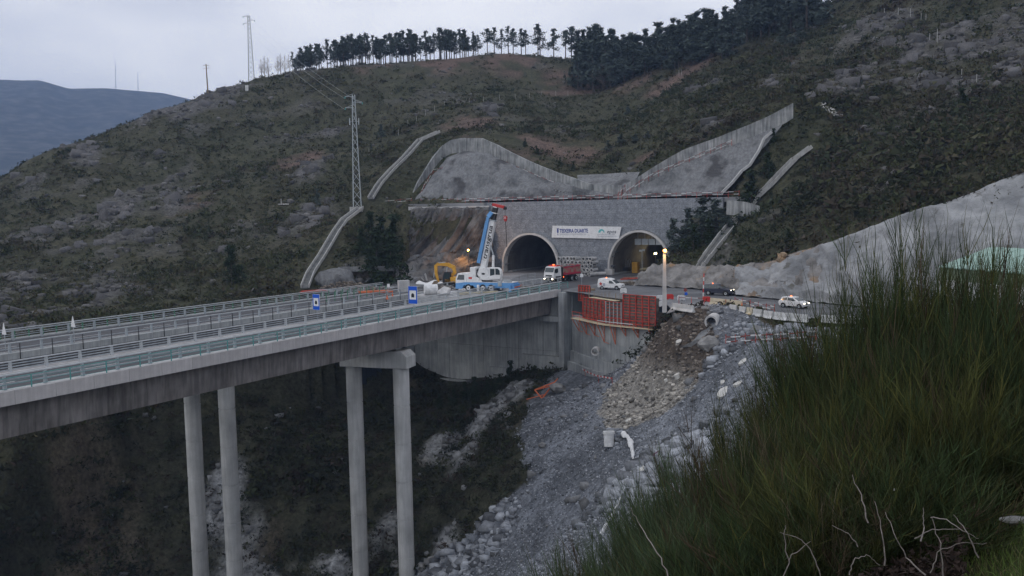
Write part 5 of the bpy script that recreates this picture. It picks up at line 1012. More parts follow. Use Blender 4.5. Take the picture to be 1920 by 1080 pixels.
# excavator seen between the crane and the rock cut
c = Z(846, 538.5); t = thing('excavator', 'yellow tracked excavator with arched arm behind the crane cab', 'excavator', (c[0], c[1], 0), R_(172)); Y_ = M['yellow']
for y in (-1.1, 1.1): m = MB(); m.prism([(-1.9, .25), (-1.5, 0), (1.5, 0), (1.9, .25), (1.9, .6), (1.5, .85), (-1.5, .85), (-1.9, .6)], y-.28, y+.28, 'y'); obj('track', m, M['rubber'], t)
m = MB(); m.box2((-2.3, -1.25, .95), (1.0, 1.25, 1.9)); obj('house', m, Y_, t, bevel=.08); m = MB(); m.box2((-2.6, -1.25, 1.0), (-1.9, 1.25, 2.1)); obj('counterweight', m, M['dark'], t, bevel=.1)
m = MB(); m.prism([(-.1, 1.0), (-.1, 2.8), (.95, 2.8), (1.25, 1.9), (1.25, 1.0)], .35, 1.25, 'y'); obj('cab', m, M['dark'], t, bevel=.05); m = MB(); m.prism([(.0, 1.6), (.0, 2.65), (.85, 2.65), (1.1, 1.9), (1.1, 1.6)], 1.255, 1.27, 'y'); obj('window', m, M['glass'], t)
def arm(pts, w, th): 
    mb = MB(); up_ = []; dn = []
    for i, (x, z, h) in enumerate(pts):
        a = Vector((pts[min(i+1, len(pts)-1)][0]-pts[max(i-1, 0)][0], pts[min(i+1, len(pts)-1)][1]-pts[max(i-1, 0)][1])).normalized(); n_ = Vector((-a.y, a.x)); up_.append((x+n_.x*h/2, z+n_.y*h/2)); dn.append((x-n_.x*h/2, z-n_.y*h/2))
    mb.prism(up_+dn[::-1], -w/2, w/2, 'y'); return mb
m = arm([(.4, 1.6, .5), (.0-.75, 2.7, .62), (-.55, 3.6, .75), (.5, 4.15, .7), (1.9, 4.2, .42), (2.6, 4.1, .35)], .42, 0); obj('boom', m, Y_, t)
m = arm([(2.2, 4.45, .35), (2.75, 3.9, .6), (2.75, 2.6, .5), (2.3, .9, .32)], .36, 0); obj('stick', m, Y_, t)
m = MB(); m.bar((1.0, 0, 4.55), (2.3, 0, 4.5), .14); m.bar((.9, .3, 1.9), (.6, .3, 3.7), .15); m.bar((2.95, 0, 3.9), (3.2, 0, 1.8), .12); obj('hydraulic_ram', m, M['galv'], t)
m = arm([(2.4, 1.1, .3), (2.9, .9, .7), (3.3, .4, .7), (2.9, .1, .3)], .8, 0); obj('bucket', m, M['wood'], t)
# ------------------------------------------------------------------ concrete pipes
pm = MB(); pm.ring((0, 0, 0), (1, 0, 0), .385, .27, 2.3, 18); pm.ring((-1.22, 0, 0), (1, 0, 0), .43, .29, .2, 18); pme = pm.mesh('concrete_pipe', mat('pipe_concrete', (.34, .34, .34), (.46, .46, .46), .85, 1.5, rnd=.12))
rows_ = ['bottom', 'second', 'third', 'fourth', 'top']
for base, ncol, nrow, lab in ((16.4, 6, 5, 'left'), (11.0, 3, 5, 'right')):
    for r in range(nrow):
        n = ncol-(1 if (r == 4 and ncol == 6) else 0)
        for k in range(n):
            y = base-k*.86-(.43 if r % 2 else 0); o = props(obj('concrete_pipe', pme, None, loc=W(126.6+rng.uniform(-.35, .35), y, .43+r*.76), rz=BROT+rng.uniform(-.05, .05)),
                '%s-row grey concrete pipe, %s in the %s pipe stack by the portal' % (rows_[r], ['leftmost', 'second from left', 'third from left', 'fourth from left', 'fifth from left', 'rightmost'][k], lab), 'pipe', 'concrete pipes stacked between the tunnels')
for k, (y, s, rz) in enumerate([(17.3, 125, .1), (8.0, 124.6, -.5), (7.1, 125.5, -.7), (7.5, 126.3, -.6)]):
    props(obj('concrete_pipe', pme, None, loc=W(s, y, .43), rz=BROT+rz), ['loose concrete pipe on the ground at the left of the stacks', 'nearest loose concrete pipe right of the stacks', 'outermost loose concrete pipe right of the stacks', 'loose concrete pipe close against the right stack'][k], 'pipe', 'concrete pipes stacked between the tunnels')

# ------------------------------------------------------------------ barriers
def jersey(L): m = MB(); m.prism([(-.30, 0), (-.30, .08), (-.13, .33), (-.09, .82), (.09, .82), (.13, .33), (.30, .08), (.30, 0)], -L/2, L/2, 'x'); return m
M['jersey'] = mat('barrier_concrete', (.40, .41, .41), (.58, .59, .59), .85, 1.5, rnd=.12); M['jersey_y'] = mat('barrier_stained', (.42, .38, .28), (.58, .53, .42), .85, .8, spots=(.9, (.50, .33, .08), .55, .65))
for i, (a, b_, mt, lab) in enumerate([((1332, 570), (1360, 573), 'jersey_y', 'yellow-stained long concrete barrier behind the drain pipe'), ((1362, 573), (1392, 576.5), 'jersey_y', 'second yellow-stained concrete barrier, joined to the first'), ((1369, 583), (1381, 585), 'jersey', 'first short white barrier at the left of the row'), ((1386, 586.5), (1399, 588.5), 'jersey', 'second short white barrier in the row'), ((1401, 589), (1411, 590.5), 'jersey_y', 'short yellow-marked barrier in the row'), ((1413, 591.5), (1429, 594), 'jersey', 'white barrier right of the yellow-marked one'), ((1432, 595), (1450, 598), 'jersey', 'white barrier in the middle of the right row'), ((1452, 598), (1476, 601), 'jersey', 'longer white barrier left of the tape posts'), ((1478, 600.5), (1499, 603), 'jersey', 'grey-white barrier below the hatchback'), ((1501, 603), (1513, 604), 'jersey', 'last white barrier before the broom bushes'), ((1540, 604), (1570, 606), 'jersey', 'white barrier half hidden behind the tips of the broom'), ((1575, 606), (1605, 608), 'jersey', 'rightmost barrier behind the tips of the broom'), ((1259, 580), (1302, 586), 'jersey', 'long pale barrier lying tilted right of the lamp pole')]):
    p, q = Z(*a), Z(*b_); d = q-p; L = max(1.0, np.linalg.norm(d)-.1); c = (p+q)/2; o = single('concrete_barrier', jersey(L), M[mt], lab, 'barrier', (c[0], c[1], .0), math.atan2(d[1], d[0])+(0 if mt == 'jersey_y' else rng.uniform(-.12, .12)), 'concrete barriers along the site road')
    o.scale = (1, 1, 1.08)
def wbar(): m = MB(); m.prism([(-.5, 0), (-.5, .55), (-.38, .72), (.38, .72), (.5, .55), (.5, 0), (.25, 0), (.2, .14), (-.2, .14), (-.25, 0)], -.2, .2, 'y'); return m
for px, py, mt, lab in [(1238, 563, 'white_d', 'white plastic barrier left of the lamp pole'), (1256, 561, 'red', 'red plastic barrier just right of the lamp pole'), (1277, 563, 'white_d', 'white plastic barrier right of the red one'), (1325, 566, 'red', 'red plastic barrier against the yellow-stained barrier'), (1243, 574, 'white_d', 'low cream barrier at the foot of the lamp pole'), (1169, 549, 'white_d', 'white plastic barrier in front of the van')]:
    c = Z(px, py); single('plastic_barrier', wbar(), M[mt], lab, 'barrier', (c[0], c[1], 0), rng.uniform(-.3, .3), 'plastic water barriers', bevel=.04)

# ------------------------------------------------------------------ red and white board fences
def board_fence(label, pts, zoff=1.15, sp=2.1, rows=(.95, .5), slope=True, bw=.085):
    P = [np.array(q, float) for q in pts]; b = thing('board_fence', label, 'fence', P[0]); d = np.r_[0, np.cumsum([np.linalg.norm(P[i+1]-P[i]) for i in range(len(P)-1)])]; n = max(2, int(d[-1]/sp)); tt = np.linspace(0, d[-1], n+1)
    Q = np.stack([np.interp(tt, d, [p[k] for p in P]) for k in range(3)], 1)-P[0]
    for i in range(n+1): m = MB(); m.bar(Q[i]+[0, 0, -.25], Q[i]+[0, 0, zoff+rng.uniform(-.08, .12)], .07); obj('post', m, M['form_red'], b)
    for j, z in enumerate(rows):
        for i in range(n):
            a = Q[i]+[0, -.05, z+rng.uniform(-.06, .06)]; c = Q[i+1]+[0, -.05, z+rng.uniform(-.06, .06)]; e = (a+c)/2
            h = (i+j) % 2; m = MB(); m.bar(a, e, .03, bw); obj('board', m, M['white_d' if h else 'red_board'], b); m = MB(); m.bar(e, c, .03, bw); obj('board', m, M['red_board' if h else 'white_d'], b)
    return b
M['red_board'] = mat('faded_red_board', (.14, .04, .04), (.26, .07, .06), .8, 2)
board_fence('red and white board fence along the top of the portal wall', [W(130.5, t, 15.55) for t in (56, 37, 20, 0, -20)])
board_fence('red and white board fence down the stair under the left crest wall', PS((950, 312, 140.5), (1000, 334, 138), (1045, 352, 135.8)), rows=(.95, .55))
board_fence('short red and white fence at the left foot of the crest wall', PS((787, 372, 132.5), (800, 345, 135), (812, 326, 137.5), (830, 322, 138)))
board_fence('red and white board fence climbing beside the right crest wall', PS((1165, 372, 132), (1185, 358, 133.5), (1222, 334, 134.8), (1290, 306, 137), (1372, 272, 139.5)))
board_fence('red and white board fence at the junction of the crest walls', PS((1160, 371, 131.5), (1172, 356, 133.4)), sp=1.2)
fz = lambda *q: hit(*q, a=70)
board_fence('red and white board fence across the top of the rock spoil', [hit(1361, 647), hit(1406, 645), hit(1446, 643), hit(1488, 641), hit(1530, 638)], zoff=1.25, sp=1.75, rows=(1.0, .45), bw=.14)
board_fence('low red rail fence between the two groups of plastic barriers', [Z(1273, 570), Z(1320, 571)], sp=2.3, rows=(.9,), bw=.07)
board_fence('thin red fence behind the short white barriers', [Z(1378, 572), Z(1430, 583), Z(1452, 588)], sp=2.0, rows=(.9, .5), bw=.08)
board_fence('red and white board fence left of the near pylon cut', [onS(x, y, s) for x, y, s in ((708, 386, 129), (735, 383, 129.5), (772, 380, 130))], sp=2.6)
# striped sight rods
for px, py, top, lab in [(1318, 570, 512, 'tall red and white striped rod beside the dark car'), (1612, 571, 523, 'red and white striped rod leaning on the sprayed slope'), (1490, 561, 550, 'tiny striped marker by the foot of the sprayed slope')]:
    c = Z(px, py); h = (py-top)/1660*c[1]; b = thing('striped_rod', lab, 'rod', c)
    for k in range(8): m = MB(); m.cyl((.02*k, 0, h*(k+.5)/8), (0, 0, 1), .07, h/8-.004, 8); obj('band', m, M['red' if k % 2 else 'white_d'], b)
c = Z(1592, 572); m = MB(); m.bar((0, 0, 0), (1.6, .6, 3.2), .14); single('prop', m, M['galv'], 'grey prop leaning on the sprayed slope left of the striped rod', 'prop', c)

# stair under the crest wall
st_ = PS((1040, 356, 134.5), (1075, 366, 133.4), (1108, 373, 132.2)); b = thing('stair', 'narrow concrete stair at the foot of the descending crest wall', 'stair', st_[0]); Q = resample(st_, 24)-st_[0]
for i in range(24): m = MB(); m.box(Q[i], (.42, 1.2, .16)); obj('step', m, M['conc'] if i % 2 else M['form_dark'], b)
st_ = PS((965, 320, 139.6), (1010, 340, 137.2), (1045, 356, 135.2)); b = thing('stair', 'narrow concrete stair below the board fence on the left mound', 'stair', st_[0]); Q = resample(st_, 24)-st_[0]
for i in range(24): m = MB(); m.box(Q[i], (.42, 1.1, .16)); obj('step', m, M['conc'] if i % 2 else M['form_dark'], b)

# ------------------------------------------------------------------ drainage chutes
def chute(label, px, w=1.25, lift=.5):
    P = [hit(x, y) for x, y in px]; P = np.array(P); P[:, 2] += .1; b = thing('drainage_chute', label, 'chute', P[0]); Q = resample(P, max(6, int(np.linalg.norm(np.diff(P, axis=0), axis=1).sum()/1.6)))-P[0]
    for i in range(len(Q)-1):
        a, c = Q[i], Q[i+1]; d = c-a; h = np.array([d[0], d[1], 0]); s = np.array([h[1], -h[0], 0])/(np.linalg.norm(h)+1e-6)
        if s[0] < 0: s = -s
        z = np.array([0, 0, lift]); m = MB(); m.bar(a+z*.9, c+z*.9, w, .22); obj('step', m, M['chute_d'], b)
        for k in (-1, 1): m = MB(); o = s*k*(w/2+.09)+z+[0, 0, .3]; m.bar(a+o, c+o, .15, .7); obj('kerb', m, M['chute'], b)
    return b
M['chute'] = mat('chute_concrete', (.36, .36, .35), (.50, .50, .49), .85, 1, streak=.2); M['chute_d'] = mat('chute_bed', (.085, .088, .085), (.15, .155, .15), .9, 1)
chute('lower left drainage chute climbing from the bridge end to the near pylon', [(572, 546), (582, 520), (603, 488), (628, 445), (645, 420), (676, 396)])
chute('upper left drainage chute above the near pylon', [(695, 378), (712, 350), (735, 324), (760, 300), (788, 268), (822, 253)])
chute('long right drainage chute dropping to the site road', [(1297, 535), (1322, 494), (1352, 455), (1385, 415), (1412, 385)], 1.5)
chute('upper stretch of the right drainage chute among the bushes', [(1414, 382), (1440, 358), (1468, 328), (1490, 306), (1520, 284)], 1.3)
m = MB(); a, c = hit(1538, 198), hit(1572, 222); m.bar(a+[0, 0, .6], c+[0, 0, .6], 1.8, .3); single('concrete_apron', m, M['chute'], 'pale concrete apron on the rocky slope right of the crest wall', 'apron')

# ------------------------------------------------------------------ lattice pylons, pole, wires
def pylon(label, base, H, w0, w1):
    b = thing('lattice_pylon', label, 'pylon', base, R_(12)); n = 14; zs = [H*(1-(1-i/n)**1.15) for i in range(n+1)]; wd = lambda z: w0+(w1-w0)*z/H
    for sx, sy in ((1, 1), (1, -1), (-1, 1), (-1, -1)): m = MB(); m.bar((sx*w0/2, sy*w0/2, -.5), (sx*w1/2, sy*w1/2, H), .13); obj('leg', m, M['galv'], b)
    for i in range(n):
        a, c = wd(zs[i])/2, wd(zs[i+1])/2
        for k in range(4):
            cs = [(1, 1), (-1, 1), (-1, -1), (1, -1)]; p, q = cs[k], cs[(k+1) % 4]; m = MB(); s = i % 2; pa, qa = (p, q) if s else (q, p)
            m.bar((pa[0]*a, pa[1]*a, zs[i]), (qa[0]*c, qa[1]*c, zs[i+1]), .07); m.bar((qa[0]*a, qa[1]*a, zs[i]), (pa[0]*c, pa[1]*c, zs[i+1]), .05); obj('brace', m, M['galv'], b)
    tips = []
    for x, z in ((-2.0, H-.4), (2.0, H-1.7), (-2.0, H-3.0)):
        m = MB(); m.bar((0, 0, z), (x, 0, z), .12); m.bar((0, 0, z+.7), (x, 0, z), .07); ar = obj('cross_arm', m, M['galv'], b)
        m = MB(); m.cyl((x, 0, z-.25), (0, 0, 1), .12, .45, 8); obj('insulator', m, M['teal'], ar); tips.append(Vector(base)+Matrix.Rotation(R_(12), 3, 'Z') @ Vector((x, 0, z-.5)))
    return b, tips
g = hit(670, 391); H = (391-182)/1660*g[1]
pb, tipsA = pylon('tall lattice pylon standing at the bend of the left drainage chute', g, H, 1.9, .55)
m = MB(); m.box((-1.1, 0, H-6.2), (.25, .3, 1.6)); m.box((1.0, 0, H-6.2), (.2, .3, 1.5)); m.bar((-1.1, 0, H-6.2), (1.0, 0, H-6.2), .08); obj('switch_gear', m, M['galv'], pb)
m = MB(); m.box((0, 0, 0), (3.0, 2.6, 1.2)); single('pylon_footing', m, M['chute'], 'pale concrete block under the near lattice pylon', 'footing', g+[0, -.6, -.2])
g2 = ridge_at(470); g2 = D(472, 160, g2[1]-4); g2[2] = float(height(np.array([g2[0]]), np.array([g2[1]]))[0]); H2 = float(D(465, 29, g2[1])[2])-g2[2]
pb2, tipsB = pylon('distant lattice pylon on the skyline left of the bare trees', g2, H2, 2.1, .7)
for k in range(3):
    a, c = tipsA[k], tipsB[k]; pts = [a.lerp(c, u)-Vector((0, 0, 4.5*4*u*(1-u)*.35)) for u in np.linspace(0, 1, 14)]; m = MB(); m.tube(pts, .022, 4, False); single('power_line', m, M['galv'], ['uppermost wire between the two lattice pylons', 'middle wire between the two lattice pylons, on the right arm', 'lowest wire between the two lattice pylons'][k], 'wire')
g3 = D(390, 176, 326); g3[2] = float(height(np.array([g3[0]]), np.array([g3[1]]))[0]); H3 = float(D(386, 120, g3[1])[2])-g3[2]; b = thing('power_pole', 'single dark power pole on the ridge left of the skyline pylon', 'pole', g3)
m = MB(); m.tube([(0, 0, -.5), (-.2, 0, H3)], [.28, .17], 8); obj('pole', m, M['wood'], b)
for z in (H3-.5, H3-1.5): m = MB(); m.bar((-1.3, 0, z), (1.1, 0, z), .12); obj('cross_arm', m, M['wood'], b)
for k, (px, y0, y1) in enumerate([(216, 115, 165), (258, 135, 168)]):
    p, q = D(px, y1, 2950), D(px, y0, 2950); m = MB(); m.tube([p-[0, 0, 60], q], [2.0, .5], 5); single('radio_mast', m, M['galv'], ['taller faint mast on the far mountain top', 'shorter faint mast on the far mountain top'][k], 'mast')
# fence posts on the slopes
for px, py, h in [(747, 254, 1.8), (765, 236, 1.8), (781, 229, 1.8), (798, 217, 1.8), (815, 209, 1.8), (833, 200, 1.8), (857, 196, 1.8), (880, 194, 1.8), (907, 191, 1.8), (937, 188, 1.8), (966, 186, 1.8), (993, 183, 1.8), (1016, 181, 1.8), (1042, 180, 1.8), (1065, 180, 1.8), (1352, 108, 2), (1356, 107, 2), (1273, 142, 1.8), (1278, 141, 1.8), (1658, 30, 2), (1684, 29, 2), (1707, 31, 2), (1727, 37, 1.6), (1736, 38, 1.6), (1757, 83, 3.5), (1743, 75, 1.6), (1803, 148, 2), (1831, 158, 2), (692, 290, 1.8), (672, 300, 1.8)]:
    g = hit(px, py); m = MB(); m.bar((0, 0, -.4), (0, 0, h), .10); single('fence_post', m, M['chute'], 'pale thin fence post standing in the heath of the slope', 'post', g, 0, 'pale fence posts across the hillside')
g = hit(1434, 52, 100, 430); m = MB(); m.box((0, 0, 1.2), (1.3, .8, 3)); single('marker_stone', m, M['white'], 'white block marker on the crag below the dense wood', 'marker', g)
g = hit(463, 170, 200, 430); m = MB(); m.box((0, 0, .8), (1.0, .7, 2.2)); single('marker_stone', m, M['white_d'], 'small white marker beside the foot of the skyline pylon', 'marker', g)
g = hit(532, 384, 150, 330); b = thing('bench_platform', 'small pale platform and post on the heath left of the near pylon', 'platform', g); m = MB(); m.box((0, 0, .15), (2.6, 1.0, .3)); obj('slab', m, M['chute'], b); m = MB(); m.bar((-.6, 0, .3), (-.6, 0, 1.5), .16); obj('post', m, M['chute'], b)

# ------------------------------------------------------------------ lamps
def point(name, loc, e, col, rad=.15):
    l = bpy.data.lights.new(name, 'POINT'); l.energy = e; l.color = col; l.shadow_soft_size = rad; o = bpy.data.objects.new(name, l); COL.objects.link(o); o.location = tuple(map(float, loc)); return o
c = Z(1246, 583, -.2); Hh = (583-471)/1660*c[1]; b = thing('lamp_pole', 'square concrete lamp pole with orange lamp, standing left of the site road', 'street lamp', c)
m = MB(); m.box((0, 0, Hh/2-.2), (.56, .5, Hh), taper=.62); obj('pole', m, M['conc_l'], b)
m = MB(); m.box((0, -.22, Hh-.05), (.16, .4, .1)); obj('bracket', m, M['dark'], b); m = MB(); m.rock((0, -.38, Hh+.12),   .27, 3, 1.0, 1); obj('bulb', m, SOD, b, smooth=True); point('pole_lamp_light', c+[0, -.9, Hh+.3], 400, (1, .50, .16))
c = onS(878, 469, 121.0); c0 = np.array([c[0], c[1], 0]); b = thing('flood_lamp', 'glowing orange flood lamp on a thin mast before the dark rock cut', 'flood lamp', c0)
m = MB(); m.tube([(0, .3, 0), (0, .15, c[2]-.1)], .05, 8); obj('mast', m, M['dark'], b); m = MB(); m.box((0, .12, c[2]), (.5, .2, .4)); obj('housing', m, M['dark'], b); m = MB(); m.rock((0, -.12, c[2]), .36, 4, 1.0, 1); obj('bulb', m, SOD, b, smooth=True); point('flood_lamp_light', c+[0, -.7, .1], 1000, (1, .45, .12))
# inside the right tunnel
for px, py, s, lab, e in [(1172, 485, 139, 'white work lamp glowing inside the right tunnel, left one', 330), (1229, 475, 146, 'yellow work lamp glowing deep in the right tunnel, right one', 260)]:
    c = onS(px, py, s); b = thing('work_lamp', lab, 'work lamp', (c[0], c[1], 0)); m = MB(); m.tube([(0, .1, 0), (0, .1, c[2])], .04, 6); obj('mast', m, M['dark'], b); m = MB(); m.box((0, 0, c[2]), (.5, .16, .36)); obj('bulb', m, LIT, b); point('work_lamp_light', c+[0, -.6, -.1], e, (1, .82, .5))
c = onS(1204, 505, 131.5); b = thing('light_mast', 'portable light mast with unlit twin heads in the right tunnel mouth', 'light mast', (c[0], c[1], 0)); zt = float(onS(1204, 470, 131.5)[2])
m = MB(); m.tube([(0, 0, 0), (0, 0, zt)], .06, 8); obj('mast', m, M['galv'], b); m = MB(); m.box((-.3, 0, zt), (.5, .3, .35)); m.box((.3, 0, zt+.1), (.5, .3, .35)); obj('lamp_head', m, M['galv'], b)
c = onS(1192, 508, 136); m = MB(); m.box((0, 0, 1.15), (1.25, 1.2, 2.3)); single('site_cabinet', m, M['yellow'], 'ochre site cabinet standing inside the right tunnel', 'cabinet', (c[0], c[1], 0), BROT+math.pi/2, bevel=.03)
c = onS(1165, 512, 137); b = thing('drill_rig', 'low dark drilling machine parked along the right tunnel wall', 'machine', (c[0], c[1], 0), BROT+math.pi/2)
m = MB(); m.box((0, 0, .7), (3.8, 1.4, .8)); m.box((1.0, 0, 1.4), (1.0, 1.2, .8)); obj('body', m, M['dark'], b)
for x in (-1.4, 0, 1.4): m = MB(); m.cyl((x, -.75, .4), (0, 1, 0), .4, .25, 14); obj('wheel', m, M['rubber'], b)
for k in range(4): m = MB(); m.bar((-1.6+k*.25, -.2, .8), (-2.2+k*.35, 0, 2.6+.3*(k % 2)), .08); obj('drill_arm', m, M['galv'], b)

# ------------------------------------------------------------------ signs
def tunnel_sign(label, s, t, zb, zt, w):
    b = thing('tunnel_sign', label, 'road sign', W(s, t, 0), BROT); H = zt-zb
    m = MB(); m.tube([(.06, -.0, .1), (.06, 0, zt-.1)], .045, 8); obj('pole', m, M['galv'], b)
    m = MB(); m.box2((-.03, -w/2-.03, zb-.03), (-.0, w/2+.03, zt+.03)); obj('border', m, M['white'], b)
    m = MB(); m.box2((-.05, -w/2, zb), (-.032, w/2, zt)); obj('panel', m, M['sign_b'], b)
    m = MB(); m.box2((-.06, -w*.38, zb+H*.24), (-.052, w*.38, zb+H*.76)); obj('symbol_field', m, M['white'], b)
    a = w*.17; m = MB(); m.prism([(-a, zb+H*.36), (a, zb+H*.36)]+[(a*math.cos(q), zb+H*.50+a*math.sin(q)) for q in np.linspace(0, math.pi, 9)], -.068, -.062, 'x'); obj('symbol', m, M['black'], b)
tunnel_sign('smaller blue tunnel sign standing on the gap side of the near deck', 45.6, 9.3, 1.55, 3.55, 1.12); tunnel_sign('larger blue tunnel sign at the outer edge of the near deck', 54.6, .62, 1.78, 4.07, 1.42)
for px, py, lab in [(139, 642, 'white triangular sign seen edge-on above the farther deck'), (10, 658, 'white triangular sign at the left edge of the photograph')]:
    q = ST(Z(px, py)); b = thing('triangle_sign', lab, 'road sign', W(q[0], q[1], 0), BROT); m = MB(); m.tube([(0.04, 0, 0), (0.04, 0, 2.9)], .04, 8); obj('pole', m, M['galv'], b); m = MB(); m.prism([(-.42, 1.75), (.42, 1.75), (0, 3.0)], -.015, .015, 'x'); obj('plate', m, M['white'], b)
q = W(102.5, -.2); b = thing('notice_board', 'small white notice on a thin post at the bridge end', 'sign', (q[0], q[1], 0)); m = MB(); m.tube([(0, 0, 0), (0, 0, 2.2)], .035, 6); obj('post', m, M['galv'], b); m = MB(); m.box((0, -.05, 2.0), (.55, .04, .6)); obj('plate', m, M['white'], b)
c = Z(1285, 566); b = thing('marker_sign', 'small dark-topped sign post between the plastic barriers', 'sign', c); m = MB(); m.tube([(0, 0, 0), (0, 0, 2.0)], .03, 6); obj('post', m, M['galv'], b); m = MB(); m.box((0, -.04, 1.75), (.45, .04, .45), M=Matrix.Rotation(R_(45), 3, 'Y')); obj('plate', m, M['red_board'], b); m = MB(); m.box((.1, -.04, 1.2), (.4, .04, .4)); obj('plate', m, M['sign_b'], b)
c = Z(729, 553); b = thing('notice_board', 'small white notice beside the orange cones near the far deck end', 'sign', c); m = MB(); m.tube([(0, 0, 0), (0, 0, 1.6)], .035, 6); obj('post', m, M['galv'], b); m = MB(); m.box((0, -.05, 1.6), (.45, .04, .55)); obj('plate', m, M['white'], b)

# ------------------------------------------------------------------ green-roofed hall at the right edge
E0, E1, R0, R1 = D(1764, 498, 97), D(1990, 533, 82), D(1856, 463, 104), D(2085, 476, 88); G = D(1764, 498, 97); b = thing('site_hall', 'long hall with pale green roof and olive walls at the right edge', 'hall', (G[0], G[1], 0)); o_ = np.array([G[0], G[1], 0])
back = 2*R0-E0; back1 = 2*R1-E1; back[2] = E0[2]; back1[2] = E1[2]; ez_ = E0[2]; E1[2] = ez_; R1[2] = R0[2]; back1[2] = ez_
gr_ = mat('pale_green_sheet', (.27, .42, .36), (.34, .50, .43), .5, .5, streak=.1); ol_ = mat('olive_sheet', (.14, .19, .12), (.19, .24, .16), .6, .6, streak=.15)
for i in range(14):
    u0, u1 = i/14, (i+1)/14-.003; a, c = E0*(1-u0)+E1*u0, E0*(1-u1)+E1*u1; d, e = R0*(1-u1)+R1*u1, R0*(1-u0)+R1*u0; ov = (E0-R0)*.04; z_ = np.array([0, 0, .035 if i % 2 else 0])
    m = MB(); P = [a+ov-o_+z_, c+ov-o_+z_, d-o_+z_, e-o_+z_]; m.add(P+[p-[0, 0, .12] for p in P], [(0, 1, 2, 3), (7, 6, 5, 4), (0, 4, 5, 1), (1, 5, 6, 2), (2, 6, 7, 3), (3, 7, 4, 0)]); obj('roof_panel', m, gr_, b)
m = MB(); P = [R0-o_, R1-o_, back1-o_, back-o_]; m.add(P+[p-[0, 0, .12] for p in P], [(0, 1, 2, 3), (7, 6, 5, 4), (0, 4, 5, 1), (1, 5, 6, 2), (2, 6, 7, 3), (3, 7, 4, 0)]); obj('roof_panel', m, gr_, b)
wd_ = (E1-E0); wd_[2] = 0; wl_ = np.linalg.norm(wd_); wd_ /= wl_; nrm_ = np.array([wd_[1], -wd_[0], 0]); nrm_ = nrm_ if nrm_[1] < 0 else -nrm_
def wp(u, z, o=0.0): return E0*[1, 1, 0]+wd_*u+[0, 0, z]+nrm_*o-o_
m = MB(); P = [wp(0, -.3), wp(wl_, -.3), wp(wl_, ez_-.15), wp(0, ez_-.15)]; m.add(P+[p-nrm_*.2 for p in P], [(0, 1, 2, 3), (7, 6, 5, 4), (0, 4, 5, 1), (1, 5, 6, 2), (2, 6, 7, 3), (3, 7, 4, 0)]); obj('wall', m, ol_, b)
P = [E0-o_, back-o_, back*[1, 1, 0]-o_, E0*[1, 1, 0]-o_]; m = MB(); m.add([E0-o_, R0-o_-[0, 0, .13], back-o_, back*[1, 1, 0]-o_, E0*[1, 1, 0]-o_], [(0, 1, 2, 3, 4)]); obj('gable_wall', m, ol_, b)
for u in (.8, 4.2, 7.0, 10.0, 13.2, 16.5):
    m = MB(); P = [wp(u, .8, .03), wp(u+1.5, .8, .03), wp(u+1.5, ez_-1.5, .03), wp(u, ez_-1.5, .03)]; m.add(P+[p+nrm_*.04 for p in P], [(3, 2, 1, 0), (4, 5, 6, 7), (0, 1, 5, 4), (1, 2, 6, 5), (2, 3, 7, 6), (3, 0, 4, 7)]); obj('shutter', m, M['white_d'], b)
c = D(1893, 560, 74); m = MB(); m.box((0, 0, 0), (2.4, 4, 2.6)); single('container', m, M['white'], 'white box container in front of the green-roofed hall', 'container', (c[0], c[1], 1.0), .3)
# ------------------------------------------------------------------ things lying on the spoil slope
def slab(label, px, py, L, Wd, T, rz, tilt, mt='white_slab', name='stone_slab', cat='slab', rough=.12):
    g = hit(px, py, 60, 200); m = MB(); rs = np.random.default_rng(int(px)); n = 9; o = [(L/2*math.cos(a)*rs.uniform(.75, 1.05), Wd/2*math.sin(a)*rs.uniform(.75, 1.05)) for a in np.linspace(0, 2*math.pi, n+1)[:-1]]; m.prism(o, -T/2, T/2, 'z')
    ob = single(name, m, M[mt], label, cat, g+[0, 0, T*.4]); ob.rotation_euler = (tilt, -.45, rz); return ob
M['white_slab'] = mat('pale_quartz_rock', (.42, .42, .40), (.64, .63, .60), .85, 1.5, 6, .6, 4, bdist=.05)
slab('large flat white slab on the upper rock spoil', 1357, 738, 2.6, 1.2, .3, .7, .2); slab('white rock slab with grey veins low on the spoil near the broom', 1214, 884, 2.5, 1.7, .5, .4, .1); slab('white pointed slab beside the purple hose', 1213, 857, 1.1, .9, .2, 1.2, .3)
slab('pale slab above the large flat white slab', 1384, 722, 1.3, .8, .3, .1, .1); slab('white slab near the top right of the spoil slope', 1393, 680, 1.5, .7, .25, .5, .1); slab('small pale slab left of the large flat white slab', 1355, 718, .8, .5, .2, .9, .2)
slab('long pale slab in the middle of the coarse spoil', 1262, 838, 1.9, .6, .25, .5, .1); slab('white chunk at the upper left edge of the coarse spoil', 1179, 791, .9, .7, .35, .2, .1); slab('round white stone on the brown spoil heap', 1270, 709, .9, .8, .6, 0, 0); slab('smaller white stone left of the round one on the heap', 1249, 716, .6, .5, .4, 0, 0)
slab('white broken stone on the crest of the brown heap', 1272, 645, 1.1, .6, .5, .6, .4)
def boulder(label, px, py, r, mt, sx=1.0):
    g = hit(px, py, 60, 200); m = MB(); m.rock((0, 0, r*.35), r, int(px), .8, 1); ob = single('boulder', m, M[mt], label, 'boulder', g); ob.scale = (sx, 1, 1); return ob
M['grey_rock'] = mat('grey_boulder_rock', (.14, .14, .14), (.28, .28, .275), .9, 1.2, 6, .8, 3, bdist=.08)
boulder('big grey-brown boulder at the top of the brown heap', 1329, 652, 1.25, 'grey_rock', 1.3); boulder('smooth grey boulder beside the red frame under the abutment', 1046, 735, 1.7, 'grey_rock'); boulder('small blue-grey boulder at the edge of the bare chute', 1017, 838, .7, 'grey_rock')
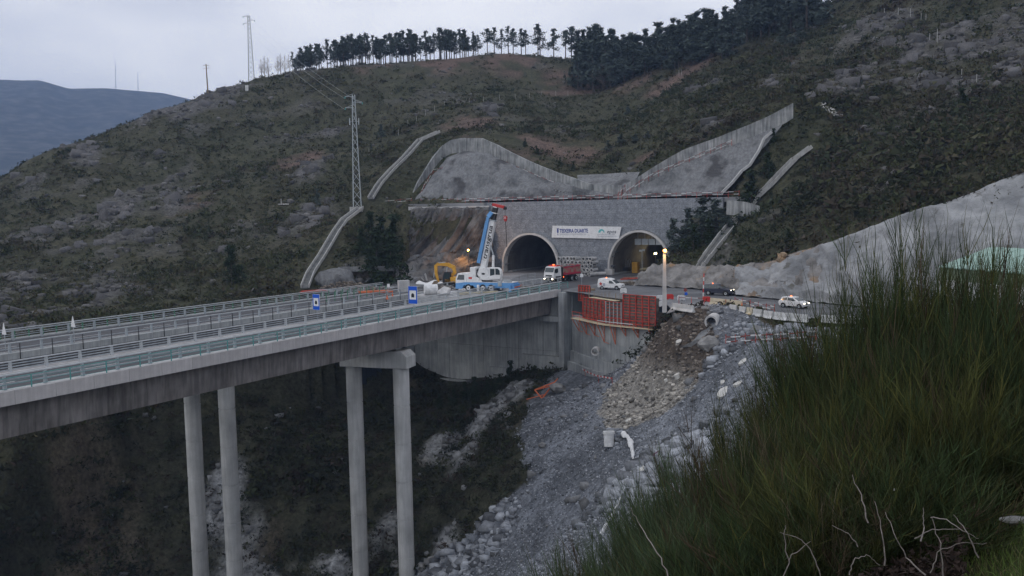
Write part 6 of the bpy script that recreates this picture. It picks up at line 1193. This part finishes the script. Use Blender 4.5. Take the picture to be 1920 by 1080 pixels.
g = hit(1142, 838, 60, 200); m = MB(); m.ring((0, 0, .9), (0, .15, 1), .62, .5, 1.6, 20); m.ring((0, .12, 1.75), (0, .15, 1), .72, .5, .35, 20); single('pipe_piece', m, M['white_d'], 'white upright piece of concrete pipe on the spoil', 'pipe', g)
c = hit(1337, 603, 60, 160); b = thing('drain_pipe', 'big round drain pipe mouth below the yellow-stained barrier', 'pipe', c+[0, -.4, .1]); m = MB(); m.ring((0, .6, 0), (-.45, -1, -.05), .85, .62, 2.2, 22); obj('pipe', m, M['conc_l'], b)
P = np.array([hit(x, y, 60, 160) for x, y in [(1340, 612), (1325, 625), (1312, 640), (1295, 652)]]); m = MB(); G = []
for i, q in enumerate(P): w = .7+.28*i; G.append([q+[-w, -.2, .0], q+[-w*.3, 0, .22], q+[w*.4, 0, .2], q+[w, -.1, .1]])
G = np.array(G); rr_ = [resample(G[:, k], 18) for k in range(4)]; G2 = np.stack(rr_, 1); G2[..., 2] += (fbm(G2[..., 0], G2[..., 1], 1.2, 3, 5)-.5)*.7
m.grid(G2.tolist()); single('concrete_spill', m, M['shot_r'], 'hardened pale concrete spill below the drain pipe mouth', 'concrete', (0, 0, 0), smooth=True)
# geotextile strip
P = np.array([hit(x, y, 60, 200) for x, y in [(1168, 815), (1182, 828), (1188, 860), (1184, 890), (1172, 918), (1160, 950), (1140, 985), (1125, 1008)]]); Q = resample(P, 60); m = MB(); G = []
for i, q in enumerate(Q): w = .16+.09*math.sin(i*.9)+(.14 if i < 14 else 0); z = .35+.12*math.sin(i*1.7); G.append([q+[-w, 0, z-.25], q+[-w*.3, 0, z+.1], q+[w*.3, 0, z+.12], q+[w, .1, z-.2]])
m.grid(G); single('geotextile_strip', m, M['white_d'], 'torn white geotextile strip trailing down the spoil slope', 'fabric', (0, 0, 0), smooth=True)
g = hit(1240, 860, 60, 200); m = MB(); m.tube([(-.9, .1, -.1), (-.75, .1, .5), (-.2, .1, .85), (.5, .1, .9), (1.3, .1, .85)], .06, 8); single('hose', m, mat('purple_hose', (.16, .05, .12), None, .5), 'dark purple hose arching over the spoil stones', 'hose', g)
# red trestle frame
g = hit(1028, 740, 60, 200); b = thing('trestle', 'fallen orange-red steel trestle below the abutment', 'frame', g+[0, 0, .3])
v = [(-2.1, 0, .5), (1.0, .2, 1.6), (-1.0, -.4, -.8), (1.5, 0, 2.2), (.6, .4, 1.0)]
for a, c in ((0, 1), (0, 2), (2, 1), (1, 3), (2, 4), (0, 4)): m = MB(); m.bar(v[a], v[c], .16); obj('bar', m, M['orange'], b)
g = hit(1003, 752, 60, 200); m = MB(); m.bar((-1.3, 0, 0), (1.6, 0, .75), .1); single('steel_bar', m, M['orange'], 'single orange bar lying below the fallen trestle', 'bar', g+[0, 0, .3])
# warning tape fence under the wall
P = [hit(x, y, 60, 200) for x, y in [(1067, 676), (1078, 694), (1100, 708), (1118, 716), (1148, 722)]]; b = thing('warning_tape', 'red and white warning tape strung from the abutment foot', 'tape', P[0]); Q = resample(np.array(P), 33)-P[0]
for i in range(32): m = MB(); m.bar(Q[i]+[0, 0, .95], Q[i+1]+[0, 0, .95], .02, .22); obj('stripe', m, M['red' if i % 2 else 'white_d'], b)
for i in range(0, 33, 8): m = MB(); m.bar(Q[i]+[0, 0, -.2], Q[i]+[0, 0, 1.2], .06); obj('post', m, M['form_red'], b)
# ------------------------------------------------------------------ clutter around the bridge end
def rubble_heap(label, px, py, w, h, n, cols, d=None, name='rubble_heap'):
    c = Z(px, py); m = MB()
    for k in range(n):
        u = rng.normal(0, .38, 2); r = rng.uniform(.1, .34); q = max(0, 1-u@u)*h; m.rock((u[0]*w/2, u[1]*w/4, q*rng.uniform(.3, 1)), r, k)
    o = single(name, m, M[cols], label, 'rubble heap', (c[0], c[1], 0)); return o
M['br_rub'] = mat('brown_rubble', (.10, .085, .07), (.22, .19, .16), .95, 1.5, rnd=.1)
rubble_heap('brown rubble heap by the niche wall behind the far deck', 645, 541, 11, 1.3, 260, 'br_rub'); rubble_heap('pale rubble heap between the niche wall and the rock mound', 690, 545, 11, .8, 220, 'rock_cut'); rubble_heap('grey rubble heap at the excavator tracks', 828, 544, 7, .9, 160, 'rock_cut'); rubble_heap('brown rubble behind the crane tail', 985, 543, 6, .6, 120, 'br_rub'); rubble_heap('low rusty scrap heap beyond the van', 1182, 534, 8, .6, 120, 'br_rub')
c = Z(1166, 524); b = thing('beam_stack', 'stack of rusty beams lying beyond the van', 'beams', (c[0]+.5, c[1]-2, 0))
for k in range(7): m = MB(); m.bar((-1+k*.3, k*.25, .2+.1*(k % 3)), (3+k*.5, .6+k*.3, .35+.1*(k % 2)), .22); obj('beam', m, M['wood'] if k % 2 else M['form_red'], b)
c = Z(808, 534); m = MB(); G = [[(x*1.0, y*.8, .35+.25*math.sin(x*1.9+y)+.2*math.cos(y*2.3)*(1 if abs(x) < 2.5 else 0)-(.3 if abs(y) > 1.4 or abs(x) > 2.8 else 0)) for x in np.linspace(-3, 3, 16)] for y in np.linspace(-1.6, 1.6, 9)]; m.grid(G); single('tarpaulin', m, M['white'], 'crumpled white tarpaulin left of the excavator', 'tarpaulin', (c[0], c[1], .1), smooth=True)
for k, (px, top) in enumerate([(797, 513), (790, 521)]): c = Z(802+k*-3, 531); q = D(px, top, c[1]); m = MB(); m.bar((0, 0, 0), q-c, .3 if k == 0 else .2); single('post_prop', m, M['conc_l'], ['longer pale post leaning left of the excavator', 'shorter pale post leaning left of the excavator'][k], 'post', c)
c = Z(757, 547); m = MB(); m.box((0, 0, 1.0), (1.9, 1.0, 2.0)); single('concrete_block', m, M['conc_l'], 'upright concrete block behind the larger tunnel sign', 'block', c, .4, bevel=.04)
c = Z(808, 553); m = MB(); m.cyl((0, 0, .9), (1, .2, 0), .85, 2.2, 18); single('pipe_piece', m, M['white_d'], 'pale wide drum lying right of the larger tunnel sign', 'drum', c)
c = Z(833, 553); m = MB(); m.rock((0, 0, .6), 1.5, 9, .8, 1); single('rubble_sack', m, M['conc_l'], 'grey rounded rubble sack beside the wide drum', 'sack', c)
# niche wall left
c = Z(690, 537); b = thing('niche_wall', 'low concrete niche wall with dark recess behind the far deck', 'wall', (c[0], c[1]+1.5, 0))
m = MB(); m.box((0, 0, 3.2), (11.5, 1.0, .9)); obj('lintel', m, M['shot'], b)
m = MB(); m.box((0, .8, 1.4), (11, .4, 2.8)); obj('back_wall', m, M['form_dark'], b)
for x in (-5.4, 1.3, 5.4): m = MB(); m.box((x, -.1, 1.4), (.55, .8, 2.75)); obj('pillar', m, M['shot'], b)
m = MB(); m.bar((1.0, -.6, 2.0), (-1.6, -1.4, 0), .25); obj('strut', m, M['shot'], b)
c = Z(628, 541); m = MB(); m.rock((0, 0, 1.2), 4.2, 77, 1.0, 1); o = single('rock_mound', m, M['shot'], 'sprayed grey rock mound beside the foot of the left chute', 'mound', (c[0], c[1]+2, 0), smooth=True); o.scale = (.95, .7, .95)
# green-posted fence and mesh panels near the deck ends
for k, (px, py) in enumerate([(612, 566), (628, 564), (640, 562), (652, 561), (664, 559), (676, 557), (688, 556), (700, 555), (712, 553), (724, 552)]):
    c = Z(px, py); m = MB(); m.bar((0, 0, 0), (0, 0, 1.5), .12); single('fence_post', m, M['green'], 'green post of the unfinished rail at the end of the farther deck', 'post', c, 0, 'green posts at the end of the farther deck')
for k in range(7):
    b = thing('mesh_panel', 'thin site mesh panel standing between the deck ends', 'fence panel', W(88+k*2.7, 13.2-k*.25, 0), BROT, 'mesh panels between the deck ends')
    for i in range(9): m = MB(); m.bar((i*.32, 0, .05), (i*.32, 0, 1.9), .025); obj('wire', m, M['galv'], b)
    for z in (.1, .7, 1.3, 1.9): m = MB(); m.bar((0, 0, z), (2.56, 0, z), .03); obj('wire', m, M['galv'], b)
for k, (px, py, mt, lab) in enumerate([(726, 561, 'orange', 'orange cone left of the near sign at the far deck end'), (736, 557, 'orange', 'orange cone second from left at the far deck end'), (1391, 577, 'orange', 'orange cone on the site road behind the long barriers'), (1361, 571, 'orange', 'orange cone in front of the dark car')]):
    c = Z(px, py); m = MB(); m.box((0, 0, .03), (.45, .45, .06)); m.cyl((0, 0, .4), (0, 0, 1), .17, .7, 12, .03); single('traffic_cone', m, M[mt], lab, 'cone', c)
for k, (px, py, L, a, mt, lab) in enumerate([(905, 551, 6, .3, 'plank', 'pale timbers on the ground in front of the crane wheels'), (880, 553, 4, .1, 'plank', 'second row of pale timbers by the crane'), (590, 548, 5, .5, 'form_red', 'red formwork boards stacked at the far deck end'), (705, 549, 6, .2, 'orange', 'orange mesh rolls lying behind the green posts'), (960, 538, 4, .0, 'orange', 'orange beams behind the crane tail'), (1100, 545, 3, -.3, 'wood', 'dark timbers between bridge end and van')]):
    c = Z(px, py); b = thing('timber_stack', lab, 'timber', c, a)
    for i in range(6): m = MB(); m.box((0, (i % 3)*.35, .1+.17*(i//3)), (L*rng.uniform(.8, 1), .28, .15)); obj('plank', m, M[mt], b)
for i, (px, py, r) in enumerate([(742, 1062, .8), (790, 1066, .9), (775, 1074, .6), (812, 1052, .7), (800, 1040, .5), (672, 1062, .7)]):
    boulder(['grey boulder left of the foot of the right-hand round pier', 'grey boulder right of the foot of the right-hand round pier', 'small boulder in front of the right-hand pier foot', 'boulder a step right of the pier foot stones', 'small upper boulder right of the pier foot', 'grey boulder between the two round piers of the near deck'][i], px, py, r, 'grey_rock')
# ------------------------------------------------------------------ broom bushes on the near bank
def strands(name, root, tip, width, cols, mtl, bend=.06, seg=3, rg=None):
    n = len(root); d = tip-root; L = np.linalg.norm(d, axis=1, keepdims=True)+1e-9; s = np.cross(d, rg.normal(size=(n, 3))); s /= np.linalg.norm(s, axis=1, keepdims=True)+1e-9; b = rg.normal(size=(n, 3))*bend*L
    rings = []
    for k in range(seg):
        u = k/seg; c = root+d*u+b*math.sin(u*math.pi); w = width[:, None]*(1-u*.6); rings += [c-s*w/2, c+s*w/2]
    rings.append(tip); V = np.stack(rings, 1); m = 2*seg+1; base = (np.arange(n)*m)[:, None]; F = []
    for k in range(seg-1): F += [[2*k, 2*k+1, 2*k+3], [2*k, 2*k+3, 2*k+2]]
    F += [[2*seg-2, 2*seg-1, 2*seg]]; F = (base[:, None]+np.array(F)[None]).reshape(-1, 3); return tri_mesh(name, V.reshape(-1, 3), F, cols, mtl, m)
def broom(seed, h=2.0, spread=.55, nb=80, nt=62, col=(.030, .040, .016)):
    rg = np.random.default_rng(seed); a = rg.uniform(0, 6.28, nb); q = rg.uniform(0, 1, nb)**.7*spread; L = h*rg.uniform(.55, 1.0, nb)*(1-.25*q/spread)
    dr = np.stack([np.cos(a)*q, np.sin(a)*q, np.ones(nb)], 1); dr /= np.linalg.norm(dr, axis=1, keepdims=True); r0 = np.stack([np.cos(a)*.22, np.sin(a)*.22, np.zeros(nb)], 1)*rg.uniform(0, 1, (nb, 1))
    tip = r0+dr*L[:, None]; m1 = strands('stem', r0-[0, 0, .2], tip, np.full(nb, .011), np.array([[.028, .026, .015]])*np.ones((nb, 1)), M['leaf'], .03, 3, rg)
    k = np.repeat(np.arange(nb), nt); u = rg.uniform(.12, 1.0, len(k))**.8; c = r0[k]+dr[k]*(L[k]*u)[:, None]; out = dr[k]+rg.normal(size=(len(k), 3))*.30; out[:, 2] = np.abs(out[:, 2])+.3; out /= np.linalg.norm(out, axis=1, keepdims=True)
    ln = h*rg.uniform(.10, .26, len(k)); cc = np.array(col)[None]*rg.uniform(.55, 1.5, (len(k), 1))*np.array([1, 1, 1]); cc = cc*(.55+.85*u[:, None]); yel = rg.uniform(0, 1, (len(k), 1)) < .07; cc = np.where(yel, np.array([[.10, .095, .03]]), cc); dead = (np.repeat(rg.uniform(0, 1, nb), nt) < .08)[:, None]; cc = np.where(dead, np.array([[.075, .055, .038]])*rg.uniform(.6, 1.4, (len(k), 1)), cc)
    m2 = strands('foliage', c, c+out*ln[:, None], rg.uniform(.0035, .0065, len(k)), cc, M['leaf'], .05, 2, rg); return m1, m2
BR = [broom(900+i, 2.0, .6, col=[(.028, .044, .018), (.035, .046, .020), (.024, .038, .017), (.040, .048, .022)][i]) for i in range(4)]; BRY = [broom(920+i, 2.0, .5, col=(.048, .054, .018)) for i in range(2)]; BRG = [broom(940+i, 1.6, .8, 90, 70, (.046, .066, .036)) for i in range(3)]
def bush_px(kind, px, top, Y, label, group, hmax=3.0, hb=2.0, ws=1.0):
    g = D(px, top, Y); z = float(height(np.array([g[0]]), np.array([g[1]]))[0]); h = g[2]-z; h = min(max(h, .7), hmax); t = thing('broom_bush', label, 'bush', (g[0], g[1], z-.05), rng.uniform(0, 6.28), group); s = h/hb; w = max(s, .8)*ws; t.scale = (w, w, s*1.16)
    obj('stem', kind[0], None, t); obj('foliage', kind[1], None, t); return h
hs = []; SH_ = 100
sil = [(1010, 1045, 9.5, 'g'), (1060, 1010, 9.2, 'g'), (1120, 985, 9, 'g'), (1165, 950, 9, 'g'), (1205, 925, 9, 'g'), (1250, 875, 8.8, 'g'), (1290, 775, 8.6, 'd'), (1335, 800, 8.4, 'd'), (1365, 745, 8.2, 'd'), (1420, 715, 8.2, 'd'), (1465, 650, 8.2, 'd'), (1500, 655, 8, 'd'), (1530, 585, 8, 'd'), (1568, 605, 8, 'y'), (1615, 565, 7.8, 'd'), (1652, 530, 7.8, 'd'), (1700, 550, 7.6, 'y'), (1738, 485, 7.6, 'd'), (1775, 495, 7.6, 'd'), (1820, 535, 7.4, 'y'), (1870, 535, 7.4, 'd'), (1915, 520, 7.4, 'd'), (1960, 500, 7.4, 'd')]
LAB = {'d': 'tall dark green broom bush on the skyline of the near bank', 'y': 'yellowish broom bush among the dark ones on the near bank', 'g': 'fine grey-green broom bush low on the left of the near bank'}
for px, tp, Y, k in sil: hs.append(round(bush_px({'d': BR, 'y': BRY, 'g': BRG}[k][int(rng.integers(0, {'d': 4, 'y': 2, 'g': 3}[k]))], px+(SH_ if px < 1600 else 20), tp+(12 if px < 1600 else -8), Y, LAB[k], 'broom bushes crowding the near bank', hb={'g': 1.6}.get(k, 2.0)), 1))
for row, (Y, dy, n) in enumerate([(7.2, 60, 17), (6.4, 130, 17), (5.7, 215, 16), (5.1, 300, 14)]):
    for i in range(n):
        px = np.interp(i/(n-1), [0, 1], [1170+row*60, 1930])+rng.uniform(-15, 15); tp = float(np.interp(px-50, [q[0] for q in sil], [q[1] for q in sil]))+dy+rng.uniform(-25, 35); k = 'g' if px < 1370 else ('y' if rng.uniform() < .22 else 'd')
        if row == 3 and px > 1760: continue
        if tp > 1120: continue
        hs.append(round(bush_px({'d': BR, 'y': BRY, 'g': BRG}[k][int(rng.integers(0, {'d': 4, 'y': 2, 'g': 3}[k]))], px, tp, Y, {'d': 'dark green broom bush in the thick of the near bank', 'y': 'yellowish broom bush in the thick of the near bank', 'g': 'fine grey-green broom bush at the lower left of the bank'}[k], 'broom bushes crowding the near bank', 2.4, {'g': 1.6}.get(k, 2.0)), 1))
print('BUSH', hs)
# dry stalk grass tufts, pale dead twigs, bramble litter, green turf
def tuft(seed, h, n, col, w=.004):
    rg = np.random.default_rng(seed); a = rg.uniform(0, 6.28, n); q = rg.uniform(0, .5, n); r0 = np.stack([np.cos(a)*.06, np.sin(a)*.06, np.zeros(n)], 1)*rg.uniform(0, 1, (n, 1)); dr = np.stack([np.cos(a)*q, np.sin(a)*q, np.ones(n)], 1); tip = r0+dr*(h*rg.uniform(.5, 1, n))[:, None]
    return strands('blades', r0, tip, np.full(n, w), np.array(col)[None]*rg.uniform(.6, 1.4, (n, 1)), M['leaf'], .12, 4, rg)
TF = [tuft(10+i, .9, 260, (.13, .11, .075)) for i in range(2)]
for px, py, Y in [(1590, 860, 5.6), (1620, 850, 5.7), (1470, 800, 6.4), (1330, 960, 6.2), (1820, 830, 5.6), (1880, 780, 5.8), (1700, 790, 6.0), (1260, 990, 6.6), (1560, 930, 5.0)]:
    g = D(px, py, Y); g[2] -= .75; props(obj('dry_grass', TF[int(rng.integers(0, 2))], None, loc=g, rz=rng.uniform(0, 6)), 'straw-coloured dry grass tuft among the brooms', 'grass tuft', 'dry grass tufts among the brooms')
M['deadwood'] = mat('bleached_twig', (.13, .115, .105), (.24, .215, .20), .85, 8)
def twig(pts, Y, label, r=.006):
    P = [Vector(D(x, y, Y+dy)) for x, y, dy in pts]; Q = []; n = 5
    for i in range(len(P)-1):
        for k in range(n): Q.append(P[i].lerp(P[i+1], k/n)+Vector(rng.normal(0, .0022, 3)))
    Q.append(P[-1]); o = Q[0].copy(); m = MB(); m.tube([q-o for q in Q], [r*(1.15-.8*i/len(Q)) for i in range(len(Q))], 5); single('dead_twig', m, M['deadwood'], label, 'twig', o, 0, 'pale dead twigs at the bottom right')
for i, (pts, lab) in enumerate([([(1628, 980, 0), (1615, 930, .05), (1598, 890, .1)], 'pale dead twig, upper left of the bottom group'), ([(1658, 1060, 0), (1655, 1000, 0), (1640, 940, .1)], 'tall pale twig second from left in the bottom group'), ([(1735, 1080, -.1), (1700, 1045, 0), (1680, 1010, 0), (1660, 960, .1)], 'pale forked twig leaning left in the bottom group'), ([(1728, 1015, 0), (1732, 990, .1), (1731, 952, .1)], 'short upright pale twig right of the forked one'),
    ([(1835, 1045, 0), (1815, 1000, 0), (1788, 965, .1)], 'pale twig leaning left beside the green turf'), ([(1770, 1080, 0), (1762, 1020, 0), (1747, 970, .1)], 'thin pale twig below the arched ones'), ([(1745, 970, .1), (1775, 975, 0), (1812, 998, -.1), (1835, 1010, -.1)], 'arched pale twig reaching to the turf'), ([(1715, 1010, .1), (1750, 993, 0), (1800, 992, -.1)], 'long shallow arched twig above the turf edge'), ([(1745, 1075, 0), (1760, 1035, 0), (1800, 1018, -.1), (1850, 1018, -.1)], 'lowest arched twig beside the turf'),
    ([(1470, 1080, 0), (1485, 1040, 0), (1520, 1015, 0)], 'pale twig at the left of the bramble patch'), ([(1590, 1080, 0), (1600, 1050, 0), (1625, 1040, 0), (1650, 1060, 0)], 'low curled twig in the bramble patch'), ([(1540, 1080, 0), (1520, 1030, 0), (1500, 1010, 0), (1462, 998, 0)], 'long twig crossing the bramble patch'), ([(1255, 1080, -.3), (1225, 1025, -.2), (1200, 985, 0), (1180, 950, 0)], 'slanting bare stalk at the lower centre'), ([(1610, 1025, 0), (1590, 1000, 0), (1560, 985, .1)], 'short crossing twig under the tall pale twig'), ([(1478, 1055, 0), (1470, 1000, 0), (1473, 985, 0)], 'upright thin twig left of the bramble patch')]):
    twig(pts, 3.6 if i != 12 else 3.4, lab, .0030 if i < 6 else .0023)
# bramble leaves and litter
n = 2600; a = rng.uniform(0, 1, n); px = 1380+a*430; py = rng.uniform(985, 1100, n); Yb = rng.uniform(3.7, 4.6, n); P = np.array([D(x, y, q) for x, y, q in zip(px, py, Yb)]); hz2 = height(P[:, 0], P[:, 1]); P[:, 2] = np.minimum(P[:, 2], hz2+.22)+rng.uniform(-.05, .05, n)
V = (P[:, None]+rng.normal(size=(n, 3, 3))*.014).reshape(-1, 3); cc = np.array([[.024, .017, .015]])*rng.uniform(.4, 1.8, (n, 1)); props(obj('bramble_litter', tri_mesh('bramble_litter', V, np.arange(3*n).reshape(-1, 3), cc, M['leaf'], 3), None), kind='stuff')
# turf at the bottom right corner
n = 42000; X = rng.uniform(1.1, 5.6, n); Y = rng.uniform(2.6, 6.6, n); Zt = height(X, Y); zc = fbm(X, Y, .5, 3, 71); keep = (X > 1.50+(Y-3.7)*.70+.5*(zc-.5)); X, Y, Zt = X[keep], Y[keep], Zt[keep]; n = len(X); r0 = np.stack([X, Y, Zt-.01], 1); tip = r0+np.stack([rng.normal(0, .035, n), rng.normal(0, .035, n), rng.uniform(.05, .13, n)], 1)
cc = np.where(rng.uniform(0, 1, (n, 1)) < .2, [[.13, .12, .06]], [[.085, .125, .035]])*rng.uniform(.5, 1.5, (n, 1)); props(obj('grass', strands('grass', r0, tip, np.full(n, .004), cc, M['leaf'], .15, 3, np.random.default_rng(4)), None), kind='stuff')
g = D(1905, 1018, 4.8); z = float(height(np.array([g[0]]), np.array([g[1]]))[0]); m = MB(); m.rock((0, 0, 0), .055, 12, .45, 1); o = single('stone', m, M['grey_rock'], 'flat grey stone in the green turf at the bottom right corner', 'stone', (g[0], g[1], z+.07)); o.scale = (1.5, 1.1, 2.0)
g = D(1678, 918, 5.0); m = MB(); m.box((0, 0, 0), (.013, .008, .012)); single('litter', m, M['white'], 'tiny scrap of white litter caught in the brooms', 'litter', g)
